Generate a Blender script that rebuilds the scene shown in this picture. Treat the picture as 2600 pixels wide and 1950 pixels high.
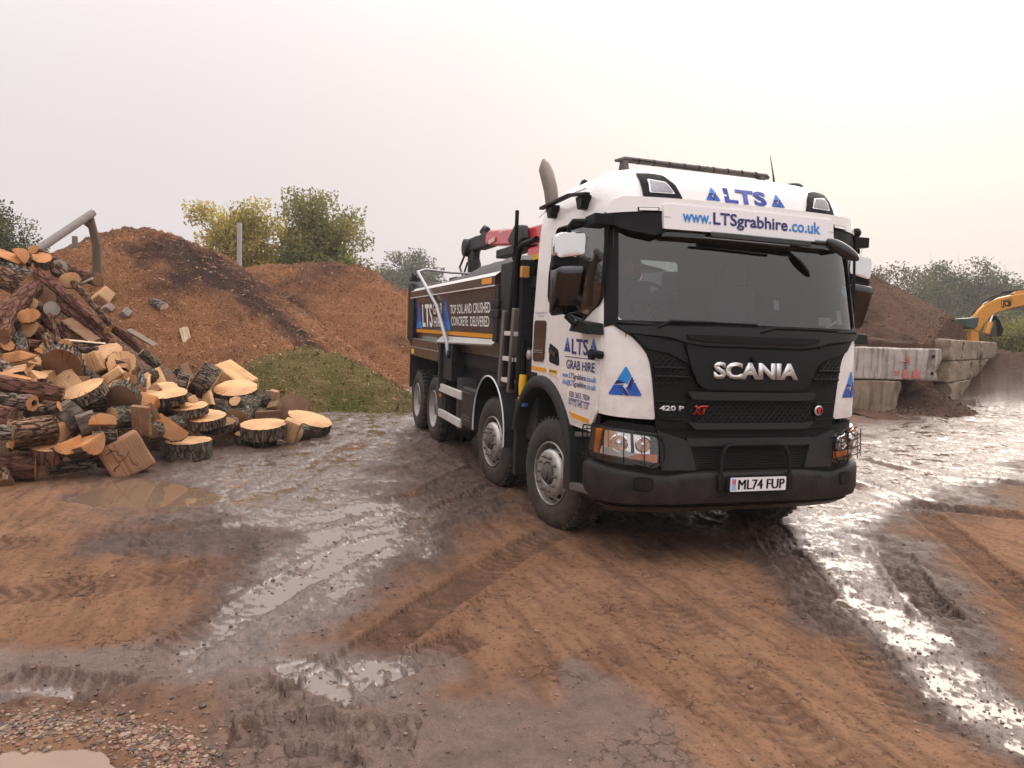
import bpy, bmesh, math, random
import numpy as np
from mathutils import Vector, Matrix
from mathutils.bvhtree import BVHTree
for o in list(bpy.data.objects): bpy.data.objects.remove(o)
sc = bpy.context.scene
COL = sc.collection
# ------------------------------------------------------------------ camera
CAM = np.array([5.0216, -3.7254, 1.8449]); FPX = 1878.04
YAW, PIT, ROL = 2.8257, -0.0750, 0.0380
def cam_axes():
    cy, sy, cp, sp = math.cos(YAW), math.sin(YAW), math.cos(PIT), math.sin(PIT)
    fw = np.array([cp*cy, cp*sy, sp]); rt = np.array([sy, -cy, 0.0]); up = np.cross(rt, fw)
    c, s = math.cos(ROL), math.sin(ROL)
    return c*rt+s*up, -s*rt+c*up, fw
RT, UP, FW = cam_axes()
cd = bpy.data.cameras.new('camera'); cam = bpy.data.objects.new('camera', cd); COL.objects.link(cam)
cd.sensor_width = 36.0; cd.lens = 36.0*FPX/2600.0; cd.clip_start = .1; cd.clip_end = 1000
cam.matrix_world = Matrix(((RT[0], UP[0], -FW[0], CAM[0]), (RT[1], UP[1], -FW[1], CAM[1]), (RT[2], UP[2], -FW[2], CAM[2]), (0, 0, 0, 1)))
sc.camera = cam
def ray(px, py): return RT*((px-1300)/FPX) - UP*((py-975)/FPX) + FW
def at(px, py, depth): return CAM + ray(px, py)*depth          # a point seen at a photo pixel, `depth` metres along the view axis
def gnd(px, py, z=0.0):
    d = ray(px, py); return CAM + d*((z-CAM[2])/d[2])
HR = np.array([RT[0], RT[1], 0])/math.hypot(RT[0], RT[1])       # level right / level away from the camera
HF = np.array([FW[0], FW[1], 0])/math.hypot(FW[0], FW[1])
ZZ = np.array([0, 0, 1.0])
# ------------------------------------------------------------------ sky, sun, exposure
SUN_EL, SUN_AZ = math.radians(27), math.radians(135)
SD = Vector((math.cos(SUN_EL)*math.cos(SUN_AZ), math.cos(SUN_EL)*math.sin(SUN_AZ), math.sin(SUN_EL)))
wd = bpy.data.worlds.new('World'); sc.world = wd; wd.use_nodes = True
nt = wd.node_tree; nt.nodes.clear()
def N(nt, t, **k):
    n = nt.nodes.new(t)
    for a, b in k.items():
        if a[0] == '_':
            i = a[1:]; i = int(i) if i.isdigit() else i.replace('__', ' ')
            n.inputs[i].default_value = b
        else: setattr(n, a, b)
    return n
def K(nt, a, b): nt.links.new(a, b)
wo = N(nt, 'ShaderNodeOutputWorld'); bg = N(nt, 'ShaderNodeBackground'); K(nt, bg.outputs[0], wo.inputs[0])
sky = N(nt, 'ShaderNodeTexSky', sky_type='NISHITA', sun_disc=False, sun_elevation=SUN_EL, sun_rotation=math.pi/2-SUN_AZ, air_density=2.0, dust_density=8.0, ozone_density=1.0)
tc = N(nt, 'ShaderNodeTexCoord'); nrm = N(nt, 'ShaderNodeVectorMath', operation='NORMALIZE'); K(nt, tc.outputs['Generated'], nrm.inputs[0])
sx = N(nt, 'ShaderNodeSeparateXYZ'); K(nt, nrm.outputs[0], sx.inputs[0])
el = N(nt, 'ShaderNodeMath', operation='MAXIMUM', _1=0.0); K(nt, sx.outputs[2], el.inputs[0])
el2 = N(nt, 'ShaderNodeMath', operation='POWER', _1=2.5); K(nt, el.outputs[0], el2.inputs[0])
grad = N(nt, 'ShaderNodeMath', operation='MULTIPLY_ADD', _1=3.2, _2=1.0); K(nt, el2.outputs[0], grad.inputs[0])      # overcast: brighter overhead
dot = N(nt, 'ShaderNodeVectorMath', operation='DOT_PRODUCT'); dot.inputs[1].default_value = SD; K(nt, nrm.outputs[0], dot.inputs[0])
dm = N(nt, 'ShaderNodeMath', operation='MAXIMUM', _1=0.0); K(nt, dot.outputs['Value'], dm.inputs[0])
dp = N(nt, 'ShaderNodeMath', operation='POWER', _1=6.0); K(nt, dm.outputs[0], dp.inputs[0])                          # the sun's glow in the mist
mg = N(nt, 'ShaderNodeMixRGB', _1=(5.45, 5.07, 5.12, 1), _2=(6.4, 5.65, 5.4, 1)); K(nt, dp.outputs[0], mg.inputs[0])
ns = N(nt, 'ShaderNodeTexNoise', _Scale=1.6, _Detail=3.0, _Roughness=.5); K(nt, nrm.outputs[0], ns.inputs['Vector'])
nm = N(nt, 'ShaderNodeMapRange', _3=.93, _4=1.07); K(nt, ns.outputs[0], nm.inputs[0])
gm = N(nt, 'ShaderNodeMath', operation='MULTIPLY'); K(nt, grad.outputs[0], gm.inputs[0]); K(nt, nm.outputs[0], gm.inputs[1])
oc = N(nt, 'ShaderNodeVectorMath', operation='SCALE'); K(nt, mg.outputs[0], oc.inputs[0]); K(nt, gm.outputs[0], oc.inputs['Scale'])
mx = N(nt, 'ShaderNodeMixRGB', _0=.95); K(nt, sky.outputs[0], mx.inputs[1]); K(nt, oc.outputs[0], mx.inputs[2])       # thin Nishita sky behind the cloud
K(nt, mx.outputs[0], bg.inputs[0]); bg.inputs[1].default_value = .1
sl = bpy.data.lights.new('sun', 'SUN'); sl.energy = 1.25; sl.angle = math.radians(55); sl.color = (1, .92, .82)
so = bpy.data.objects.new('sun', sl); COL.objects.link(so); so.rotation_euler = SD.to_track_quat('Z', 'Y').to_euler(); so.location = (0, 0, 30)
sc.view_settings.view_transform = 'Standard'; sc.view_settings.look = 'None'; sc.view_settings.gamma = 1; sc.view_settings.exposure = 0.56
sc.view_settings.use_curve_mapping = False
sc.render.engine = 'CYCLES'; sc.cycles.use_denoising = True; sc.cycles.max_bounces = 8; sc.cycles.transparent_max_bounces = 8
sc.cycles.caustics_reflective = False; sc.cycles.caustics_refractive = False; sc.cycles.sample_clamp_indirect = 6.0
# ------------------------------------------------------------------ materials
MATS = {}
def lin(c): return tuple(((v/12.92) if v <= .04045 else ((v+.055)/1.055)**2.4) for v in c)
def hexc(h): return lin(tuple(int(h[i:i+2], 16)/255 for i in (0, 2, 4)))
def M(name, col, rough=.5, metal=0.0, var=.12, vs=6.0, bump=0.0, bs=60.0, dirt=0.0, dz=1.4, dcol=(.16, .105, .07), coat=0.0, emit=0.0, spec=.5, coord='Object', rv=.08):
    if name in MATS: return MATS[name]
    m = bpy.data.materials.new(name); m.use_nodes = True; t = m.node_tree; b = t.nodes['Principled BSDF']
    co = N(t, 'ShaderNodeTexCoord').outputs[coord]
    n1 = N(t, 'ShaderNodeTexNoise', _Scale=vs, _Detail=6.0, _Roughness=.6); K(t, co, n1.inputs['Vector'])
    c = (*col[:3], 1)
    mxc = N(t, 'ShaderNodeMixRGB', _1=tuple(max(0, v*(1-var)) for v in col[:3])+(1,), _2=tuple(min(1, v*(1+var)) for v in col[:3])+(1,))
    K(t, n1.outputs[0], mxc.inputs[0]); out = mxc.outputs[0]
    rr = N(t, 'ShaderNodeMapRange', _1=.3, _2=.7, _3=max(0, rough-rv), _4=min(1, rough+rv)); K(t, n1.outputs[0], rr.inputs[0]); ro = rr.outputs[0]
    if dirt > 0:
        g = N(t, 'ShaderNodeNewGeometry'); s = N(t, 'ShaderNodeSeparateXYZ'); K(t, g.outputs['Position'], s.inputs[0])
        hz = N(t, 'ShaderNodeMapRange', _1=.15, _2=dz, _3=1.0, _4=.06); K(t, s.outputs[2], hz.inputs[0])
        n2 = N(t, 'ShaderNodeTexNoise', _Scale=9.0, _Detail=9.0, _Roughness=.7); K(t, g.outputs['Position'], n2.inputs['Vector'])
        r2 = N(t, 'ShaderNodeMapRange', _1=.38, _2=.66, _3=.1, _4=1.0); K(t, n2.outputs[0], r2.inputs[0])
        mu = N(t, 'ShaderNodeMath', operation='MULTIPLY'); K(t, hz.outputs[0], mu.inputs[0]); K(t, r2.outputs[0], mu.inputs[1])
        m2 = N(t, 'ShaderNodeMath', operation='MULTIPLY', _1=dirt); K(t, mu.outputs[0], m2.inputs[0])
        md = N(t, 'ShaderNodeMixRGB', _2=(*dcol, 1)); K(t, m2.outputs[0], md.inputs[0]); K(t, out, md.inputs[1]); out = md.outputs[0]
        mr = N(t, 'ShaderNodeMixRGB', _2=(.85, .85, .85, 1)); K(t, m2.outputs[0], mr.inputs[0]); K(t, ro, mr.inputs[1]); ro = mr.outputs[0]
    K(t, out, b.inputs['Base Color']); K(t, ro, b.inputs['Roughness'])
    b.inputs['Metallic'].default_value = metal; b.inputs['Coat Weight'].default_value = coat; b.inputs['Specular IOR Level'].default_value = spec
    b.inputs['Coat Roughness'].default_value = .08
    if emit: K(t, out, b.inputs['Emission Color']); b.inputs['Emission Strength'].default_value = emit
    if bump:
        n3 = N(t, 'ShaderNodeTexNoise', _Scale=bs, _Detail=5.0); K(t, co, n3.inputs['Vector'])
        bp = N(t, 'ShaderNodeBump', _Strength=bump, _Distance=.02); K(t, n3.outputs[0], bp.inputs['Height']); K(t, bp.outputs[0], b.inputs['Normal'])
    MATS[name] = m; return m
def glass(name, tint=(.6, .65, .66), alpha=.5, rough=.02):
    if name in MATS: return MATS[name]
    m = bpy.data.materials.new(name); m.use_nodes = True; t = m.node_tree; t.nodes.clear()
    o = N(t, 'ShaderNodeOutputMaterial'); gl = N(t, 'ShaderNodeBsdfGlossy', _Roughness=rough); gl.inputs[0].default_value = (1, 1, 1, 1)
    tr = N(t, 'ShaderNodeBsdfTransparent'); tr.inputs[0].default_value = (*tint, 1)
    fr = N(t, 'ShaderNodeFresnel', _IOR=1.55); ad = N(t, 'ShaderNodeMath', operation='MULTIPLY_ADD', _1=1.3, _2=alpha); K(t, fr.outputs[0], ad.inputs[0]); ad.use_clamp = True
    mi = N(t, 'ShaderNodeMixShader'); K(t, ad.outputs[0], mi.inputs[0]); K(t, tr.outputs[0], mi.inputs[1]); K(t, gl.outputs[0], mi.inputs[2]); K(t, mi.outputs[0], o.inputs[0])
    MATS[name] = m; return m
# ------------------------------------------------------------------ mesh helpers
class MB:
    def __init__(s): s.v = []; s.f = []; s.mi = []
    def add(s, vs, fs, mi=0):
        k = len(s.v); s.v += [tuple(map(float, v)) for v in vs]; s.f += [tuple(i+k for i in f) for f in fs]; s.mi += [mi]*len(fs); return s
    def bx(s, x0, x1, y0, y1, z0, z1, mi=0):
        return s.add([(x, y, z) for x in (x0, x1) for y in (y0, y1) for z in (z0, z1)], [(0, 1, 3, 2), (4, 6, 7, 5), (0, 4, 5, 1), (2, 3, 7, 6), (0, 2, 6, 4), (1, 5, 7, 3)], mi)
    def box(s, c, d, m3=None, mi=0):
        vs = [np.array((x, y, z))*np.array(d)*.5 for x in (-1, 1) for y in (-1, 1) for z in (-1, 1)]
        if m3 is not None: vs = [np.array(m3) @ v for v in vs]
        return s.add([v+np.array(c) for v in vs], [(0, 1, 3, 2), (4, 6, 7, 5), (0, 4, 5, 1), (2, 3, 7, 6), (0, 2, 6, 4), (1, 5, 7, 3)], mi)
    def bar(s, a, b, w, h, up=(0, 0, 1), mi=0):
        a, b = np.array(a, float), np.array(b, float); d = b-a; L = np.linalg.norm(d); d /= L
        u = np.array(up, float); r = np.cross(d, u); r /= np.linalg.norm(r); u = np.cross(r, d)
        return s.box((a+b)/2, (L, w, h), np.stack([d, r, u], 1), mi)
    def tube(s, pts, r, n=8, closed=False, mi=0, caps=True):
        P = [np.array(p, float) for p in pts]; m = len(P); rr = r if hasattr(r, '__len__') else [r]*m
        T = []
        for i in range(m):
            a = P[(i-1) % m] if (closed or i > 0) else P[i]; b = P[(i+1) % m] if (closed or i < m-1) else P[i]
            t = b-a; T.append(t/(np.linalg.norm(t) or 1))
        u = np.cross(T[0], (0, 0, 1.0))
        if np.linalg.norm(u) < 1e-3: u = np.cross(T[0], (0, 1.0, 0))
        u /= np.linalg.norm(u); vs = []
        for i in range(m):
            u = u-T[i]*np.dot(u, T[i]); u /= np.linalg.norm(u); w = np.cross(T[i], u)
            for k in range(n):
                a = 2*math.pi*k/n; vs.append(P[i]+(u*math.cos(a)+w*math.sin(a))*rr[i])
        fs = [(i*n+k, i*n+(k+1) % n, ((i+1) % m)*n+(k+1) % n, ((i+1) % m)*n+k) for i in range(m if closed else m-1) for k in range(n)]
        if caps and not closed: fs += [tuple(range(n-1, -1, -1)), tuple((m-1)*n+k for k in range(n))]
        return s.add(vs, fs, mi)
    def lathe(s, prof, n=32, o=(0, 0, 0), ax=(0, 1, 0), mi=0, closed=False, caps=True):
        ax = np.array(ax, float); u = np.cross(ax, (0, 0, 1.0)) if abs(ax[2]) < .9 else np.array((1.0, 0, 0)); u /= np.linalg.norm(u); w = np.cross(ax, u); o = np.array(o, float)
        vs = [o+ax*h+(u*math.cos(2*math.pi*k/n)+w*math.sin(2*math.pi*k/n))*r for r, h in prof for k in range(n)]
        m = len(prof); fs = [(i*n+k, i*n+(k+1) % n, ((i+1) % m)*n+(k+1) % n, ((i+1) % m)*n+k) for i in range(m if closed else m-1) for k in range(n)]
        if not closed and caps:
            if prof[0][0] > 1e-6: fs.append(tuple(range(n-1, -1, -1)))
            if prof[-1][0] > 1e-6: fs.append(tuple((m-1)*n+k for k in range(n)))
        return s.add(vs, fs, mi)
    def prism(s, poly, ax, a, b, mi=0):        # poly in the two other axes
        def p(q, h): return {'x': (h, q[0], q[1]), 'y': (q[0], h, q[1]), 'z': (q[0], q[1], h)}[ax]
        n = len(poly); vs = [p(q, a) for q in poly]+[p(q, b) for q in poly]
        return s.add(vs, [tuple(range(n-1, -1, -1)), tuple(range(n, 2*n))]+[(i, (i+1) % n, n+(i+1) % n, n+i) for i in range(n)], mi)
    def mesh(s, name):
        me = bpy.data.meshes.new(name); me.from_pydata(s.v, [], s.f)
        me.polygons.foreach_set('material_index', s.mi)
        bm = bmesh.new(); bm.from_mesh(me); bmesh.ops.recalc_face_normals(bm, faces=bm.faces); bm.to_mesh(me); bm.free(); return me
    def build(s, name, mat, parent=None, smooth=35, bevel=0.0, seg=2):
        return link(name, s.mesh(name), mat, parent, smooth, bevel, seg)
def link(name, me, mat, parent=None, smooth=35, bevel=0.0, seg=2):
    for m in (mat if isinstance(mat, (list, tuple)) else [mat]): me.materials.append(m)
    if smooth:
        me.shade_smooth()
        if smooth < 180: me.set_sharp_from_angle(angle=math.radians(smooth))
    o = bpy.data.objects.new(name, me); COL.objects.link(o)
    if parent is not None: o.parent = parent
    if bevel:
        b = o.modifiers.new('bevel', 'BEVEL'); b.width = bevel; b.segments = seg; b.limit_method = 'ANGLE'; b.angle_limit = math.radians(40); b.harden_normals = False
    return o
def tag(o, label=None, cat=None, group=None, kind=None):
    if label: o['label'] = label
    if cat: o['category'] = cat; o['kind'] = 'thing'
    if group: o['group'] = group
    if kind: o['kind'] = kind
    return o
def thing(name, label, cat, loc=(0, 0, 0), rz=0.0, group=None):
    o = bpy.data.objects.new(name, None); COL.objects.link(o); o.location = loc; o.rotation_euler = (0, 0, rz); o.empty_display_size = .2
    return tag(o, label, cat, group)
def rounded(poly, r, n=4):
    out = []; m = len(poly)
    for i in range(m):
        a, b, c = (np.array(poly[j % m], float) for j in (i-1, i, i+1))
        ra = min(r, np.linalg.norm(a-b)*.45, np.linalg.norm(c-b)*.45); p = b+(a-b)/np.linalg.norm(a-b)*ra; q = b+(c-b)/np.linalg.norm(c-b)*ra
        for k in range(n+1):
            t = k/n; out.append(tuple((1-t)**2*p+2*t*(1-t)*b+t*t*q))
    return out
def ellipsoid(c, d, m3=None, n=20, k=12):
    mb = MB(); mb.lathe([(math.sin(math.pi*i/k), -math.cos(math.pi*i/k)) for i in range(k+1)], n, (0, 0, 0), (0, 0, 1)); R3 = np.eye(3) if m3 is None else np.array(m3)
    mb.v = [tuple(R3 @ (np.array(v)*np.array(d))+np.array(c)) for v in mb.v]; return mb
def text_mesh(s, size, mapf, bold=.0, sx=1.0, align='LEFT', shear=0.0, off=0.0, space=1.0, res=3):
    cu = bpy.data.curves.new('txt', 'FONT'); cu.body = s; cu.size = size; cu.offset = bold; cu.align_x = align; cu.shear = shear; cu.resolution_u = res; cu.space_character = space
    o = bpy.data.objects.new('txt', cu); COL.objects.link(o); bpy.context.view_layer.update()
    me = bpy.data.meshes.new_from_object(o.evaluated_get(bpy.context.evaluated_depsgraph_get())); bpy.data.objects.remove(o); bpy.data.curves.remove(cu)
    for v in me.vertices: v.co = Vector(mapf(v.co.x*sx, v.co.y))
    return me
def flatgrid(poly, mapf, step=.06, thick=.0, off=0.0):
    """a 2-D outline cut into a fine grid and laid on a curved surface by mapf(u, v, off)"""
    bm = bmesh.new(); vs = [bm.verts.new((u, v, 0)) for u, v in poly]; bm.faces.new(vs)
    us = [p[0] for p in poly]; ws = [p[1] for p in poly]
    for axis, lo, hi in ((0, min(us), max(us)), (1, min(ws), max(ws))):
        k = lo+step
        while k < hi-1e-4:
            co = Vector((k, 0, 0)) if axis == 0 else Vector((0, k, 0)); no = Vector((1, 0, 0)) if axis == 0 else Vector((0, 1, 0))
            bmesh.ops.bisect_plane(bm, geom=bm.verts[:]+bm.edges[:]+bm.faces[:], plane_co=co, plane_no=no); k += step
    bm.verts.index_update(); top = [(v.co.x, v.co.y) for v in bm.verts]; F = [tuple(v.index for v in f.verts) for f in bm.faces]
    B = [tuple(v.index for v in e.verts) for e in bm.edges if len(e.link_faces) == 1]; bm.free()
    mb = MB(); P = [mapf(u, v, off) for u, v in top]
    if thick:
        n = len(P); P += [mapf(u, v, off-thick) for u, v in top]; G = F+[tuple(i+n for i in reversed(f)) for f in F]+[(a, b, b+n, a+n) for a, b in B]
    else: G = F
    return mb.add(P, G)
def boolean(me, cutters):
    o = bpy.data.objects.new('tmp', me); COL.objects.link(o); cs = []
    for c in cutters:
        k = bpy.data.objects.new('cut', c.mesh('cut')); COL.objects.link(k); cs.append(k)
        b = o.modifiers.new('b', 'BOOLEAN'); b.operation = 'DIFFERENCE'; b.object = k; b.solver = 'EXACT'
    bpy.context.view_layer.update()
    r = bpy.data.meshes.new_from_object(o.evaluated_get(bpy.context.evaluated_depsgraph_get()))
    for k in cs+[o]: bpy.data.objects.remove(k)
    return r
# vectorised gradient noise for terrain
_rs = np.random.RandomState(7); _perm = _rs.permutation(512); _perm = np.concatenate([_perm, _perm]); _g2 = np.stack([np.cos(np.arange(512)*2.399), np.sin(np.arange(512)*2.399)], 1)
def pn(x, y):
    xi, yi = np.floor(x).astype(int), np.floor(y).astype(int); xf, yf = x-xi, y-yi; u, v = xf**3*(xf*(xf*6-15)+10), yf**3*(yf*(yf*6-15)+10)
    def g(a, b):
        h = _perm[(_perm[(xi+a) & 511]+yi+b) & 511]; return _g2[h, 0]*(xf-a)+_g2[h, 1]*(yf-b)
    a, b, c, d = g(0, 0), g(1, 0), g(0, 1), g(1, 1); return (a+u*(b-a))+v*((c+u*(d-c))-(a+u*(b-a)))
def fbm(x, y, o=4, l=2.03, g=.5):
    s = 0; a = 1.0
    for i in range(o): s = s+a*pn(x+i*17.3, y-i*9.1); x, y, a = x*l, y*l, a*g
    return s
def sstep(a, b, x): t = np.clip((x-a)/(b-a), 0, 1); return t*t*(3-2*t)
# ------------------------------------------------------------------ cab skin: s = distance round the cab from the middle of the front, z = height
_W=[(.4,1.23),(.9,1.24),(1.2,1.255),(1.95,1.255),(2.75,1.22),(2.95,1.20),(3.10,1.14),(3.22,1.0),(3.31,.70),(3.35,.3)]
_F=[(.4,-.02),(.8,-.04),(1.15,-.08),(1.6,-.09),(1.95,-.12),(2.65,-.26),(2.8,-.29),(2.95,-.31),(3.05,-.345),(3.15,-.42),(3.22,-.54),(3.28,-.74),(3.33,-1.05),(3.35,-1.3)]
_R=[(.4,-1.93),(2.9,-1.93),(3.1,-1.89),(3.22,-1.80),(3.31,-1.65),(3.35,-1.5)]
_ip=lambda t,z:np.interp(z,[a for a,b in t],[b for a,b in t])
def plan(z,n=3.3,a=.42,N=48):
    w,f=_ip(_W,z),_ip(_F,z)
    ph=np.linspace(0,np.pi/2,N); y=w*np.sin(ph)**(2/n); x=f-a*(1-np.cos(ph)**(2/n))
    x=np.append(x,-2.6);y=np.append(y,w)
    s=np.concatenate([[0],np.cumsum(np.hypot(np.diff(x),np.diff(y)))])
    return s,x,y
def sk(s,z,off=0.0):
    S,X,Y=plan(z);q=abs(s);x=np.interp(q,S,X);y=np.interp(q,S,Y)
    e=.02;x1,y1=np.interp(q+e,S,X),np.interp(q+e,S,Y);x0,y0=np.interp(max(q-e,0),S,X),np.interp(max(q-e,0),S,Y)
    tx,ty=x1-x0,y1-y0;l=np.hypot(tx,ty) or 1
    if q<.02: nx,ny=1,0
    else: nx,ny=ty/l,-tx/l
    g=1 if s>=0 else -1
    return np.array([x+off*nx,g*(y+off*ny),z])
def skv(s, z, off=0.0): return sk(s, z, off)
def fit_text(s, u0, u1, z0, cap, mapf, bold=.0, shear=0.0, space=1.0, off=.004):
    me = text_mesh(s, 1.0, lambda x, y: (x, y, 0), bold=bold, shear=shear, space=space)
    xs = [v.co.x for v in me.vertices]; a, b = min(xs), max(xs)
    for v in me.vertices: v.co = Vector(mapf(u0+(v.co.x-a)/(b-a)*(u1-u0), z0+v.co.y/.69*cap, off))
    return me
white = M('white_paint', (.80, .79, .77), .3, var=.06, vs=2, coat=.5, dirt=.95, dz=1.9, dcol=(.32, .24, .18))
white2 = M('white_sign', (.82, .82, .83), .35, var=.03, dirt=.1)
blackp = M('black_plastic', (.009, .009, .0105), .5, spec=.14, var=.25, vs=14, bump=.06, bs=300, dirt=.18, dz=1.1)
greyp = M('grey_plastic', (.022, .0225, .025), .45, spec=.22, var=.2, vs=10, bump=.05, bs=300, dirt=.22, dz=1.1)
deep = M('deep_black', (.005, .005, .006), .6, spec=.2)
gloss = M('gloss_black', (.008, .009, .012), .12, coat=.5, dirt=.25, dz=1.4)
dark_metal = M('dark_metal', (.022, .023, .027), .55, metal=.1, spec=.35, var=.3, dirt=.5, dz=1.6)
frame_m = M('chassis_paint', (.013, .014, .020), .6, spec=.25, var=.3, dirt=.75, dz=1.2)
chrome = M('chrome', (.85, .85, .86), .06, metal=1.0, var=.03)
alu = M('dull_aluminium', (.55, .54, .52), .42, metal=.9, var=.15, bump=.05, bs=90, dirt=.55, dz=1.5)
rail_m = M('pale_rail', (.66, .64, .60), .35, var=.06, dirt=.6, dz=1.3)
rubber = M('tyre_rubber', (.018, .017, .016), .75, var=.3, vs=20, bump=.25, bs=120, dirt=.62, dz=1.25, dcol=(.115, .078, .055))
amber = M('amber_lens', (.85, .22, .01), .2, coat=.5)
orange = M('orange_tape', (.75, .32, .01), .4, var=.08, dirt=.3, dz=1.9)
yellow = M('yellow_sleeve', (.85, .48, .01), .45, var=.15, dirt=.3, dz=1.6)
navy = M('navy_print', (.012, .018, .16), .4, var=.05)
lblue = M('light_blue_print', (.015, .22, .62), .4, var=.25, vs=8)
mblue = M('mid_blue_print', (.01, .09, .42), .4, var=.5, vs=9)
silver = M('badge_silver', (.62, .62, .62), .3, metal=.5, var=.1)
redpr = M('badge_red', (.65, .02, .015), .35)
whitepr = M('white_print', (.85, .85, .85), .45, var=.02)
brown = M('brown_paint', (.048, .024, .016), .3, var=.15, coat=.5, dirt=.5, dz=2.0)
redp = M('crane_red', (.60, .016, .026), .3, var=.08, coat=.4)
tarp_m = M('black_tarpaulin', (.035, .032, .032), .62, var=.3, vs=4, bump=.5, bs=9)
rust_m = M('exhaust_metal', (.16, .13, .11), .5, metal=.6, var=.25, vs=8)
T_Z = -.018
wind = glass('windscreen_glass', (.70, .74, .74), .035)
wing_gl = glass('door_glass', (.55, .6, .6), .03)
lens_gl = glass('lens_glass', (.95, .95, .95), .02)
steel_grey = M('ladder_steel', (.17, .145, .13), .55, metal=.5, var=.25, dirt=.5, dz=1.8)
interior = M('cab_interior', (.035, .036, .04), .7, var=.2)
T = thing('grab_truck', 'white and black four-axle grab tipper truck parked in the middle of the yard', 'truck', (0, 0, T_Z))
def part(mb, name, mat, par=T, smooth=35, bevel=0.0, seg=2): return mb.build(name, mat, par, smooth, bevel, seg)
def panel(name, poly, mat, off=.01, thick=.02, par=T, step=.07, smooth=50, mapf=skv): return flatgrid(poly, mapf, step, thick, off).build(name, mat, par, smooth)
def mirr(poly): return [(-a, b) for a, b in reversed(poly)]
# --- cab shell
def cab_loft(off, zs, rear):
    mb = MB(); rings = []
    for z in zs:
        S, X, Y = plan(z); R = _ip(_R, z)+rear; smax = np.interp(-R, -X, S)
        ring = [sk(s, z, off) for s in np.linspace(-smax, smax, 97)]
        for r in (ring[0], ring[-1]): r[0] = R
        ring = [np.array((R, 0, z))]+ring
        rings.append(ring)
    n = len(rings[0]); vs = [p for r in rings for p in r]
    fs = [(i*n+k, i*n+(k+1) % n, (i+1)*n+(k+1) % n, (i+1)*n+k) for i in range(len(zs)-1) for k in range(n)]
    return vs, fs, n
zs = list(np.linspace(1.05, 1.95, 8))+list(np.linspace(2.05, 2.95, 9))+[3.02, 3.08, 3.13, 3.18, 3.22, 3.26, 3.29, 3.315, 3.335, 3.35]
vo, fo, n = cab_loft(0, zs, 0); zi = [z for z in zs if z < 3.28]; vi, fi, n = cab_loft(-.06, zi, .06)
mb = MB(); mb.add(vo, fo+[tuple((len(zs)-1)*n+k for k in range(n))]); k0 = len(mb.v); mb.add(vi, fi+[tuple((len(zi)-1)*n+k for k in range(n))])
mb.add([], []); mb.f += [(k, (k+1) % n, k0+(k+1) % n, k0+k) for k in range(n)]; mb.mi += [0]*n
WS = rounded([(-1.145, 1.955), (-1.115, 2.70), (1.115, 2.70), (1.145, 1.955)], .06)
DW = rounded([(-1.50, 2.80), (-.40, 2.79), (-.385, 2.10), (-.70, 1.945), (-1.40, 2.05), (-1.575, 2.15), (-1.60, 2.40)], .06)
arch = [(-1.60+.80*math.cos(a), .60+.80*math.sin(a)) for a in np.linspace(0, 2*math.pi, 48, endpoint=False)]
cuts = [MB().prism(WS, 'x', -.70, .4), MB().prism(DW, 'y', -1.5, -1.02), MB().prism(DW, 'y', 1.02, 1.5), MB().prism(arch, 'y', -2, 2),
        MB().prism([(-.42, .9), (-.405, 1.225), (.4, 1.13), (.4, .9)], 'y', -2, 2), MB().prism([(-2.3, .9), (-2.3, 1.44), (-1.75, 1.44), (-1.75, .9)], 'y', -2, 2),
        MB().prism(rounded([(-.21, 2.29), (-.21, 2.62), (.33, 2.62), (.33, 2.29)], .05), 'x', -2.2, -1.7)]
me = boolean(mb.mesh('cab_shell'), cuts)
me.materials.clear(); cab = link('cab_shell', me, [white, interior], T, 40)
for f in me.polygons:
    c = f.center; S, X, Y = plan(c.z); w = Y[-1]
    xf = np.interp(abs(c.y), Y[:-1], X[:-1]) if abs(c.y) < w else -9
    if c.x < xf-.02 and c.x > -1.93+.02 and abs(c.y) < w-.02 and c.z < 3.27 and not (c.z > 3.0 and f.normal.z > .3): f.material_index = 1
# --- doors, glass
DOOR = [(-2.312, 2.05), (-1.62, 1.925), (-1.30, 1.88), (-1.321, 1.235), (-1.416, 1.09), (-1.80, 1.105), (-1.87, 1.24), (-2.0, 1.36), (-2.18, 1.435), (-2.40, 1.455), (-2.475, 1.50), (-2.43, 1.74), (-2.42, 1.88)]
for sgn in (-1, 1):
    d = panel('door', rounded(DOOR if sgn < 0 else mirr(DOOR), .02), white, .010, .02)
    hp = [(-2.382, 1.744), (-2.158, 1.684), (-2.13, 1.54), (-2.391, 1.566)]; hp = rounded(hp if sgn < 0 else mirr(hp), .035)
    panel('door_handle_recess', hp, deep, .014, .012, d)
    hq = [(-2.36, 1.70), (-2.20, 1.66), (-2.19, 1.62), (-2.36, 1.655)]; panel('door_handle', hq if sgn < 0 else mirr(hq), gloss, .03, .014, d)
    wp = [(x, z) for x, z in DW]
    MB().prism(wp, 'y', sgn*1.150, sgn*1.154).build('door_window', wing_gl, T, 0)
    if sgn < 0: m = MB(); m.lathe([(.0, 0), (.03, 0), (.035, .03), (.026, .05), (.045, .08), (.04, .11), (0, .115)], 14, sk(sgn*1.30, 1.68, 0), (0, sgn, 0)); part(m, 'corner_sensor', blackp)
panel('windscreen', rounded([(-1.19, 1.95), (-1.15, 2.72), (1.15, 2.72), (1.19, 1.95)], .05), wind, -.012, 0.0, smooth=180)
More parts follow.
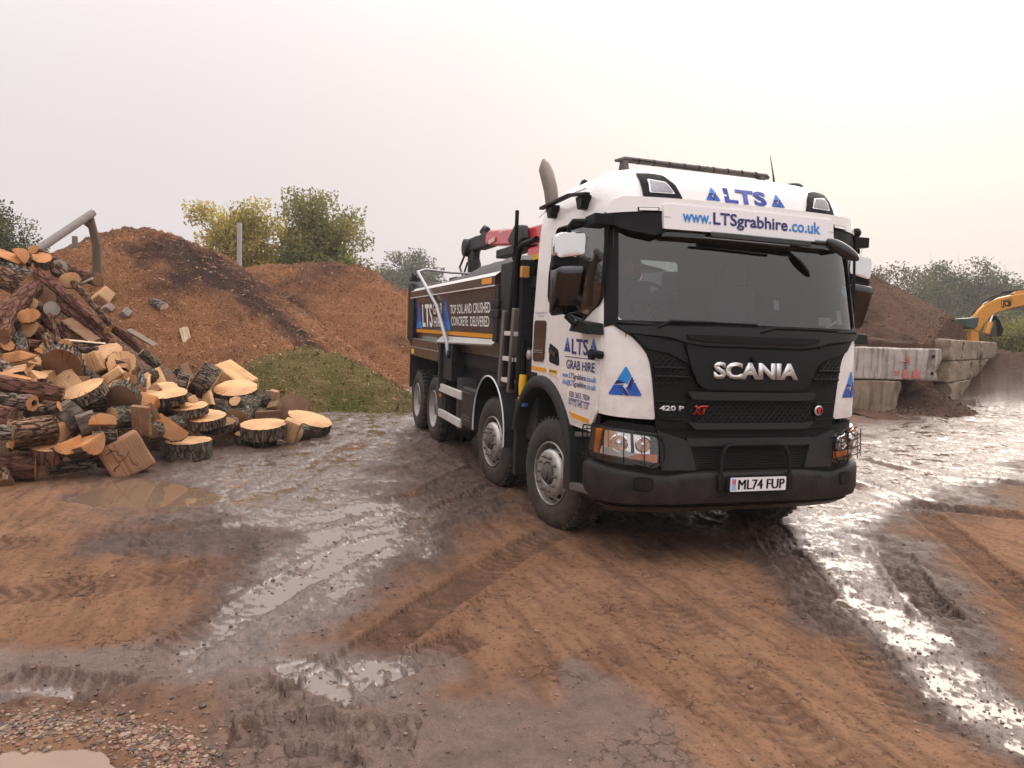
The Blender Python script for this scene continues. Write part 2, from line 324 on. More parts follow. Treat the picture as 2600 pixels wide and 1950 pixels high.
for sgn in (-1, 1):
    ap = [(-1.285, 1.90), (-1.245, 2.80), (-1.13, 2.74), (-1.165, 1.93)]; panel('windscreen_pillar', ap if sgn < 0 else mirr(ap), blackp, .006, .012)
    tr = MB().tube([(x, sgn*(1.250-.02*max(0, (z-1.95)/.8)*2), z) for x, z in DW], .012, 6, True); part(tr, 'window_seal', blackp, smooth=60)
# windscreen edge trim
part(MB().tube([sk(s, z, .004) for s, z in [(-1.17, 1.945), (-1.0, 1.935), (-.5, 1.925), (0, 1.92), (.5, 1.925), (1.0, 1.935), (1.17, 1.945)]], .022, 6), 'windscreen_seal', blackp)
panel('windscreen_lower_trim', [(-1.19, 1.915), (-1.18, 1.962), (1.18, 1.962), (1.19, 1.915)], blackp, .010, .012)
# --- grille front
GL = [(-1.23, 1.935), (-1.158, 1.891), (-1.06, 1.834), (-.985, 1.763), (-.941, 1.704), (-.916, 1.638), (-.892, 1.504), (-.873, 1.357), (-.845, 1.12)]
gp = panel('grille_panel', GL+mirr(GL), blackp, .008, .03, step=.08)
cw = [(-1.10, 1.865), (-.76, 1.842), (-.60, 1.80), (-.47, 1.785), (.47, 1.785), (.60, 1.80), (.76, 1.842), (1.10, 1.865), (1.17, 1.92), (.6, 1.93), (-.6, 1.93), (-1.17, 1.92)]
panel('wiper_cowl', cw, greyp, .035, .04, gp)
panel('cowl_step', [(-.62, 1.838), (-.47, 1.815), (.47, 1.815), (.62, 1.838), (.62, 1.868), (-.62, 1.868)], blackp, .055, .03, gp)
SP = [(-.64, 1.795), (-.585, 1.6), (-.52, 1.475), (-.45, 1.437), (.45, 1.437), (.52, 1.475), (.585, 1.6), (.64, 1.795), (.48, 1.768), (-.48, 1.768)]
hood = panel('bonnet_panel', rounded(SP, .04), M('bonnet_black', (.011, .0115, .0135), .44, spec=.18, var=.12, bump=.03, bs=300), .05, .05, gp)
hd = [(-1.05, 1.855), (-.66, 1.80), (-.58, 1.62), (-.65, 1.66), (-.76, 1.712), (-.93, 1.745), (-.985, 1.775)]
for q in (hd, mirr(hd)): panel('bonnet_shoulder', q, M('bonnet_black', (0, 0, 0)), .028, .03, gp)
def lattice(name, poly, par, off, dz=.026, du=.05, r=.0032, mat=greyp):
    from mathutils.geometry import intersect_point_line
    us = [p[0] for p in poly]; ws = [p[1] for p in poly]
    def inside(u, v):
        c = False
        for i in range(len(poly)):
            (x1, y1), (x2, y2) = poly[i], poly[i-1]
            if (y1 > v) != (y2 > v) and u < (x2-x1)*(v-y1)/(y2-y1)+x1: c = not c
        return c
    mb = MB(); j = 0; z = min(ws)+dz*.5
    while z < max(ws):
        run = []; k = 0; u = min(us)
        while u < max(us)+du:
            p = (u, z+(dz*.36 if (k+j) % 2 else -dz*.36)*(1 if k % 4 in (0, 1) or True else 0))
            if inside(*p): run.append(p)
            else:
                if len(run) > 1: mb.tube([sk(a, b, off) for a, b in run], r, 4, caps=False)
                run = []
            k += 1; u += du*.5
        if len(run) > 1: mb.tube([sk(a, b, off) for a, b in run], r, 4, caps=False)
        z += dz; j += 1
    return mb.build(name, mat, par, 0)
VL = [(-.918, 1.722), (-.756, 1.693), (-.665, 1.640), (-.617, 1.572), (-.550, 1.472), (-.868, 1.465), (-.885, 1.6)]
for q in (VL, mirr(VL)):
    v = panel('side_vent', q, deep, .012, .01, gp); lattice('vent_mesh', q, v, .020)
    sg = -1 if q is VL else 1
    for zz, a, b in ((1.60, -.885, -.637), (1.53, -.877, -.59)):
        part(MB().tube([sk(-sg*a, zz, .022), sk(-sg*(a+b)/2, zz+.004, .028), sk(-sg*b, zz, .022)], .011, 6), 'vent_slat', blackp, v)
panel('grille_bar', rounded([(-.61, 1.42), (.61, 1.42), (.575, 1.365), (.5, 1.355), (-.5, 1.355), (-.575, 1.365)], .015), greyp, .052, .05, gp)
MS = rounded([(-.60, 1.337), (.60, 1.337), (.595, 1.26), (.53, 1.178), (-.53, 1.178), (-.595, 1.26)], .03)
ms = panel('grille_mesh_recess', MS, deep, .014, .012, gp); lattice('grille_mesh', MS, ms, .024, .027, .052, .0036)
panel('grille_lower_bar', rounded([(-.60, 1.178), (-.53, 1.122), (.53, 1.122), (.60, 1.178), (.52, 1.172), (-.52, 1.172)], .01), greyp, .05, .05, gp)
for sg in (-1, 1):
    for zz in (1.335, 1.20): part(MB().tube([sk(sg*.86, zz, .012), sk(sg*.62, zz-.004, .03)], .008, 6), 'grille_slat', blackp, gp)
    panel('grille_side_plate', [(sg*.845, 1.322), (sg*.62, 1.325), (sg*.625, 1.215), (sg*.835, 1.212)][::-sg], blackp, .026, .02, gp)
# lettering on the front
def letters(name, s, u0, u1, z0, cap, mat, off, par, bold=.0, shear=0.0, space=1.0, mapf=skv, ext=.0):
    me = fit_text(s, u0, u1, z0, cap, mapf, bold, shear, space, off)
    if ext:
        bm = bmesh.new(); bm.from_mesh(me); r = bmesh.ops.extrude_face_region(bm, geom=bm.faces[:])
        for v in r['geom']:
            if isinstance(v, bmesh.types.BMVert): v.co.x -= ext
        bm.to_mesh(me); bm.free()
    return link(name, me, mat, par, 0)
letters('badge_lettering', 'SCANIA', -.400, .395, 1.535, .118, silver, .068, hood, .046, ext=.014)
letters('badge_lettering', '420 P', -.83, -.63, 1.268, .036, silver, .034, gp, .03, ext=.005)
xt = letters('badge_lettering', 'XT', -.560, -.428, 1.245, .062, redpr, .046, gp, .05, shear=.25, ext=.006)
letters('badge_lettering', 'XT', -.552, -.436, 1.251, .05, deep, .0475, gp, .012, shear=.25)
bd = MB(); bd.lathe([(0, 0), (.04, 0), (.042, .006), (.036, .012), (0, .012)], 20, sk(.655, 1.272, .03), (1, 0, 0)); b_ = part(bd, 'emblem', silver, gp)
part(MB().lathe([(0, 0), (.030, 0), (.03, .003), (0, .003)], 20, sk(.655, 1.272, .0425), (1, 0, 0)), 'emblem_field', deep, b_)
part(MB().prism(rounded([(.643, 1.25), (.635, 1.29), (.66, 1.30), (.672, 1.285), (.662, 1.25)], .006), 'x', sk(.655, 1.272, .0456)[0], sk(.655, 1.272, .048)[0]), 'emblem_crest', redpr, b_)
# camera pod above the name
part(MB().lathe([(0, -.02), (.022, -.02), (.026, 0), (.018, .02), (0, .022)], 12, sk(-.04, 1.69, .06), (1, 0, 0)), 'front_camera', deep, hood)
# --- lower front
low = panel('lower_front_panel', [(-1.38, .60), (-1.38, 1.10), (-1.20, 1.17), (-.83, 1.135), (.83, 1.135), (1.20, 1.17), (1.38, 1.10), (1.38, .60)], blackp, -.012, .04)
panel('air_intake', [(-.565, .985), (.565, .985), (.51, .80), (-.51, .80)], deep, .004, .01, low)
for k in range(8):
    z = .815+k*.02; w_ = .51+(z-.8)*.3; part(MB().tube([sk(s, z, .012) for s in (-w_, -w_*.5, 0, w_*.5, w_)], .004, 4), 'intake_slat', blackp, low, 0)
for q in ([(-.84, 1.105), (-.585, 1.03), (-.565, .98), (-.515, .80), (-.81, .80)],):
    for r in (q, mirr(q)): panel('bumper_shoulder', r, greyp, .03, .04, low)
panel('lower_beam', [(-.60, 1.05), (.60, 1.05), (.575, .988), (-.575, .988)], greyp, .034, .04, low)
bz = lambda s: np.interp(abs(s), [0, .5, .62, .78, 1.0, 1.25, 1.45, 1.55], [.785, .785, .775, .755, .785, .815, .83, .80])
mb = MB(); ss = np.concatenate([np.linspace(-1.55, -1.0, 18), np.linspace(-.95, .95, 30), np.linspace(1.0, 1.55, 18)]); rows = 9
for s in ss:
    zt = bz(s); e = min(1, (1.58-abs(s))/.12)
    for z, off in ((.50, -.06), (.515, -.01), (.535, .035), (.60, .052), (zt-.06, .052), (zt-.015, .044), (zt, .02), (zt+.004, -.06), (zt-.05, -.10)): mb.v.append(tuple(sk(s, z, off-(1-e)*.03)))
nb = len(ss); mb.f = [(i*rows+k, (i+1)*rows+k, (i+1)*rows+k+1, i*rows+k+1) for i in range(nb-1) for k in range(rows-1)]+[tuple(range(rows)), tuple((nb-1)*rows+k for k in range(rows-1, -1, -1))]; mb.mi = [0]*len(mb.f)
bump = part(mb, 'bumper', M('bumper_plastic', (.012, .0125, .0145), .48, spec=.2, var=.2, vs=5, bump=.1, bs=260, dirt=.38, dz=.95), smooth=50)
mb = MB(); sss = np.linspace(-1.4, 1.4, 40)
for s in sss:
    for z, off in ((.49, -.02), (.44, -.10), (.43, -.24), (.5, -.24)): mb.v.append(tuple(sk(s, z, off)))
mb.f = [(i*4+k, (i+1)*4+k, (i+1)*4+(k+1) % 4, i*4+(k+1) % 4) for i in range(39) for k in range(4)]; mb.mi = [0]*len(mb.f)
part(mb, 'bumper_underside', M('skid_steel', (.09, .065, .05), .45, metal=.5, var=.5, vs=5, dirt=.8, dz=1.2), bump)
for sg in (-1, 1):
    c = (sg*.955, .692); ov = [(c[0]+.078*math.copysign(abs(math.cos(a))**.6, math.cos(a)), c[1]+.056*math.copysign(abs(math.sin(a))**.6, math.sin(a))) for a in np.linspace(0, 2*math.pi, 24, endpoint=False)]
    ov2 = [(c[0]+(u-c[0])*.82, c[1]+(v-c[1])*.82) for u, v in ov]
    f = panel('fog_lamp_recess', ov, deep, .056, .01, bump); panel('fog_lamp_cover', ov2, blackp, .062, .012, f)
    for q in ((-.65, .72), (-.64, .655)): part(MB().lathe([(0, 0), (.016, 0), (.016, .004), (0, .004)], 12, sk(-sg*q[0], q[1], .052), (1, 0, 0)), 'bumper_plug', greyp, bump)
# number plate
pl = panel('number_plate', rounded([(-.26, .640), (-.26, .750), (.26, .750), (.26, .640)], .008), white2, .075, .012, bump, .2, mapf=lambda u, v, o: np.array((.006+o, u, v)))
fm = lambda u, v, o: np.array((.081+o, u, v))
for du in (-.0035, 0, .0035): letters('plate_lettering', 'ML74 FUP', -.192+du, .242+du, .657, .078, deep, .002+abs(du)*.1, pl, .0, space=1.0, mapf=fm)
panel('plate_strip', [(-.252, .648), (-.252, .745), (-.213, .745), (-.213, .648)], M('plate_blue', (.35, .45, .72), .4), .001, .002, pl, .2, mapf=fm)
panel('plate_flag', [(-.247, .70), (-.247, .735), (-.218, .735), (-.218, .70)], M('plate_red', (.6, .12, .16), .4), .0025, .002, pl, .2, mapf=fm)
panel('plate_mount', [(-.285, .765), (.285, .765), (.285, .628), (-.285, .628)], deep, .060, .012, bump, .2, mapf=lambda u, v, o: np.array((.006+o, u, v)))
hp = [(-.325, .66), (-.325, .80), (-.315, .90), (-.285, .975), (-.255, .998), (-.2, 1.003), (.2, 1.003), (.255, .998), (.285, .975), (.315, .90), (.325, .80), (.325, .66)]
part(MB().tube([sk(u, v, .075) for u, v in hp], .017, 8), 'bull_bar_hoop', blackp, bump, 80)
for sg in (-1, 1): part(MB().box(sk(sg*.325, .70, .062), (.05, .05, .13)), 'hoop_bracket', blackp, bump, bevel=.006)
# headlamps
HL = [(-1.335, 1.112), (-1.246, 1.106), (-.885, 1.062), (-.842, 1.05), (-.842, .855), (-1.08, .888), (-1.29, .902), (-1.345, .905)]
for sg in (-1, 1):
    fl = (lambda q: q) if sg < 0 else mirr
    h = panel('headlamp', rounded(fl([(-1.395, 1.135), (-.835, 1.085), (-.80, 1.0), (-.80, .85), (-.87, .815), (-1.42, .865), (-1.45, .90)]), .03), gloss, .014, .03)
    panel('reflector', rounded(fl([(-1.24, 1.098), (-.90, 1.058), (-.90, .905), (-1.08, .905), (-1.27, .905)]), .02), chrome, .020, .01, h)
    panel('reflector_lower', fl([(-1.27, .965), (-1.10, .945), (-.985, .925), (-1.08, .893), (-1.285, .906)]), M('lamp_white', (.85, .85, .86), .2, var=.02), .026, .008, h)
    panel('side_indicator', rounded(fl([(-1.315, 1.10), (-1.262, 1.10), (-1.298, .905), (-1.34, .91)]), .012), amber, .030, .014, h)
    panel('front_indicator', rounded(fl([(-1.075, .892), (-.985, .926), (-.845, .922), (-.845, .858)]), .01), amber, .030, .012, h)
    for u, v, r in ((-1.135, 1.0, .058), (-.955, .995, .05)):
        o = sk(-sg*u if sg > 0 else u, v, .012); nrm_ = sk((-sg*u if sg > 0 else u), v, .1)-sk((-sg*u if sg > 0 else u), v, 0); nrm_ /= np.linalg.norm(nrm_)
        part(MB().lathe([(r*1.25, .016), (r*1.15, .024), (r, .014), (r*.75, .004), (r*.55, .010), (r*.5, .022), (r*.3, .03), (0, .033)], 24, o, nrm_), 'lamp_bowl', [chrome], h, 60)
    panel('divider', fl([(-1.05, 1.08), (-1.03, 1.077), (-1.02, .93), (-1.045, .93)]), deep, .032, .016, h)
    panel('lens', rounded(fl(HL), .02), lens_gl, .05, 0.0, h, smooth=180)
    g = MB(); FR = fl(rounded([(-1.42, 1.12), (-.835, 1.075), (-.805, 1.0), (-.80, .88), (-.87, .822), (-1.46, .872)], .04))
    g.tube([sk(u, v, .075) for u, v in FR], .006, 6, True)
    for t in (.26, .56, .82): g.tube([sk(-sg*(-u) if sg < 0 else -u, v, .077) for u, v in [(-1.44+k*.63/8, (1.11-.05*k/8)*(1-t)+(.868-.035*k/8)*t) for k in range(9)]], .0045, 5)
    for uu in (-1.36, -1.23, -1.10, -.955): 
        u_ = uu if sg < 0 else -uu; kk = (uu+1.44)/.63; g.tube([sk(u_, 1.112-.05*kk, .078), sk(u_, .865-.03*kk, .078)], .0045, 5)
    for u, v in ((-1.40, 1.08), (-1.42, .90), (-.82, 1.04), (-.83, .86)): u_ = u if sg < 0 else -u; g.tube([sk(u_, v, .0), sk(u_, v, .077)], .005, 5)
    part(g, 'headlamp_guard', deep, h, 60)
# --- roof, sign, visor
vis = panel('sun_visor', rounded([(-1.20, 2.80), (-1.16, 2.90), (-1.08, 2.935), (1.08, 2.935), (1.16, 2.90), (1.20, 2.80), (.80, 2.83), (-.80, 2.83)], .02), white, .085, .10, step=.06)
for q in ([(-1.21, 2.81), (-.78, 2.835), (-.78, 2.665), (-.86, 2.635), (-1.05, 2.665), (-1.17, 2.715)],):
    for r in (q, mirr(q)): panel('visor_wing', r, blackp, .075, .09, vis)
panel('visor_bar', [(-.84, 2.72), (.84, 2.72), (.80, 2.635), (-.80, 2.635)], gloss, .055, .08, vis)
sgm = lambda u, v, o: np.array((-.175-.03*(u/.81)**2-.12*(v-2.69)+o, u, v))
sb = panel('sign_board', rounded([(-.815, 2.688), (-.815, 2.884), (.815, 2.884), (.815, 2.688)], .012), white2, 0.0, .03, vis, .15, mapf=sgm)
letters('sign_lettering', 'www.', -.655, -.405, 2.755, .092, lblue, .004, sb, .022, mapf=sgm); letters('sign_lettering', 'LTSgrabhire', -.385, .325, 2.755, .092, navy, .004, sb, .022, mapf=sgm); letters('sign_lettering', '.co.uk', .340, .668, 2.755, .092, lblue, .004, sb, .022, mapf=sgm)
part(MB().bar(sgm(-.81, 2.782, .002), sgm(.81, 2.782, .002), .004, .004), 'sign_crease', M('crease_grey', (.35, .35, .37), .5), sb, 0)
for sg in (-1, 1):
    q = [(sg*.825, 2.855), (sg*.985, 2.85), (sg*.985, 2.818), (sg*.825, 2.823)][::sg]; f = panel('marker_lamp', q, deep, .088, .012, vis); q = [(sg*.835, 2.85), (sg*.975, 2.845), (sg*.975, 2.825), (sg*.835, 2.83)][::sg]; panel('marker_lens', q, M('marker_lens', (.9, .9, .88), .15), .093, .008, f)
    RL = [(-.925, 2.94), (-.60, 2.945), (-.655, 3.075), (-.72, 3.145), (-.80, 3.165), (-.93, 3.165)]; RI = [(-.875, 2.985), (-.665, 2.985), (-.725, 3.085), (-.868, 3.105)]
    f_ = (lambda q: q) if sg < 0 else mirr
    rl = panel('roof_lamp', rounded(f_(RL), .02), deep, .022, .03); panel('roof_lamp_rim', rounded(f_(RI), .012), M('lamp_white', (0, 0, 0)), .027, .012, rl)
    ri = [(-.77+(u+.77)*.86, 3.04+(v-3.04)*.8) for u, v in RI]; panel('roof_lamp_lens', rounded(f_(ri), .01), M('lamp_grey_lens', (.22, .22, .235), .15, metal=.6, var=.5, vs=30), .032, .01, rl)
    # side air deflector bar on the roof side
    y = sg*1.28; m = MB(); m.bar((-1.76, y, 3.02), (-1.05, y, 3.035), .05, .028); m.bar((-1.05, y, 3.035), (-.66, y, 2.985), .05, .028)
    for x, z in ((-1.58, 3.02), (-.86, 3.0)): m.prism([(x-.09, z), (x+.09, z), (x+.045, z-.11), (x-.035, z-.11)], 'y', sg*1.19, sg*1.27)
    part(m, 'roof_side_rail', blackp, bevel=.006)
    # side marker lamp
    if sg > 0: part(MB().lathe([(0, 0), (.04, .005), (.045, .03), (.03, .05), (0, .055)], 12, (-.42, sg*1.22, 2.83), (0, sg, 0)), 'side_marker', deep)
part(MB().tube([sk(s, z, .002) for s, z in [(-2.75, 2.98), (-2.5, 3.05), (-2.2, 3.10), (-1.9, 3.115), (-1.6, 3.11)]], .004, 4), 'roof_seam', M('seam_grey', (.3, .3, .3), .6), cab, 0)
part(MB().tube([sk(s, 2.945, .004) for s in np.linspace(-.56, .56, 12)], .006, 4), 'roof_gutter', M('gutter_dirt', (.25, .22, .19), .7), cab, 0)
# print on cab: emblem of three blue arrows
def emblem(name, cx, cz, w, mapf, off, par, mats=None):
    R = w*.58; g = MB(); col = mats or (mblue, navy, lblue)
    V = [np.array((R*math.cos(a), R*math.sin(a))) for a in (math.radians(90), math.radians(210), math.radians(330))]
    root = None
    def putp(poly, mi):
        P = [mapf(cx+p[0], cz+w*.06+p[1], off) for p in poly]; g.add(P, [tuple(range(len(P)))], mi)
    for i in range(3):
        A_, B_, C_ = V[i], V[(i+1) % 3], V[(i+2) % 3]
        e1 = A_+(B_-A_)*.50; e2 = A_+(C_-A_)*.58; ctr = A_*.22
        k1 = A_*.46+(B_-A_)*.22
        rt = rounded([A_+(C_-A_)*.12, A_*1.0, A_+(B_-A_)*.12], .0001, 1)
        corner = [A_+(B_-A_)*t for t in (.10, .05)]+[A_*.93]+[A_+(C_-A_)*t for t in (.05, .10)]
        e2b = A_+(C_-A_)*.34; e1b = A_+(B_-A_)*.46
        putp([e1b]+corner+[e2b, A_*.20+(C_-A_)*.10, A_*.14], 2 if i == 0 else 0)
        h0 = e2b+(C_-A_)*.015; h1 = A_+(C_-A_)*.50
        putp([h0, h1, A_*.1+(C_-A_)*.28+A_*.1, A_*.14+(C_-A_)*.12], 1)
    return g.build(name, list(col), par, 0)
smap = lambda u, v, o: sk(u, v, o)
emblem('company_emblem', -1.10, 1.435, .27, smap, .004, cab); emblem('company_emblem', 1.10, 1.435, .27, smap, .004, cab)
for c in (-.315, .315): emblem('company_emblem', c, 2.995, .135, smap, .006, cab)
letters('roof_lettering', 'LTS', -.205, .205, 2.965, .115, M('royal_print', (.015, .04, .30), .4, var=.3), .006, cab, .035)
dr = [o for o in bpy.data.objects if o.name == 'door'][0]
emblem('company_emblem', -1.945, 1.715, .15, smap, .014, dr); emblem('company_emblem', -1.40, 1.715, .15, smap, .014, dr)
letters('door_lettering', 'LTS', -1.845, -1.50, 1.668, .125, navy, .014, dr, .02)
letters('door_lettering', 'GRAB HIRE', -1.96, -1.37, 1.535, .075, navy, .014, dr, .012); letters('door_lettering', 'www.', -2.045, -1.90, 1.455, .045, lblue, .014, dr, .012); letters('door_lettering', 'LTSgrabhire', -1.89, -1.53, 1.455, .045, navy, .014, dr, .012); letters('door_lettering', '.co.uk', -1.52, -1.345, 1.455, .045, lblue, .014, dr, .012)
letters('door_lettering', 'info@', -2.04, -1.875, 1.393, .045, lblue, .014, dr, .012); letters('door_lettering', 'LTSgrabhire', -1.87, -1.52, 1.393, .045, navy, .014, dr, .012); letters('door_lettering', '.co.uk', -1.51, -1.345, 1.393, .045, lblue, .014, dr, .012)
letters('door_lettering', '020 3655 7004', -1.87, -1.445, 1.297, .048, navy, .014, dr, .004); letters('door_lettering', '07772 045 137', -1.88, -1.455, 1.226, .048, navy, .014, dr, .004)
for z, a, b in ((1.640, -2.0, -1.34), (1.284, -1.88, -1.44)): panel('printed_rule', [(a, z), (b, z), (b, z-.006), (a, z-.006)], navy, .0135, .002, dr, .2)
panel('orange_strip', [(-1.885, 1.165), (-1.44, 1.150), (-1.45, 1.112), (-1.80, 1.122)], orange, .0135, .002, dr)
panel('orange_strip', [(-2.90, 1.502), (-2.485, 1.499), (-2.485, 1.458), (-2.90, 1.463)], orange, .003, .002, cab)
panel('warning_sticker', [(-2.375, 1.502), (-2.185, 1.502), (-2.185, 1.458), (-2.375, 1.462)], yellow, .0135, .002, dr)
letters('sticker_print', 'BEE SAFE', -2.365, -2.195, 1.475, .018, deep, .016, dr, .02)
letters('door_lettering', 'UK GRABHIRE LTD', -2.80, -2.48, 2.015, .014, navy, .003, cab); letters('door_lettering', 'G 18 (2S)', -2.73, -2.57, 1.985, .014, navy, .003, cab)
panel('side_air_vent', rounded([(-2.815, 1.95), (-2.492, 1.95), (-2.55, 1.558), (-2.862, 1.549)], .05), gloss, .010, .012)
for z in (1.66, 1.64): part(MB().bar(sk(-2.83, z, .014), sk(-2.56, z+.004, .014), .006, .008), 'vent_strip', M('vent_grey', (.2, .2, .2), .4), T, 0)
# --- wheel arch flare and step
def flare(sg):
    mb = MB(); pts = []
    for a in np.linspace(math.radians(158), math.radians(22), 26): pts.append((-1.60+.755*math.cos(a), .56+.765*math.sin(a), .755*math.cos(a), .765*math.sin(a)))
    path = [(p[0], p[1], np.array((p[2], p[3]))/math.hypot(p[2], p[3])) for p in pts]
    path = [(-2.31, .80, np.array((-1.0, 0)))]+path+[(-.885, .72, np.array((1.0, .0))), (-.885, .50, np.array((1.0, 0)))]
    prof = [(-.02, 1.10), (-.02, 1.275), (.0, 1.295), (.05, 1.30), (.10, 1.275), (.105, 1.10)]
    for x, z, n_ in path:
        for d, y in prof: mb.v.append((x+n_[0]*d, sg*y, z+n_[1]*d))
    r = len(prof); mb.f = [(i*r+k, (i+1)*r+k, (i+1)*r+(k+1) % r, i*r+(k+1) % r) for i in range(len(path)-1) for k in range(r)]+[tuple(range(r)), tuple((len(path)-1)*r+k for k in range(r))]; mb.mi = [0]*len(mb.f)
    return mb
for sg in (-1, 1):
    part(flare(sg), 'wheel_arch', greyp, smooth=45)
    m = MB(); m.bx(-.80, -.42, sg*1.02, sg*1.20, .46, 1.14); part(m, 'step_panel', blackp, bevel=.02)
    stm = M('step_tread', (.10, .085, .075), .6, var=.4, vs=30, bump=.5, bs=60); part(MB().prism([(-.82, .56), (-.40, .60), (-.40, .545), (-.80, .50)], 'y', sg*1.12, sg*1.275), 'entry_step', stm, bevel=.006); part(MB().prism([(-.80, 1.00), (-.42, 1.04), (-.42, 1.01), (-.80, .955)], 'y', sg*1.12, sg*1.24), 'entry_step', stm, bevel=.006)
    m = MB(); m.bx(-2.37, -2.29, sg*.85, sg*1.27, .32, 1.12); part(m, 'mud_flap', greyp, bevel=.01)
m = MB(); m.bx(-2.3, -.9, -1.0, 1.0, 1.0, 1.30); part(m, 'engine_cover', deep); part(MB().bx(-2.2, -.45, -.72, .72, .36, 1.0), 'engine_bay_light_block', deep, bevel=.05)  # lower black box fills the engine bay, added to stop light passing underneath
# mirrors
for sg in (-1, 1):
    mr_ = thing('x', '', ''); bpy.data.objects.remove(mr_)
    mb = MB(); prof = rounded([(0.0, 0), (.26, 0), (.26, .25), (0, .28)], .05, 4)
    def cover(z0, z1, tl):
        q = rounded([(1.31, z0+.04), (1.57, z0-.01), (1.575, z1-.03), (1.32, z1)], .05, 4); m = MB(); n = len(q)
        cx_, cz_ = np.mean([u for u, v in q]), np.mean([v for u, v in q]); vs = []
        for x, k in ((-.66, .97), (-.60, 1.0), (-.57, .985), (-.555, .94), (-.552, .6)):
            for u, v in q: vs.append((x+(v-cz_)*tl*(x > -.65), sg*(cx_+(u-cx_)*k), cz_+(v-cz_)*k))
        fs = [(i*n+k, i*n+(k+1) % n, (i+1)*n+(k+1) % n, (i+1)*n+k) for i in range(4) for k in range(n)]+[tuple(range(n)), tuple(4*n+k for k in range(n))]
        return m.add(vs, fs)
    mm = part(cover(2.44, 2.67, .0), 'mirror', M('mirror_chrome', (.78, .78, .79), .1, metal=1.0, var=.05), T, 60); part(cover(1.98, 2.40, .30), 'mirror_cover', M('smoked_chrome', (.075, .077, .082), .2, metal=1.0, var=.15, vs=3), mm, 60)
    m = MB(); m.bx(-.655, -.58, sg*1.36, sg*1.58, 2.37, 2.46); m.tube([(-.45, sg*1.20, 2.74), (-.60, sg*1.42, 2.74), (-.62, sg*1.45, 2.68)], .028, 8); m.tube([(-.42, sg*1.20, 1.90), (-.58, sg*1.38, 1.92), (-.62, sg*1.44, 1.99)], .03, 8); m.tube([(-.635, sg*1.44, 1.99), (-.635, sg*1.44, 2.68)], .02, 8)
    m.prism([(-.70, 1.86), (-.32, 1.84), (-.35, 1.93), (-.62, 1.95)], 'y', sg*1.23, sg*1.38); m.prism([(-.60, 2.70), (-.36, 2.70), (-.36, 2.79), (-.55, 2.78)], 'y', sg*1.18, sg*1.34)
    part(m, 'mirror_arm', blackp, mm, bevel=.012)
    part(MB().prism([(sg*1.35, 2.04), (sg*1.57, 2.0), (sg*1.575, 2.63), (sg*1.36, 2.66)], 'x', -.668, -.662), 'mirror_glass', M('mirror_glass', (.8, .8, .8), .02, metal=1), mm, 0)
# front kerb mirror
dv_ = np.array((.05, .30, -.15)); dv_ /= np.linalg.norm(dv_); sv_ = np.cross(dv_, (1.0, 0, 0)); sv_ /= np.linalg.norm(sv_); tv_ = np.cross(dv_, sv_); fm_ = part(ellipsoid((-.03, .76, 2.615), (.038, .055, .17), np.stack([tv_, sv_, dv_], 1)), 'kerb_mirror', gloss, T, 60); part(MB().tube([(-.12, .55, 2.67), (-.06, .68, 2.66)], .022, 8), 'kerb_mirror_stem', gloss, fm_, 60)
m = MB(); m.bar((-.17, -.42, 2.665), (-.14, .52, 2.655), .05, .05); m.bar((-.15, -.50, 2.63), (-.12, .30, 2.62), .03, .02); part(m, 'kerb_mirror_arm', gloss, fm_, bevel=.01)
# wipers
for a, b, c in (((-.86, 1.915), (-.76, 1.965), (.03, 1.965)), ((.05, 1.905), (.17, 1.945), (.86, 1.955))):
    m = MB(); m.tube([sk(*a, .03), sk(*b, .035), sk((b[0]*.5+c[0]*.5), b[1]+.004, .03)], [.016, .014, .01], 6); m.tube([sk(b[0]+.08+k*(c[0]-b[0]-.08)/6, b[1]+.002, .018) for k in range(7)], .008, 5); part(m, 'wiper', deep)
# roof beacon bar, aerial, horns
m = MB(); m.tube([(-1.1, -.84, 3.415), (-1.1, -.75, 3.435), (-1.1, .75, 3.43), (-1.1, .78, 3.42)], [.012, .028, .028, .016], 10); m.v = [(x, y, z-.03) for x, y, z in m.v]; lb = part(m, 'roof_light_bar', M('bar_dirty', (.075, .062, .055), .5, metal=.2, var=.4, vs=6), T, 50)
for k in range(9): y = -.62+k*.155; part(MB().lathe([(0, 0), (.030, 0), (.030, .012), (0, .012)], 12, (-1.1, y, 3.404), (0, 1, 0)), 'bar_clip', deep, lb)
m = MB()
for y in (-.78, .66): m.prism([(-1.16, 3.27), (-1.02, 3.27), (-1.06, 3.39), (-1.13, 3.39)], 'y', y, y+.05)
part(m, 'bar_bracket', M('bar_dirty', (0, 0, 0)), lb, bevel=.004)
part(MB().tube([(-1.05, -.70, 3.40), (-1.0, -.5, 3.385), (-1.05, -.35, 3.385), (-1.0, -.15, 3.365), (-1.0, .02, 3.36), (-1.06, .08, 3.42)], .006, 5), 'bar_cable', deep, lb, 0)
m = MB(); m.lathe([(0, 0), (.06, 0), (.05, .025), (.02, .035), (0, .04)], 14, (-1.0, .78, 3.27), (0, 0, 1)); m.tube([(-1.0, .78, 3.29), (-1.0, .755, 3.40), (-1.0, .71, 3.57)], [.012, .007, .003], 6); part(m, 'aerial', deep, T, 50)
for x, y in ((-1.25, -.55), (-.95, .95)): part(MB().lathe([(0, 0), (.09, 0), (.07, .02), (0, .025)], 16, (x, y, 3.30), (0, 0, 1)), 'roof_vent', deep, T, 50)
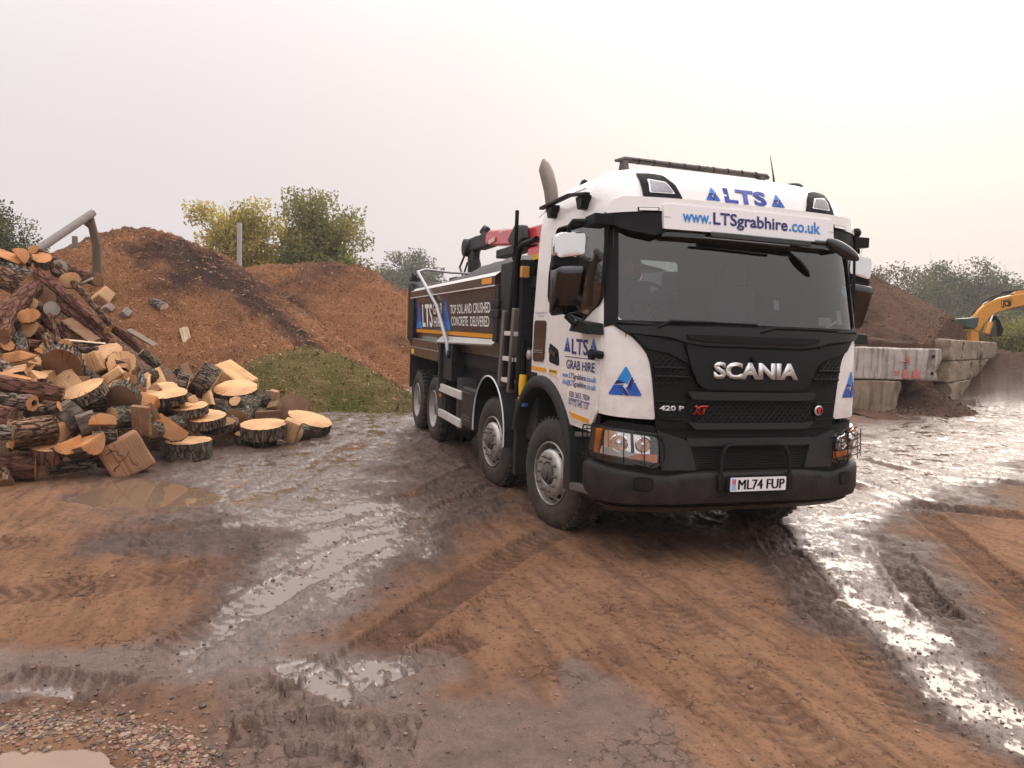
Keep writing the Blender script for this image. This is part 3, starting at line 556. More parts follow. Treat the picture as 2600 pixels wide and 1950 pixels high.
# --- cab inside
m = MB(); m.prism([(-.95, 1.60), (-.95, 1.93), (-.80, 1.985), (-.45, 1.97), (-.22, 1.90), (-.20, 1.60)], 'y', -1.10, 1.10); part(m, 'dashboard', interior, bevel=.02)
m = MB(); m.bx(-1.86, -.5, -1.15, 1.15, 1.30, 1.42); part(m, 'cab_floor', interior)
for y in (-.55, .60):
    m = MB(); m.box((-1.05, y, 1.75), (.48, .50, .16)); m.prism([(-1.42, 1.75), (-1.26, 1.75), (-1.30, 2.36), (-1.40, 2.36)], 'y', y-.25, y+.25); m.prism([(-1.40, 2.36), (-1.29, 2.36), (-1.29, 2.56), (-1.38, 2.57)], 'y', y-.14, y+.14); st = part(m, 'seat', interior, bevel=.04, seg=3)
    if y < 0: part(MB().prism(rounded([(y-.045, 2.42), (y-.05, 2.50), (y, 2.535), (y+.05, 2.50), (y+.03, 2.40)], .01), 'x', -1.289, -1.284), 'headrest_crest', M('crest_red', (.55, .06, .05), .6), st, 0)
m = MB(); th = np.linspace(0, 2*math.pi, 28, endpoint=False); cx_ = np.array((-.70, -.62, 2.12)); ax1 = np.array((0, 1.0, 0)); ax2 = np.array((-.55, 0, .83))
m.tube([cx_+(ax1*math.cos(a)+ax2*math.sin(a))*.22 for a in th], .016, 7, True); m.tube([cx_-ax1*.21, cx_+ax1*.21], .02, 6); m.tube([cx_, cx_-ax2*.2], .02, 6); m.tube([cx_, cx_+np.array((.25, 0, -.18))], .03, 8); part(m, 'steering_wheel', deep, T, 80)
panel('windscreen_sticker', [(1.06+.05*math.cos(a), 2.30+.05*math.sin(a)) for a in np.linspace(0, 6.28, 16, endpoint=False)], M('teal_sticker', (.05, .40, .45), .4), -.014, 0.0, T, .2)
for sx_, z_, w_, h_ in ((.80, 2.02, .16, .07), (1.0, 2.06, .07, .12), (.28, 2.14, .05, .08)): panel('dash_paper', [(sx_-w_/2, z_-h_/2), (sx_+w_/2, z_-h_/2), (sx_+w_/2, z_+h_/2), (sx_-w_/2, z_+h_/2)], M('dash_paper', (.35, .36, .38), .6), -.05, 0.0, T, .3)
part(MB().box((-.30, .10, 2.02), (.03, .09, .14)), 'phone_holder', deep, bevel=.01)
part(MB().prism(rounded([(-.21, 2.29), (-.21, 2.62), (.33, 2.62), (.33, 2.29)], .05), 'x', -1.905, -1.90), 'rear_window', wing_gl, T, 0)
# --- wheels
def wheel(x, y, steer, drive, dual):
    sg = -1 if y < 0 else 1; R0 = .525
    w = bpy.data.objects.new('wheel', None); COL.objects.link(w); w.parent = T; w.location = (x, y, .52); w.rotation_euler = (0, 0, steer); w.empty_display_size = .1
    def tyre(h0):
        wd_ = .30; m = MB(); pr = [(.30, .0), (.315, -.012), (.36, -.02), (.43, -.018), (.485, -.002), (.508, .018), (.520, .045), (.525, .075)]
        for k in range(1, 4): h = .075+(wd_-.15)*k/4; pr += [(.525, h-.010), (.512, h-.006), (.512, h+.006), (.525, h+.010)]
        full = pr+[(r, wd_-h) for r, h in reversed(pr[:8])]
        m.lathe([(r, h0-sg*0+(h if True else 0)) for r, h in full], 56, (0, 0, 0), (0, -sg, 0))
        m.v = [(a, (h0*0)+b, c) for a, b, c in m.v]
        return m
    def place(m, d): m.v = [(a, b+d, c) for a, b, c in m.v]; return m
    # outer face lies at local y = 0 side sg; lathe axis runs inward
    t = MB(); wd_ = .30; pr = [(.298, .02), (.305, .0), (.33, -.012), (.37, -.02), (.43, -.018), (.485, -.002), (.508, .018), (.520, .045), (.525, .075)]
    for k in range(1, 4): h = .075+(wd_-.15)*k/4; pr += [(.525, h-.012), (.510, h-.007), (.510, h+.007), (.525, h+.012)]
    pr += [(.525, wd_-.075), (.520, wd_-.045), (.508, wd_-.018), (.485, wd_+.002), (.40, wd_+.02), (.30, wd_)]
    t.lathe(pr, 64, (0, 0, 0), (0, -sg, 0), caps=False)
    ty = part(t, 'tyre', rubber, w, 50)
    lug = MB(); nl = 46 if not drive else 34
    for k in range(nl):
        a = 2*math.pi*k/nl; c, s_ = math.cos(a), math.sin(a); lw = .020 if not drive else .032; hh = .006 if not drive else .016
        for h0, h1, da in ((.02, .11, 0), (.19, .28, math.pi/nl)):
            c, s_ = math.cos(a+da), math.sin(a+da); rad, tan = np.array((c, 0, s_)), np.array((-s_, 0, c))
            lug.box(rad*(.518+hh/2)-np.array((0, sg*(h0+h1)/2, 0)), (.022+hh, h1-h0, lw*1.6), np.stack([rad, np.array((0, 1.0, 0)), tan], 1))
    part(lug, 'tread_lugs', rubber, ty, 0)['kind'] = 'stuff'
    part(MB().lathe([(.375, -.0205), (.385, -.0225), (.395, -.0205)], 48, (0, 0, 0), (0, -sg, 0), caps=False), 'sidewall_ring', rubber, ty, 60)
    r = MB()
    if not dual:   # steering wheels: hub stands proud
        r.lathe([(.300, .012), (.296, .0), (.286, .0), (.282, .02), (.274, .05), (.268, .085), (.255, .09), (.240, .045), (.230, .005), (.218, -.020), (.200, -.032), (.115, -.032), (.105, -.022), (.10, .01), (.085, .012)], 40, (0, 0, 0), (0, -sg, 0), caps=False); r.tube([(math.cos(a)*.293, sg*.006, math.sin(a)*.293) for a in np.linspace(0, 2*math.pi, 48, endpoint=False)], .007, 6, True)
        rim = part(r, 'rim', alu, w, 40)
        hb = MB(); hb.lathe([(.10, .0), (.098, -.03), (.085, -.05), (.06, -.058), (.055, -.075), (.03, -.082), (0, -.082)], 24, (0, 0, 0), (0, -sg, 0)); part(hb, 'hub', M('hub_mud', (.09, .08, .072), .7, metal=.2, var=.4, vs=14, bump=.4, bs=70), w, 40)
        hole = MB()
        for k in range(10):
            a = 2*math.pi*(k+.5)/10; o = np.array((math.cos(a)*.236, sg*-.022, math.sin(a)*.236)); hole.lathe([(0, -.006), (.024, -.004), (.024, .01), (0, .012)], 10, o, (math.cos(a)*.5, sg*.86, math.sin(a)*.5))
        part(hole, 'hand_holes', deep, rim)['kind'] = 'stuff'
        nr, nh = .16, -.032
    else:
        r.lathe([(.300, .012), (.296, .0), (.286, .002), (.278, .02), (.272, .05), (.262, .085), (.24, .105), (.20, .11), (.165, .11), (.12, .11), (.115, .09), (.085, .09)], 40, (0, 0, 0), (0, -sg, 0), caps=False); r.tube([(math.cos(a)*.293, sg*.006, math.sin(a)*.293) for a in np.linspace(0, 2*math.pi, 48, endpoint=False)], .007, 6, True)
        rim = part(r, 'rim', M('rim_paint', (.42, .41, .40), .45, var=.15, dirt=.35, dz=1.2), w, 40); hb = MB(); hb.lathe([(.115, .11), (.11, .05), (.09, .03), (0, .025)], 20, (0, 0, 0), (0, -sg, 0)); part(hb, 'hub', M('hub_mud', (0, 0, 0)), w, 40); nr, nh = .155, .11
    nu = MB()
    for k in range(10):
        a = 2*math.pi*k/10; o = (math.cos(a)*nr, -sg*nh, math.sin(a)*nr); nu.lathe([(.019, 0), (.017, -.02), (.011, -.022), (.010, -.045), (0, -.046)], 6, o, (0, -sg, 0))
    part(nu, 'wheel_nuts', M('nut_steel', (.28, .25, .22), .5, metal=.7, var=.3, dirt=.4), rim)['kind'] = 'stuff'
    if dual:
        o = bpy.data.objects.new('inner_tyre', ty.data); COL.objects.link(o); o.parent = w; o.location = (0, -sg*.34, 0)
    return w
for x, st, dual in ((-1.39, math.radians(9), 0), (-3.31, math.radians(6), 0), (-6.69, 0, 1), (-8.09, 0, 1)):
    for sg in (-1, 1): wheel(x, sg*1.215, st, dual, dual)
# --- chassis
m = MB(); m.bx(-8.8, -.9, -.46, -.38, .72, .99); m.bx(-8.8, -.9, .38, .46, .72, .99)
for x in (-8.7, -7.4, -5.6, -4.4, -2.4, -1.2): m.bx(x-.06, x+.06, -.38, .38, .76, .95)
part(m, 'chassis_frame', frame_m)
m = MB()
for x in (-1.39, -3.31, -6.69, -8.09): m.tube([(x, -1.0, .52), (x, -.4, .50), (x, .4, .50), (x, 1.0, .52)], .085, 10)
for x in (-6.69, -8.09): m.lathe([(0, -.2), (.2, -.12), (.22, 0), (.2, .12), (0, .2)], 14, (x, 0, .5), (1, 0, 0))
part(m, 'axles', frame_m, T, 50)
for sg in (-1, 1):
    # second axle mudguard with a pale lip
    mb = MB(); mb2 = MB(); path = []
    for a in np.linspace(math.radians(185), math.radians(-2), 24): path.append((-3.36+.66*math.cos(a), .66+.63*math.sin(a)))
    path = [(-4.02, .56)]+path+[(-2.70, .55)]
    pr = [(0, .92), (0, 1.27), (.02, 1.275), (.025, .92)]
    for i, (x, z) in enumerate(path):
        d = np.array((x+3.36, z-.66)); d = d/np.linalg.norm(d)
        for q, y in pr: mb.v.append((x+d[0]*q, sg*y, z+d[1]*q))
    mb.f = [(i*4+k, (i+1)*4+k, (i+1)*4+(k+1) % 4, i*4+(k+1) % 4) for i in range(len(path)-1) for k in range(4)]; mb.mi = [0]*len(mb.f)
    g_ = part(mb, 'mudguard', greyp, T, 50); part(MB().tube([(x, sg*1.274, z) for x, z in path], .011, 6), 'mudguard_lip', M('pale_lip', (.7, .7, .7), .4), g_, 60)
    # tank / battery box
    m = MB(); m.bx(-4.80, -4.10, sg*.62, sg*1.24, .50, 1.06); tk = part(m, 'side_tank', greyp, bevel=.05, seg=3)
    m = MB()
    for z in (.62, .66, .98): m.bx(-4.74, -4.30, sg*1.236, sg*1.246, z, z+.012)
    part(m, 'tank_ribs', M('tank_rib', (.09, .09, .095), .5), tk)
    m = MB(); m.lathe([(0, 0), (.3, 0), (.31, .02), (.31, .72), (.3, .74), (0, .74)], 28, (-5.15, sg*.9, .40), (0, 0, 1)); part(m, 'air_tank', frame_m, T, 50)
    m = MB(); m.bx(-5.75, -4.85, sg*.50, sg*.95, .55, 1.10); part(m, 'battery_box', frame_m, bevel=.02)
    for z0, z1 in ((.845, .970), (.455, .575)):
        m = MB(); m.bx(-6.28, -4.88, sg*1.19, sg*1.235, z0, z1); part(m, 'side_guard_rail', rail_m, bevel=.012)
    m = MB(); 
    for x in (-6.05, -5.0): m.bx(x-.03, x+.03, sg*1.10, sg*1.19, .45, 1.02)
    part(m, 'guard_post', frame_m)
    part(MB().box((-6.08, sg*1.245, .80), (.06, .02, .05)), 'side_marker_lamp', amber)
    # rear wing box over the two back axles
    m = MB(); m.prism([(-8.72, 1.30), (-6.28, 1.30), (-6.22, 1.47), (-8.72, 1.47)], 'y', sg*.80, sg*1.262); m.prism([(-8.62, 1.47), (-6.34, 1.47), (-6.42, 1.60), (-8.56, 1.60)], 'y', sg*.90, sg*1.255); rw = part(m, 'rear_wing', brown, bevel=.012)
    part(MB().prism([(-8.60, sg*1.257), (-6.40, sg*1.257), (-6.50, sg*1.12), (-8.52, sg*1.12)], 'z', 1.604, 1.612), 'wing_top_edge', alu, rw)
    part(MB().bx(-8.7, -6.25, sg*1.262, sg*1.27, 1.455, 1.468), 'wing_trim', alu, rw)
    part(MB().bx(-8.55, -8.30, sg*1.264, sg*1.268, 1.335, 1.425), 'warning_plate', yellow, rw)
    m = MB(); m.bx(-6.26, -6.18, sg*.75, sg*1.255, .90, 1.60); m.bx(-6.18, -5.6, sg*.75, sg*1.20, 1.05, 1.60); part(m, 'wing_front_flap', M('flap_blueblack', (.008, .010, .018), .5, dirt=.3), bevel=.01)
    m = MB(); m.bx(-8.76, -8.70, sg*.70, sg*1.255, .70, 1.45); part(m, 'rear_mud_flap', rubber)
    # yellow sleeves and hoses behind the cab
    for z0, z1, x in ((1.17, 1.38, -2.32), (.98, 1.14, -2.34), (.86, .96, -2.36)):
        part(MB().tube([(x, sg*1.20, z0), (x+.01, sg*1.21, (z0+z1)/2), (x, sg*1.20, z1)], .045, 10), 'hose_sleeve', yellow, T, 50)
    m = MB(); m.tube([(-2.34, sg*1.20, .60), (-2.34, sg*1.20, 1.75)], .03, 8); m.tube([(-2.45, sg*1.15, .75), (-2.55, sg*1.17, .65), (-2.6, sg*1.1, .85), (-2.5, sg*1.1, 1.0)], .015, 6); part(m, 'hydraulic_hose', deep, T, 60)
    part(MB().bx(-2.41, -2.37, sg*1.22, sg*1.25, .66, .80), 'yellow_tag', yellow)
    part(MB().bx(-2.345, -2.315, sg*1.245, sg*1.262, .74, .88), 'red_marker', M('red_lens', (.8, .05, .01), .3))
    part(MB().lathe([(0, 0), (.05, 0), (.05, .05), (.03, .06), (0, .06)], 14, (-2.12, sg*1.18, 1.60), (0, sg, 0)), 'filler_cap', alu, T, 40)
    m = MB(); m.bx(-2.45, -2.0, sg*.60, sg*1.16, .70, 1.66); part(m, 'rear_cab_cabinet', frame_m, bevel=.02)
part(MB().tube([(-2.20, -1.24, 1.075), (-2.15, -1.26, 1.09), (-2.10, -1.24, 1.10)], .03, 8), 'blue_coupling', M('blue_plastic', (.08, .25, .65), .4), T, 50)
# crane base with ladder, hoop and post
for xs, nm in (((-3.02, -2.93), ''), ((-2.72, -2.63), '')): pass
m = MB(); m.bar((-3.02, -1.22, 1.16), (-2.92, -1.22, 2.06), .07, .10, (0, 1, 0)); m.bar((-2.66, -1.22, 1.16), (-2.57, -1.22, 2.08), .07, .10, (0, 1, 0)); ld = part(m, 'ladder', steel_grey, bevel=.012)
for z in (1.26, 1.50, 1.78): part(MB().bx(-2.98+(z-1.16)*.1, -2.62+(z-1.16)*.1, -1.25, -1.17, z, z+.05), 'rung', rail_m, ld, bevel=.006)
part(MB().bx(-2.92, -2.72, -1.19, -1.10, 1.38, 1.66), 'ladder_bracket', dark_metal, ld, bevel=.01)
m = MB(); m.tube([(-2.62, -1.23, 1.2), (-2.60, -1.23, 2.55), (-2.52, -1.23, 2.70), (-2.42, -1.23, 2.745), (-2.0, -1.23, 2.76)], .032, 8); m.tube([(-2.60, -1.23, 2.55), (-2.72, -1.23, 2.62), (-2.66, -1.23, 2.75), (-2.66, -1.23, 3.13)], .022, 6); part(m, 'guard_hoop', deep, T, 60)
m = MB(); m.bx(-3.0, -2.2, -1.0, 1.0, .95, 1.25); m.bx(-2.85, -2.25, -.45, .45, 1.25, 2.0); part(m, 'crane_base', dark_metal, bevel=.03)
part(MB().bx(-2.60, -2.50, -1.20, -1.0, 1.25, 2.60), 'valve_post', frame_m, bevel=.01)
vb = MB(); vb.bx(-2.46, -2.40, -1.24, -1.15, 2.40, 2.52); part(vb, 'control_box', M('control_orange', (.55, .27, .06), .5), bevel=.008)
m = MB(); [m.tube([(-2.25-.08*k, -1.05, 2.2), (-2.25-.08*k, -1.06, 2.48), (-2.22-.08*k, -1.0, 2.60), (-2.2-.08*k, -.9, 2.95)], .014, 6) for k in range(5)]
part(m, 'control_levers', deep, T, 60)
m = MB(); m.bx(-2.5, -2.0, -1.1, -.7, 2.30, 2.42); m.bx(-2.5, -2.0, -1.05, -.75, 2.42, 2.47); part(m, 'valve_block', dark_metal, bevel=.01)
part(MB().bx(-2.55, -2.05, -1.08, -.6, 2.60, 2.66), 'walkway_edge', yellow)
m = MB(); m.lathe([(.22, 0), (.22, .5), (.18, .55), (.18, 1.0), (.2, 1.05)], 20, (-2.55, 0, 2.0), (0, 0, 1)); part(m, 'crane_column', redp, T, 40)
bo = MB(); bo.prism([(-2.4, 3.02), (-2.4, 3.24), (-3.2, 3.28), (-5.3, 3.34), (-7.35, 3.53), (-7.58, 3.48), (-7.60, 3.31), (-7.2, 3.25), (-5.2, 3.08), (-3.2, 3.03)], 'y', -.20, .06); bom = part(bo, 'crane_boom', redp, bevel=.03, seg=3)
part(MB().prism([(-2.3, 2.72), (-2.3, 3.02), (-5.1, 3.02), (-5.15, 2.80), (-4.9, 2.74)], 'y', -.26, .02), 'crane_lower_boom', redp, T, bevel=.03)
part(MB().bx(-7.0, -5.4, -.17, .01, 3.02, 3.16), 'boom_cylinder_guard', dark_metal, bom, bevel=.02)
bmp = lambda u, v, o: np.array((u, -.22-o, v)); letters('boom_lettering', 'HIAB', -6.65, -6.30, 3.40, .05, whitepr, .004, bom, .02, mapf=bmp); panel('boom_sticker', [(-7.28, 3.28), (-6.92, 3.30), (-6.92, 3.37), (-7.28, 3.35)], M('pale_sticker', (.75, .55, .55), .5), .004, .003, bom, .2, mapf=bmp)
part(MB().prism([(-5.95, 3.20), (-5.6, 3.40), (-5.25, 3.36), (-5.15, 3.15), (-5.6, 3.06)], 'y', -.32, -.2), 'boom_pivot_guard', dark_metal, bom, bevel=.03)
m = MB(); m.bx(-8.30, -7.5, -.18, .02, 3.28, 3.53); ex = part(m, 'boom_extension', dark_metal, bevel=.02)
m = MB(); m.tube([(-8.25, -.08, 3.60), (-8.05, -.08, 3.66), (-7.85, -.08, 3.60)], .05, 8); m.bx(-8.15, -7.9, -.12, -.02, 3.52, 3.60); part(m, 'extension_fittings', dark_metal, ex, bevel=.01)
m = MB(); m.box((-8.65, -.08, 3.42), (.62, .16, .26)); m.lathe([(0, -.16), (.17, -.16), (.17, .16), (0, .16)], 18, (-9.0, -.08, 3.38), (0, 1, 0)); m.bx(-9.0, -8.6, -.15, 0, 3.05, 3.3); rt_ = part(m, 'grab_rotator', dark_metal, bevel=.03)
m = MB(); m.lathe([(.10, 0), (.13, -.1), (.13, -.3), (.2, -.36), (.2, -.5), (0, -.5)], 16, (-8.7, -.08, 3.15), (0, 0, 1)); m.tube([(-8.9, -.2, 3.3), (-9.05, -.28, 3.0), (-8.85, -.25, 2.8), (-8.6, -.2, 2.9)], .022, 7); m.tube([(-8.8, .0, 3.3), (-8.6, -.25, 3.05), (-8.7, -.28, 2.85)], .02, 7); m.prism([(-9.1, 2.2), (-8.3, 2.2), (-8.42, 2.78), (-8.98, 2.78)], 'y', -.5, .35); part(m, 'grab', dark_metal, T, bevel=.02)
m = MB(); m.tube([(-2.35, -.7, 2.9), (-2.5, -.7, 3.12), (-2.62, -.7, 3.2), (-2.66, -.7, 3.0), (-2.6, -.6, 2.7)], .05, 8); m.tube([(-3.0, -.3, 3.1), (-2.9, -.4, 3.45), (-2.7, -.45, 3.5), (-2.5, -.4, 3.2), (-2.5, -.3, 2.8)], .045, 8); part(m, 'crane_hoses', deep, T, 60)
# exhaust stack
m = MB(); m.tube([(-2.14, -1.02, 1.7), (-2.14, -1.02, 2.9), (-2.16, -1.02, 3.15), (-2.22, -1.02, 3.30), (-2.32, -1.02, 3.44), (-2.42, -1.02, 3.55), (-2.47, -1.02, 3.64)], [.085, .085, .088, .092, .094, .085, .03], 16); m.v = [(x, -1.02+(y+1.02)*.75, z) for x, y, z in m.v]; part(m, 'exhaust_stack', rust_m, T, 70)
# --- tipper body
def tsec(x, sg):   # outer face of a body side
    return [(x, sg*1.10, 1.55), (x, sg*1.19, 1.70), (x, sg*1.235, 2.36)]
for sg in (-1, 1):
    m = MB(); y0, y1 = sg*1.195, sg*1.235
    m.add([(-8.80, sg*1.10, 1.50), (-3.15, sg*1.10, 1.50), (-3.15, y0, 1.72), (-8.80, y0, 1.72), (-8.80, y1, 2.36), (-3.15, y1, 2.36), (-8.80, y1-sg*.06, 2.36), (-3.15, y1-sg*.06, 2.36), (-3.15, sg*1.04, 1.50), (-8.80, sg*1.04, 1.50)], [(0, 1, 2, 3), (3, 2, 5, 4), (4, 5, 7, 6), (6, 7, 8, 9), (9, 8, 1, 0), (0, 3, 4, 6, 9), (1, 8, 7, 5, 2)])
    sd = part(m, 'tipper_side', brown, smooth=20)
    fs = lambda u, v, o, sg=sg: np.array((u, sg*(1.195+.04*(v-1.72)/.64+o), v))
    m = MB(); m.prism([(sg*1.18, 2.36), (sg*1.262, 2.36), (sg*1.262, 2.47), (sg*1.20, 2.515), (sg*1.15, 2.515)], 'x', -8.78, -3.30); part(m, 'top_rail', brown, sd)
    m = MB(); m.add([(-8.80, sg*1.266, 2.468), (-3.28, sg*1.266, 2.468), (-3.28, sg*1.20, 2.523), (-8.80, sg*1.20, 2.523)], [(0, 1, 2, 3)]); m.bx(-8.80, -3.28, sg*1.262, sg*1.268, 2.345, 2.362); part(m, 'rail_trim', rail_m, sd, 0)
    part(MB().bx(-3.85, -3.42, sg*1.263, sg*1.268, 2.385, 2.455), 'reflector_tape', orange, sd)
    panel('orange_strip', [(-8.45, 1.785), (-3.17, 1.785), (-3.17, 1.732), (-8.45, 1.732)], orange, .004, .003, sd, .8, mapf=fs)
    m = MB(); m.add([(-6.30, sg*1.20, 1.705), (-3.15, sg*1.20, 1.725), (-3.33, sg*1.27, 1.665), (-6.42, sg*1.27, 1.61), (-6.42, sg*1.26, 1.59), (-3.33, sg*1.26, 1.645)], [(0, 1, 2, 3), (3, 2, 5, 4)]); part(m, 'spill_chute', alu, sd, 0)
    for x in (-8.55,): part(MB().bx(x-.12, x+.05, sg*1.20, sg*1.262, 1.62, 2.36), 'rear_post', frame_m, sd, bevel=.01)
    for x in (-3.20,): part(MB().prism([(x-.14, 1.70), (x+.04, 1.70), (x+.04, 2.36), (x-.10, 2.36)], 'y', sg*1.19, sg*1.262), 'front_post', frame_m, sd, bevel=.01)
    for z in (2.10, 1.98): part(MB().bx(-3.42, -3.10, sg*1.25, sg*1.275, z, z+.09), 'post_bracket', frame_m, sd, bevel=.01)
    if sg < 0:
        panel('side_sign', [(-8.05, 1.80), (-3.50, 1.80), (-3.50, 2.30), (-8.05, 2.24)], M('sign_brown', (.050, .024, .015), .5, var=.25), .003, .002, sd, .8, mapf=fs)
        emblem_poly = lambda cx: [(cx-.26, 1.80), (cx-.05, 2.24), (cx+.03, 2.24), (cx+.26, 1.80), (cx+.10, 1.80), (cx+.04, 1.98), (cx-.06, 1.98), (cx-.10, 1.80)]
        for cx in (-8.15, -5.98): panel('blue_logo', [(cx-.26, 1.80), (cx-.06, 2.26), (cx+.04, 2.26), (cx+.28, 1.80)], mblue, .006, .002, sd, .2, mapf=fs); panel('blue_logo_foot', [(cx-.26, 1.80), (cx-.20, 1.93), (cx+.21, 1.93), (cx+.28, 1.80)], lblue, .009, .002, sd, .2, mapf=fs)
        letters('side_lettering', 'LTS', -7.83, -6.98, 1.845, .365, whitepr, .007, sd, .02, mapf=fs)
        letters('side_lettering', 'GRAB', -6.92, -6.25, 2.045, .165, whitepr, .007, sd, .01, mapf=fs); letters('side_lettering', 'HIRE', -6.88, -6.27, 1.845, .15, whitepr, .007, sd, .01, mapf=fs)
        letters('side_lettering', 'TOP SOIL AND CRUSHED', -5.68, -3.58, 2.045, .125, whitepr, .007, sd, .012, mapf=fs); letters('side_lettering', 'CONCRETE  DELIVERED', -5.64, -3.64, 1.875, .125, whitepr, .007, sd, .012, mapf=fs)
        panel('printed_rule', [(-6.85, 1.802), (-6.2, 1.802), (-6.2, 1.81), (-6.85, 1.81)], lblue, .006, .002, sd, .8, mapf=fs)
        panel('data_sticker', [(-3.42, 1.80), (-3.20, 1.80), (-3.22, 1.86), (-3.42, 1.86)], rail_m, .006, .002, sd, .8, mapf=fs); panel('data_sticker', [(-3.42, 1.875), (-3.22, 1.875), (-3.24, 1.96), (-3.42, 1.96)], rail_m, .006, .002, sd, .8, mapf=fs)
m = MB(); m.bx(-8.80, -3.15, -1.04, 1.04, 1.30, 1.50); part(m, 'tipper_floor', frame_m)
m = MB(); m.prism([(-3.16, 1.3), (-2.95, 1.3), (-2.72, 2.45), (-2.72, 2.60), (-3.16, 2.60)], 'y', -1.24, 1.24); part(m, 'headboard', M('headboard_black', (.013, .014, .017), .55, spec=.3, dirt=.2), bevel=.02)
m = MB(); m.add([(-8.62, y, z) for y, z in ((-1.255, 1.45), (1.255, 1.45), (1.255, 2.50), (-1.255, 2.50))]+[(-9.12, y, z) for y, z in ((-1.255, 1.60), (1.255, 1.60), (1.255, 2.68), (-1.255, 2.68))], [(0, 1, 2, 3), (4, 5, 6, 7), (0, 3, 7, 4), (1, 2, 6, 5), (0, 1, 5, 4), (3, 2, 6, 7)]); tg = part(m, 'tailgate', frame_m, bevel=.02)
part(MB().tube([(-9.12, -1.262, 1.62), (-9.18, -1.262, 2.2), (-9.14, -1.262, 2.55)], .012, 6), 'tailgate_tape', orange, tg, 60)
m = MB(); m.bx(-9.05, -8.75, -1.26, -1.10, 2.68, 2.74); m.tube([(-9.1, -1.2, 2.74), (-8.9, -1.2, 2.80), (-8.7, -1.2, 2.76)], .03, 7); m.lathe([(0, 0), (.05, 0), (.05, .1), (0, .1)], 10, (-8.85, -1.2, 2.72), (0, 0, 1)); part(m, 'tailgate_hinge', dark_metal, tg, bevel=.006)
part(MB().bx(-8.8, -8.65, -1.2, 1.2, .55, .75), 'rear_bumper', frame_m, bevel=.02)
for sg in (-1, 1): part(MB().bx(-8.83, -8.80, sg*.7, sg*1.1, .78, .92), 'tail_lamp', M('red_lens', (0, 0, 0)))
# rolled sheet cover
ts = np.linspace(-8.9, -3.15, 30); mb = MB()
for x in ts:
    hgt = np.interp(x, [-8.9, -7.6, -6.0, -5.0, -3.15], [2.66, 2.66, 2.74, 2.86, 2.76])
    for k in range(15):
        y = -1.12+2.24*k/14; e = 1-(abs(y)/1.12)**4
        mb.v.append((x, y, 2.50+(hgt-2.50)*e+.025*math.sin(x*5+y*3)*e+.02*math.sin(x*11-y*7)))
mb.f = [(i*15+k, i*15+k+1, (i+1)*15+k+1, (i+1)*15+k) for i in range(29) for k in range(14)]; mb.mi = [0]*len(mb.f)
part(mb, 'load_cover', tarp_m, T, 180)
m = MB(); m.tube([(-5.56, -1.275, 1.45), (-5.60, -1.275, 1.60), (-5.95, -1.275, 1.85), (-6.40, -1.275, 2.17), (-7.3, -1.275, 2.50), (-8.10, -1.275, 2.80), (-8.28, -1.10, 2.86), (-8.35, -.6, 2.84), (-8.3, .5, 2.84)], [.024, .034, .034, .03, .026, .026, .024, .022, .022], 8); part(m, 'cover_arm', M('arm_grey', (.40, .40, .41), .45, metal=.4, var=.15), T, 60)
m = MB(); m.prism([(-5.7, 1.35), (-5.45, 1.35), (-5.4, 1.62), (-5.7, 1.62)], 'y', -1.24, -1.18); m.lathe([(0, 0), (.06, 0), (.06, .05), (0, .05)], 12, (-5.57, -1.24, 1.45), (0, -1, 0)); part(m, 'cover_arm_pivot', dark_metal, T, bevel=.008)
m = MB(); m.tube([(-4.6, -.75, 1.30), (-3.2, -.75, 1.28)], .16, 14); part(m, 'tipping_cylinder', M('cylinder_band', (.5, .36, .12), .5, var=.3), T, 50)
m = MB(); m.bx(-6.1, -3.1, -1.0, 1.0, 1.05, 1.30); part(m, 'sub_frame', deep)
# ------------------------------------------------------------------ ground: one sheet, fine where the yard is seen close
KS = 1.1754
def g2(x, y, z=0.0): return gnd(x*KS, y*KS, z)
def line_mask(X, Y, pts):
    """1 on the line, 0 at its half width, falling on; half width per point"""
    best = np.full(X.shape, -9.0)
    for (x0, y0, r0), (x1, y1, r1) in zip(pts[:-1], pts[1:]):
        dx, dy = x1-x0, y1-y0; L = dx*dx+dy*dy; t = np.clip(((X-x0)*dx+(Y-y0)*dy)/L, 0, 1)
        d = np.hypot(X-x0-t*dx, Y-y0-t*dy); best = np.maximum(best, 1-d/(r0+(r1-r0)*t))
    return best
def W3(l): return [(*g2(x, y)[:2], r) for x, y, r in l]
WET = [W3([(870, 850, 1.6), (800, 890, 1.5), (730, 950, 1.3), (640, 1010, 1.4), (600, 1060, 1.15), (710, 1105, .95), (780, 1150, .75), (730, 1205, .62), (660, 1275, .50), (580, 1345, .40), (500, 1410, .30)]),
       W3([(520, 1400, .16), (640, 1445, .14), (760, 1440, .20), (880, 1440, .12)]), W3([(700, 1470, .10), (830, 1500, .14)]),
       W3([(170, 1074, .16), (330, 1066, .36), (480, 1085, .34), (660, 1140, .30), (850, 1170, .25)]),
       W3([(2230, 880, 3.2), (2080, 950, 2.0), (1920, 1030, 1.2), (1800, 1085, .62), (1795, 1150, .36), (1840, 1225, .30), (1890, 1300, .25), (1975, 1390, .24), (2080, 1480, .24), (2230, 1600, .26)]),
       W3([(0, 1500, .10), (120, 1490, .09)])]
SHEEN = [W3([(520, 1380, .30), (600, 1430, .34), (740, 1470, .45), (900, 1450, .30), (960, 1440, .16)]), W3([(600, 1480, .3), (760, 1560, .5), (1000, 1640, .6), (1150, 1700, .5)]), W3([(0, 1440, .2), (200, 1440, .25), (450, 1420, .3)]), W3([(1240, 1430, .1), (1330, 1560, .3), (1400, 1700, .35)])]
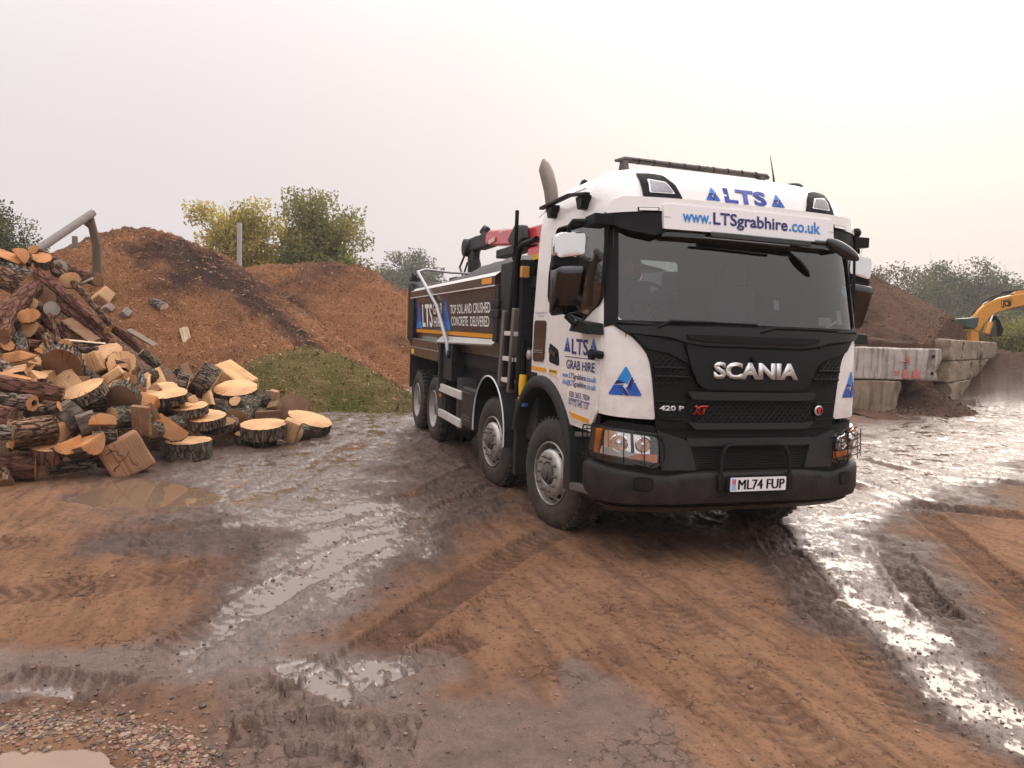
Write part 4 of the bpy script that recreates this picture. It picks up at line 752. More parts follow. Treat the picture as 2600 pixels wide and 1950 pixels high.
DAMP = [W3([(900, 900, 1.6), (960, 1000, 1.3), (1000, 1080, .8), (900, 1130, .6)]), W3([(300, 1180, .35), (700, 1170, .5), (620, 1250, .4), (420, 1380, .3)]), W3([(0, 1460, .3), (250, 1470, .4), (450, 1450, .5), (650, 1500, .6), (900, 1640, .7)]),
        W3([(1720, 1110, .5), (1700, 1220, .3), (1800, 1330, .35)]), W3([(1930, 1180, .5), (2000, 1290, .3), (2080, 1390, .25)]), W3([(2150, 1500, .15), (2230, 1570, .2)]), W3([(900, 960, .8), (640, 930, 1.0), (400, 1000, 1.0)]),
        W3([(1250, 1090, .9), (1500, 1120, 1.0), (1650, 1110, .8)])]
TRK = [([(1650, 1130), (1700, 1200), (1780, 1300), (1880, 1420), (2000, 1560), (2100, 1680)], .15, .005, .8), ([(1205, 1150), (1100, 1200), (940, 1300), (780, 1420), (600, 1580)], .15, .007, .6),
       ([(1930, 1200), (1990, 1290), (2030, 1330)], .14, .014, 1), ([(640, 1500), (860, 1440), (1010, 1380)], .13, .009, 1), ([(540, 1480), (620, 1540), (720, 1660)], .13, .010, 1), ([(880, 1680), (1080, 1540), (1300, 1420)], .14, .004, .8), ([(1980, 1100), (2100, 1200), (2260, 1330)], .16, .010, .8), ([(520, 1590), (700, 1575), (880, 1585)], .12, .011, 1), ([(640, 1430), (690, 1490), (720, 1530)], .12, .012, 1), ([(20, 1465), (130, 1475), (240, 1490)], .12, .012, 1),
       ([(1085, 1050), (950, 1110), (800, 1170), (620, 1260), (380, 1400)], .16, .008, .6), ([(1380, 1230), (1500, 1370), (1700, 1560), (1800, 1660)], .16, .004, .35), ([(1050, 1230), (900, 1330), (700, 1500)], .15, .008, .6),
       ([(0, 1180), (350, 1160), (700, 1120), (1000, 1060)], .18, .007, .4), ([(0, 1290), (400, 1240), (800, 1140), (1040, 1010)], .18, .006, .3), ([(1820, 1040), (1990, 1100), (2212, 1120)], .2, .016, .8), ([(1860, 990), (2050, 1040), (2212, 1050)], .2, .016, .6), ([(820, 930), (700, 1000), (560, 1080), (300, 1200)], .2, .005, .6)]
POOLS = [('pothole', [(-60, 1700), (-60, 1622), (40, 1606), (130, 1602), (215, 1612), (275, 1640), (300, 1680), (280, 1720)], -.014, 'milky brown puddle filling the pothole at the lower left corner'),
         ('puddle', [(150, 1076), (205, 1058), (300, 1030), (350, 1040), (430, 1052), (485, 1078), (420, 1092), (310, 1092), (210, 1090)], -.010, ''),
         ('puddle', [(640, 868), (760, 852), (880, 848), (890, 862), (780, 876), (670, 882)], -.012, '')]
def inpoly(X, Y, poly):
    c = np.zeros(X.shape, bool)
    for i in range(len(poly)):
        (x1, y1), (x2, y2) = poly[i], poly[i-1]
        with np.errstate(divide='ignore', invalid='ignore'): c ^= ((y1 > Y) != (y2 > Y)) & (X < (x2-x1)*(Y-y1)/(y2-y1)+x1)
    return c
def pdist(X, Y, poly):
    d = np.full(X.shape, 1e9)
    for i in range(len(poly)):
        (x0, y0), (x1, y1) = poly[i-1], poly[i]; dx, dy = x1-x0, y1-y0; t = np.clip(((X-x0)*dx+(Y-y0)*dy)/(dx*dx+dy*dy+1e-9), 0, 1); d = np.minimum(d, np.hypot(X-x0-t*dx, Y-y0-t*dy))
    return d
RUT = [None]
def ground_height(X, Y, masks=False):
    wet = np.full(X.shape, -9.0)
    for l in WET: wet = np.maximum(wet, line_mask(X, Y, l))
    edge = fbm(X*1.3, Y*1.3, 4)*.9+fbm(X*5, Y*5, 3)*.35
    D, Lt = (X-CAM[0])*HF[0]+(Y-CAM[1])*HF[1], (X-CAM[0])*HR[0]+(Y-CAM[1])*HR[1]
    bank = sstep(20.0, 28.5, D+1.2*fbm(X*.3, Y*.3, 3))*sstep(13.2, 16.5, Lt-(D-22)*.45)
    wetm = sstep(-.15, .45, wet+edge*.6)*(1-sstep(.02, .15, bank))
    dmp = np.full(X.shape, -9.0)
    for l in DAMP: dmp = np.maximum(dmp, line_mask(X, Y, l))
    shn = np.full(X.shape, -9.0)
    for l in SHEEN: shn = np.maximum(shn, line_mask(X, Y, l))
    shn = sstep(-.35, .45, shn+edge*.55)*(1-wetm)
    dampm = np.maximum(sstep(-1.1, .2, wet+edge*.7), sstep(-.5, .5, dmp+edge*.8))
    R = np.hypot(X-CAM[0], Y-CAM[1]); dampm = dampm*(1-.5*sstep(5.6, 4.4, R)*(Y < -.9))
    h = .05*fbm(X*.22, Y*.22, 3)*sstep(2, 9, R)
    al, ac = X*HF[0]+Y*HF[1], X*HR[0]+Y*HR[1]
    streak = fbm(ac*.9+al*.25, al*5.5-ac*1.1, 4)
    fine = fbm(X*9, Y*9, 4); clod = np.maximum(0, fbm(X*6+5, Y*6, 4)-.18)
    h = h+.006*streak*(1-.4*wetm)+.006*fine*(1-.5*wetm)+.035*clod*(.35+.9*dampm)+.010*fbm(X*26, Y*26, 2)*(.25+.75*dampm)*(R < 14)
    rut = np.zeros(X.shape)
    for pts, hw, dep, strength in TRK:
        P = [g2(*p)[:2] for p in pts]; s0 = 0.0
        for (x0, y0), (x1, y1) in zip(P[:-1], P[1:]):
            dx, dy = x1-x0, y1-y0; L = math.hypot(dx, dy); ux, uy = dx/L, dy/L
            s = (X-x0)*ux+(Y-y0)*uy; t = -(X-x0)*uy+(Y-y0)*ux; ok = (s > -.05) & (s < L+.05) & (np.abs(t) < hw*2.2)
            if not ok.any(): s0 += L; continue
            ss, tt = s[ok]+s0, t[ok]; a = np.abs(tt)/hw
            fade = sstep(-.25, .25, fbm(ss*1.3+hw*77, ss*0+dep*900, 2)+.55*strength)
            prof = np.where(a < 1, -1.0, np.exp(-((a-1.25)/.22)**2)*1.0); dep_ = dep; dep = dep_*1.9
            tread = np.where(a < .95, np.clip(np.sin(2*math.pi*(ss/.095+np.abs(tt)*5.0))*2.2, -1, 1)*.5, 0)+np.where((np.abs(a-.5) < .07), -.35, 0)
            rut[ok] = np.where(np.abs(prof+tread)*dep*fade > np.abs(rut[ok]), (prof+tread)*dep*fade, rut[ok]); s0 += L; dep = dep_
    h = h+rut; RUT[0] = np.clip(-rut/.016, 0, 1)
    h = h+wetm*(.030*np.maximum(0, fbm(X*7, Y*7, 4)-.02)+.045*np.maximum(0, fbm(X*2.6+3, Y*2.6, 3)-.02)+.013*fbm(X*24, Y*24, 3)*(R < 12))
    base = .05*fbm(X*.22, Y*.22, 3)*sstep(2, 9, R)
    rg = 1-np.abs(fbm(X*2.3+9, Y*2.3, 4))*2.2; h = h+.030*dampm*(1-.5*wetm)*(rg-.55)*sstep(2, 4, R)
    h = h-.014*wetm
    lvl = base-.020+.013*wetm-.016*sstep(5.3, 4.3, R)*(Y < -1.2); pool = sstep(0, .004, lvl-h)*sstep(.30, .55, wetm); h = np.where(wetm > .30, np.maximum(h, lvl), h)
    for nm, poly, zl, lb in POOLS:
        P = [tuple(g2(*p)[:2]) for p in poly]; sd = pdist(X, Y, P)*np.where(inpoly(X, Y, P), 1, -1); k = sstep(-.10 if nm == 'pothole' else -.25, .12, sd+.04*fbm(X*4, Y*4, 3))
        h = h*(1-.75*k)-.05*k
    # the bank at the far right
    D, Lt = (X-CAM[0])*HF[0]+(Y-CAM[1])*HF[1], (X-CAM[0])*HR[0]+(Y-CAM[1])*HR[1]
    bank = sstep(20.0, 28.5, D+1.2*fbm(X*.3, Y*.3, 3))*sstep(13.2, 16.5, Lt-(D-22)*.45)
    h = h+bank*(1.55+.25*fbm(X*.5, Y*.5, 4)+.22*fbm(X*2.2, Y*2.2, 4))
    h = h+.12*sstep(11, 20, R)*fbm(X*.4, Y*.4, 3)
    return (h, wetm, np.maximum(dampm*(1-bank), bank*0), pool, bank+0*shn if masks == 1 else shn) if masks else h
def gz(x, y): return float(ground_height(np.array([x], float), np.array([y], float))[0])
def build_ground():
    a0 = YAW; A = np.concatenate([np.linspace(a0-math.radians(47), a0+math.radians(47), 880), np.linspace(a0+math.radians(47), a0+math.radians(313), 62)[1:-1]])
    r = [.5]
    while r[-1] < 2.2: r.append(r[-1]*1.05)
    while r[-1] < 26: r.append(r[-1]*1.0052)
    while r[-1] < 170: r.append(r[-1]*1.05)
    r = np.array(r); na, nr = len(A), len(r)
    RR, AA = np.meshgrid(r, A, indexing='ij'); X = CAM[0]+RR*np.cos(AA); Y = CAM[1]+RR*np.sin(AA)
    h, wet, damp, pool, bank = ground_height(X.ravel(), Y.ravel(), True); shn = ground_height(X.ravel(), Y.ravel(), 2)[4]
    co = np.stack([X.ravel(), Y.ravel(), h], 1); co = np.vstack([co, [[CAM[0], CAM[1], 0]]])
    i, k = np.meshgrid(np.arange(nr-1), np.arange(na), indexing='ij'); k2 = (k+1) % na
    q = np.stack([i*na+k, (i+1)*na+k, (i+1)*na+k2, i*na+k2], -1).reshape(-1, 4)
    me = bpy.data.meshes.new('ground'); nv, nf = len(co), len(q); tri = np.stack([np.full(na, nv-1), np.arange(na), (np.arange(na)+1) % na], 1)
    me.vertices.add(nv); me.vertices.foreach_set('co', co.ravel()); me.loops.add(nf*4+na*3); me.polygons.add(nf+na)
    me.loops.foreach_set('vertex_index', np.concatenate([q.ravel(), tri.ravel()])); me.polygons.foreach_set('loop_start', np.concatenate([np.arange(nf)*4, nf*4+np.arange(na)*3]))
    me.update(calc_edges=True)
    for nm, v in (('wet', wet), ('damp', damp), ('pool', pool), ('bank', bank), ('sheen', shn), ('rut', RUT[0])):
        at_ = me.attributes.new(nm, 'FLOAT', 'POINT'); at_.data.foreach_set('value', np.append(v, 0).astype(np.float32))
    me.materials.append(mud_material()); me.shade_smooth(); o = bpy.data.objects.new('ground', me); COL.objects.link(o); tag(o, kind='structure'); return o
def mud_material():
    m = bpy.data.materials.new('yard_mud'); m.use_nodes = True; t = m.node_tree; b = t.nodes['Principled BSDF']
    def attr(n): return N(t, 'ShaderNodeAttribute', attribute_name=n).outputs['Fac']
    pos = N(t, 'ShaderNodeNewGeometry').outputs['Position']
    n1 = N(t, 'ShaderNodeTexNoise', _Scale=.55, _Detail=5.0, _Roughness=.6); K(t, pos, n1.inputs['Vector'])
    n2 = N(t, 'ShaderNodeTexNoise', _Scale=7.0, _Detail=9.0, _Roughness=.68); K(t, pos, n2.inputs['Vector'])
    mp = N(t, 'ShaderNodeMapping'); mp.inputs['Rotation'].default_value = (0, 0, -YAW-math.radians(62)); mp.inputs['Scale'].default_value = (1.0, 6.0, 1.0); K(t, pos, mp.inputs[0])
    n3 = N(t, 'ShaderNodeTexNoise', _Scale=1.1, _Detail=7.0, _Roughness=.65); K(t, mp.outputs[0], n3.inputs['Vector'])
    n4 = N(t, 'ShaderNodeTexNoise', _Scale=75.0, _Detail=4.0, _Roughness=.7); K(t, pos, n4.inputs['Vector'])
    def ramp(src, lo, hi, a=0.0, c=1.0):
        r = N(t, 'ShaderNodeMapRange', _1=lo, _2=hi, _3=a, _4=c); K(t, src, r.inputs[0]); return r.outputs[0]
    def mix(f, a, c, bt='MIX'):
        x = N(t, 'ShaderNodeMixRGB', blend_type=bt)
        for s, i in ((f, 0), (a, 1), (c, 2)):
            if isinstance(s, (int, float)): x.inputs[i].default_value = s
            elif isinstance(s, tuple): x.inputs[i].default_value = (*s, 1)
            else: K(t, s, x.inputs[i])
        return x.outputs[0]
    dry = mix(ramp(n1.outputs[0], .35, .65), (.225, .120, .070), (.315, .178, .108))
    dry = mix(ramp(n3.outputs[0], .46, .70, 0, .9), dry, (.125, .070, .046)); dry = mix(ramp(n2.outputs[0], .5, .75, 0, .7), dry, (.165, .090, .056)); dry = mix(ramp(n4.outputs[0], .62, .72, 0, .55), dry, (.09, .05, .035)); dry = mix(ramp(n4.outputs[0], .36, .29, 0, .5), dry, (.36, .25, .17))
    dmp = mix(ramp(n3.outputs[0], .35, .65), (.135, .080, .058), (.050, .030, .022)); dmp = mix(ramp(n2.outputs[0], .45, .7), dmp, (.105, .066, .050))
    w_, d_ = attr('wet'), attr('damp')
    wp = N(t, 'ShaderNodeVectorMath', operation='MULTIPLY_ADD'); wp.inputs[1].default_value = (.22, .22, .1); K(t, n2.outputs['Color'], wp.inputs[0]); K(t, pos, wp.inputs[2])
    vc = N(t, 'ShaderNodeTexVoronoi', feature='DISTANCE_TO_EDGE', _Scale=8.5); K(t, wp.outputs[0], vc.inputs['Vector']); crk = ramp(vc.outputs['Distance'], .002, .03); n5 = N(t, 'ShaderNodeTexNoise', _Scale=1.7, _Detail=3.0); K(t, pos, n5.inputs['Vector']); cmask = ramp(n5.outputs[0], .54, .66, 0, .55)
    ck = N(t, 'ShaderNodeMath', operation='MULTIPLY'); inv = N(t, 'ShaderNodeMath', operation='SUBTRACT', _0=1.0); K(t, crk, inv.inputs[1]); K(t, inv.outputs[0], ck.inputs[0]); K(t, cmask, ck.inputs[1])
    n6 = N(t, 'ShaderNodeTexNoise', _Scale=24.0, _Detail=6.0, _Roughness=.75); K(t, pos, n6.inputs['Vector']); spk = ramp(n6.outputs[0], .54, .64, 0, .85); spl = ramp(n6.outputs[0], .42, .34, 0, .35)
    pert = N(t, 'ShaderNodeMath', operation='MULTIPLY_ADD', _1=.9, _2=-.45); K(t, n2.outputs[0], pert.inputs[0])
    dd = N(t, 'ShaderNodeMath', operation='ADD', use_clamp=True); K(t, d_, dd.inputs[0]); K(t, pert.outputs[0], dd.inputs[1])
    col = mix(dd.outputs[0], dry, dmp)
    wcol = mix(ramp(n2.outputs[0], .4, .65), (.140, .090, .068), (.060, .037, .028)); col = mix(w_, col, wcol)
    col = mix(spl, col, mix(.5, col, (.40, .27, .18))); col = mix(spk, col, mix(.75, col, (.030, .019, .015))); col = mix(ck.outputs[0], col, mix(.75, col, (.02, .013, .010)))
    col = mix(ramp(attr('bank'), .01, .15), col, mix(ramp(n2.outputs[0], .4, .65), (.05, .027, .018), (.09, .05, .033)))
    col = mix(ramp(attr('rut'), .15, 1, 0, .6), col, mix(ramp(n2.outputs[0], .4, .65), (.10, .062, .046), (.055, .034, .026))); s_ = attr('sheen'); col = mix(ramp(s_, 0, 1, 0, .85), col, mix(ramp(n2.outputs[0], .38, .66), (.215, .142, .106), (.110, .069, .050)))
    p_ = attr('pool'); col = mix(p_, col, (.150, .105, .080))
    K(t, col, b.inputs['Base Color'])
    r1 = ramp(n2.outputs[0], .35, .62, .07, .42)
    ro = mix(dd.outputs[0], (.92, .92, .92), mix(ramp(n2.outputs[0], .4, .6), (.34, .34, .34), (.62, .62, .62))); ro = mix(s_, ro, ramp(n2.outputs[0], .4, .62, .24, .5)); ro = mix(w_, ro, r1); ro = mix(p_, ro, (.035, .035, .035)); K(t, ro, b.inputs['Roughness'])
    sp = mix(dd.outputs[0], (.04, .04, .04), (.30, .30, .30)); sp = mix(s_, sp, (.6, .6, .6)); sp = mix(w_, sp, (.9, .9, .9)); K(t, sp, b.inputs['Specular IOR Level']); K(t, ramp(p_, 0, 1, 1.45, 1.75), b.inputs['IOR'])
    a0_ = N(t, 'ShaderNodeMath', operation='MULTIPLY_ADD', _1=-.5); K(t, ck.outputs[0], a0_.inputs[0]); K(t, n2.outputs[0], a0_.inputs[2]); a1_ = N(t, 'ShaderNodeMath', operation='MULTIPLY_ADD', _1=.55); K(t, n6.outputs[0], a1_.inputs[0]); K(t, a0_.outputs[0], a1_.inputs[2])
    ad = N(t, 'ShaderNodeMath', operation='MULTIPLY_ADD', _1=.4); K(t, n4.outputs[0], ad.inputs[0]); K(t, a1_.outputs[0], ad.inputs[2])
    bs = mix(w_, (.95, .95, .95), (.5, .5, .5)); bs = mix(p_, bs, (.02, .02, .02)); bp = N(t, 'ShaderNodeBump', _Distance=.035); K(t, bs, bp.inputs['Strength']); K(t, ad.outputs[0], bp.inputs['Height']); K(t, bp.outputs[0], b.inputs['Normal'])
    return m
ground = build_ground()
def water_material(name, col, rough=.03):
    m = M(name, col, rough, var=.15, vs=2.5, spec=.9, coord='Object', rv=.02); return m
milky = M('milky_water', (.235, .16, .108), .04, var=.2, vs=2.5, spec=.6, rv=.02); clearw = water_material('muddy_water', (.17, .115, .078))
for nm, poly, zl, lb in POOLS:
    P = [tuple(g2(*p)[:2]) for p in poly]; c = np.mean(P, 0); P = [tuple(c+(np.array(p)-c)*1.12) for p in P]
    mb = MB(); mb.add([(x, y, zl-.012) for x, y in rounded(P, .6, 5)], [tuple(range(len(P)*6))]); tag(mb.build('puddle', milky if nm == 'pothole' else clearw, None, 0), kind='structure')
# stones
def pebbles(name, pts, mats, lab):
    mb = MB(); ico = [(0, 0, 1), (.894, 0, .447), (.276, .851, .447), (-.724, .526, .447), (-.724, -.526, .447), (.276, -.851, .447), (.724, .526, -.447), (-.276, .851, -.447), (-.894, 0, -.447), (-.276, -.851, -.447), (.724, -.526, -.447), (0, 0, -1)]
    fc = [(0, 1, 2), (0, 2, 3), (0, 3, 4), (0, 4, 5), (0, 5, 1), (1, 6, 2), (2, 7, 3), (3, 8, 4), (4, 9, 5), (5, 10, 1), (6, 7, 2), (7, 8, 3), (8, 9, 4), (9, 10, 5), (10, 6, 1), (6, 11, 7), (7, 11, 8), (8, 11, 9), (9, 11, 10), (10, 11, 6)]
    for (x, y, z, r) in pts:
        a = random.random()*6.28; sx_, sy_, sz_ = r*random.uniform(.8, 1.4), r*random.uniform(.7, 1.1), r*random.uniform(.45, .8); c, s = math.cos(a), math.sin(a)
        vs = [((vx*sx_*c-vy*sy_*s)*random.uniform(.85, 1.1)+x, (vx*sx_*s+vy*sy_*c)*random.uniform(.85, 1.1)+y, vz*sz_+z+sz_*.2) for vx, vy, vz in ico]; mb.add(vs, fc, random.randrange(len(mats)))
    o = mb.build(name, mats, None, 40); return tag(o, lab, kind='stuff')
random.seed(4)
stone_m = [M('pebble_tan', (.22, .135, .085), .6, var=.3), M('pebble_grey', (.13, .092, .066), .55, var=.3), M('pebble_red', (.19, .085, .05), .6, var=.3), M('pebble_dark', (.055, .040, .030), .5, var=.3), M('pebble_pale', (.28, .195, .13), .6, var=.2)]
pot = [tuple(g2(*p)[:2]) for p in POOLS[0][1]]; cand = []
rs_ = np.random.RandomState(3); ppx = np.stack([rs_.uniform(-30, 560, 9000), rs_.uniform(1500, 1690, 9000)], 1)
for px, py in ppx:
    q = g2(px, py); ring = abs(math.hypot((px-130)/250, (py-1650)/85)-1.0)
    if rs_.rand() < math.exp(-(ring/.33)**2)*.7: cand.append((q[0], q[1], abs(rs_.normal(.004, .0045))+.003))
XY = np.array(cand); HH, WM, DM, PL, BKk = ground_height(XY[:, 0], XY[:, 1], True)
pebbles('gravel', [(x, y, h, r) for (x, y, r), h in zip(cand, HH) if h > -.03], stone_m, 'loose brown gravel round the pothole puddle')
sp = np.stack([rs_.uniform(-200, 2400, 900), 1659-rs_.beta(1.1, 1.6, 900)*560], 1); cand = [(*g2(*q)[:2], abs(rs_.normal(.002, .004))+.003) for q in sp]; XY = np.array(cand); HH = ground_height(XY[:, 0], XY[:, 1])
pebbles('scattered_stones', [(x, y, h, r) for (x, y, r), h in zip(cand, HH)], stone_m[:4], 'small stones and mud crumbs scattered over the yard')

cp = np.stack([rs_.uniform(-100, 2300, 26000), 1659-rs_.beta(1.0, 1.5, 26000)*620], 1); cand = np.array([(*g2(*q)[:2], abs(rs_.normal(.003, .005))+.002) for q in cp]); HH, WM, DM, PL, _b = ground_height(cand[:, 0], cand[:, 1], True); okc = (rs_.rand(len(cand)) < np.clip(DM*.9-.1, .02, 1)*.20*np.clip((np.hypot(cand[:, 0]-CAM[0], cand[:, 1]-CAM[1])-2.6)/2.5, .12, 1)) & (HH > -.04)
pebbles('mud_clods', [(x, y, h, r) for (x, y, r), h, k in zip(cand, HH, okc) if k], [M('wet_clod', (.06, .038, .029), .45, var=.3), M('dull_clod', (.10, .062, .045), .8, var=.3)], 'crumbs and clods of dark mud thrown about the wet lanes')
# ------------------------------------------------------------------ heaps
def heap(name, label, cat, peaks, bounds, mat, res=.11, base=-.05, rough=(.15, .13), seed=0, clip=None):
    """peaks: (x, y, top, slope, rounding); the heap is the upper hull of rounded cones"""
    (cx, cy), R = bounds; n = int(2*R/res); xs = np.linspace(cx-R, cx+R, n); ys = np.linspace(cy-R, cy+R, n); X, Y = np.meshgrid(xs, ys, indexing='ij')
    H = heap_h(X, Y, peaks); H = H+lumps(X, Y, rough, seed)
    if clip is not None: H = np.where(clip(X, Y), H, np.minimum(H, -.6))
    G = ground_height(X.ravel(), Y.ravel()).reshape(X.shape); keep = H > G-.12
    idx = -np.ones(X.shape, int); cells = keep[:-1, :-1] | keep[1:, :-1] | keep[:-1, 1:] | keep[1:, 1:]
    use = np.zeros(X.shape, bool); use[:-1, :-1] |= cells; use[1:, :-1] |= cells; use[:-1, 1:] |= cells; use[1:, 1:] |= cells
    H = np.maximum(H, G-.25); idx[use] = np.arange(use.sum()); i, j = np.where(cells)
    F = np.stack([idx[i, j], idx[i+1, j], idx[i+1, j+1], idx[i, j+1]], 1)
    me = bpy.data.meshes.new(name); V = np.stack([X[use], Y[use], H[use]], 1); me.from_pydata((V-np.array((cx, cy, 0))).tolist(), [], F.tolist())
    o = link(name, me, mat, None, 180); o.location = (cx, cy, 0)
    if cat: tag(o, label, cat)
    return o, (lambda x, y: heap_h(x, y, peaks)+lumps(x, y, rough, seed))
def lumps(x, y, rough, seed): return rough[0]*fbm(x*.7+seed, y*.7, 4)+rough[1]*fbm(x*3.2+seed, y*3.2, 4)+rough[1]*.55*np.maximum(0, fbm(x*7+seed, y*7, 3))
def heap_h(X, Y, peaks):
    H = np.full(np.shape(X), -9.0)
    for x, y, top, sl, c in peaks:
        d = np.hypot(X-x, Y-y); h = top+c*sl-np.sqrt((sl*d)**2+(c*sl)**2); k = .25
        m = np.maximum(H, h); H = m+np.maximum(0, k-np.abs(H-h))**2/(4*k)
    return H
def heap_mat(name, cols, dark, dscale, streak=None, sc_=26):
    m = bpy.data.materials.new(name); m.use_nodes = True; t = m.node_tree; b = t.nodes['Principled BSDF']; pos = N(t, 'ShaderNodeNewGeometry').outputs['Position']
    n0 = N(t, 'ShaderNodeTexNoise', _Scale=dscale, _Detail=5.0, _Roughness=.6); K(t, pos, n0.inputs['Vector']); n1 = N(t, 'ShaderNodeTexNoise', _Scale=sc_, _Detail=6.0, _Roughness=.75); K(t, pos, n1.inputs['Vector']); n2 = N(t, 'ShaderNodeTexVoronoi', _Scale=sc_*1.3); K(t, pos, n2.inputs['Vector'])
    c = N(t, 'ShaderNodeMixRGB', _1=(*cols[0], 1), _2=(*cols[1], 1)); r = N(t, 'ShaderNodeMapRange', _1=.35, _2=.65); K(t, n1.outputs[0], r.inputs[0]); K(t, r.outputs[0], c.inputs[0])
    c3 = N(t, 'ShaderNodeMixRGB', _2=(*cols[2], 1)); r3 = N(t, 'ShaderNodeMapRange', _1=.55, _2=.8, _4=.8); K(t, n2.outputs['Color'], r3.inputs[0]); K(t, r3.outputs[0], c3.inputs[0]); K(t, c.outputs[0], c3.inputs[1])
    c2 = N(t, 'ShaderNodeMixRGB', _2=(*dark, 1)); r2 = N(t, 'ShaderNodeMapRange', _1=.50, _2=.66, _4=.92); K(t, n0.outputs[0], r2.inputs[0]); K(t, r2.outputs[0], c2.inputs[0]); K(t, c3.outputs[0], c2.inputs[1])
    dk = N(t, 'ShaderNodeMixRGB', _2=(*dark, 1)); K(t, N(t, 'ShaderNodeAttribute', attribute_name='dark').outputs['Fac'], dk.inputs[0]); K(t, c2.outputs[0], dk.inputs[1])
    K(t, dk.outputs[0], b.inputs['Base Color']); b.inputs['Roughness'].default_value = .95; b.inputs['Specular IOR Level'].default_value = .15
    bp = N(t, 'ShaderNodeBump', _Strength=.9, _Distance=.06); ad = N(t, 'ShaderNodeMath', operation='ADD'); K(t, n1.outputs[0], ad.inputs[0]); K(t, n2.outputs['Distance'], ad.inputs[1]); K(t, ad.outputs[0], bp.inputs['Height']); K(t, bp.outputs[0], b.inputs['Normal'])
    return m
def scatter(name, parent, hf, centre, R, count, size, mats, seed, kind='chip', zmin=.02, mask=None):
    rs = np.random.RandomState(seed); a = rs.rand(count)*2*math.pi; d = R*np.sqrt(rs.rand(count)); x, y = centre[0]+d*np.cos(a), centre[1]+d*np.sin(a); z = hf(x, y); g = ground_height(x, y); ok = z > g+zmin
    front = ((x-centre[0])*HF[0]+(y-centre[1])*HF[1]) < R*.35; ok &= front
    if mask is not None: ok &= mask(x, y)
    x, y, z = x[ok], y[ok], z[ok]; n = len(x); L = size*(.5+rs.rand(n)**2*1.6); Wd = L*(.22+.3*rs.rand(n)); V = np.zeros((n, 4, 3)); u = rs.randn(n, 3); u[:, 2] *= .5; u /= np.linalg.norm(u, axis=1)[:, None]; v = np.cross(u, rs.randn(n, 3)); v /= np.linalg.norm(v, axis=1)[:, None]
    if kind == 'grass':
        u = rs.randn(n, 3)*.45; u[:, 2] = 1; u /= np.linalg.norm(u, axis=1)[:, None]; Wd = L*.16
    C = np.stack([x, y, z], 1)-np.array((*parent.location,)); lift = .25 if kind == 'chip' else 1.0
    C[:, 2] += np.abs(L*.3)*lift*.6
    for k, (su, sv) in enumerate(((-1, -.6), (1, -1), (1, 1) if kind != 'grass' else (1, .1), (-1, .8))): V[:, k] = C+u*(L*su*.5)[:, None]+v*(Wd*sv*.5)[:, None]
    me = bpy.data.meshes.new(name); me.from_pydata(V.reshape(-1, 3).tolist(), [], np.arange(n*4).reshape(-1, 4).tolist()); me.polygons.foreach_set('material_index', rs.randint(0, len(mats), n))
    o = link(name, me, list(mats), parent, 0); o['kind'] = 'stuff'; return o
def peak(px, py, depth, sl, c): p = at(px, py, depth); return (p[0], p[1], p[2], sl, c)
chipm = heap_mat('wood_chip_mix', ((.185, .078, .036), (.29, .128, .058), (.40, .20, .098)), (.045, .025, .020), .23)
chip_mats = [M('chip_tan', (.40, .21, .10), .8, var=.3), M('chip_rust', (.28, .12, .052), .85, var=.3), M('chip_brown', (.13, .062, .035), .85, var=.3), M('chip_pale', (.40, .23, .12), .8, var=.2)]
pk1 = [peak(372, 586, 22.5, .74, 1.6), peak(300, 600, 22.2, .72, 1.1), peak(440, 602, 22.2, .76, 1.1), peak(500, 648, 21.8, .75, 1.1), peak(570, 728, 21.0, .70, 1.2), peak(640, 812, 20.0, .60, 1.3), peak(240, 660, 21.5, .66, .9), peak(150, 800, 19.5, .60, 1.2)]
h1, f1 = heap('wood_chip_heap', 'tall rust brown wood chip heap behind the log pile, dark streak below its crest', 'wood chip heap', pk1, ((pk1[0][0]+1.2, pk1[0][1]), 8.5), chipm, .10, seed=1)
pk2 = [peak(830, 668, 29.0, .80, 1.6), peak(905, 680, 28.6, .85, 1.2), peak(965, 728, 28.0, .9, 1.0), peak(1010, 800, 27.2, .95, .8), peak(765, 674, 29.2, .8, 1.4), peak(700, 672, 29.5, .75, 1.5), peak(930, 760, 27.0, .78, 1.3), peak(620, 690, 31, .7, 1.5)]
h2, f2 = heap('wood_chip_heap', 'lower wood chip heap with a smooth round top beside the truck tail', 'wood chip heap', pk2, ((pk2[0][0], pk2[0][1]), 9.0), chipm, .12, seed=5)
scatter('wood_chips', h1, f1, (pk1[0][0]+2, pk1[0][1]), 7.5, 42000, .045, chip_mats, 3); scatter('wood_chips', h2, f2, pk2[0][:2], 7.5, 22000, .055, chip_mats, 4)
pk3 = [peak(775, 886, 17.0, .95, .7), peak(700, 905, 16.6, .95, .6), peak(645, 940, 16.2, .95, .5), peak(845, 905, 17.0, .82, .6), peak(920, 945, 16.8, .75, .5), peak(975, 975, 16.2, .7, .4)]
mossm = heap_mat('mossy_chips', ((.17, .115, .05), (.125, .115, .036), (.24, .17, .08)), (.085, .10, .02), 1.1)
h3, f3 = heap('mossy_mound', 'low mossy mound of old chips at the foot of the heaps', 'mound', pk3, (pk3[0][:2], 5.0), mossm, .06, rough=(.10, .08), seed=9)
grass_m = [M('moss_green', (.12, .135, .026), .8, var=.4), M('moss_olive', (.22, .18, .05), .8, var=.4), M('moss_dark', (.045, .065, .014), .8, var=.3)]
scatter('grass', h3, f3, pk3[0][:2], 4.0, 20000, .075, grass_m, 6, 'grass', mask=lambda x, y: fbm(x*.9+3, y*.9, 4) > -.1); scatter('wood_chips', h3, f3, pk3[0][:2], 4.2, 12000, .045, chip_mats, 7)
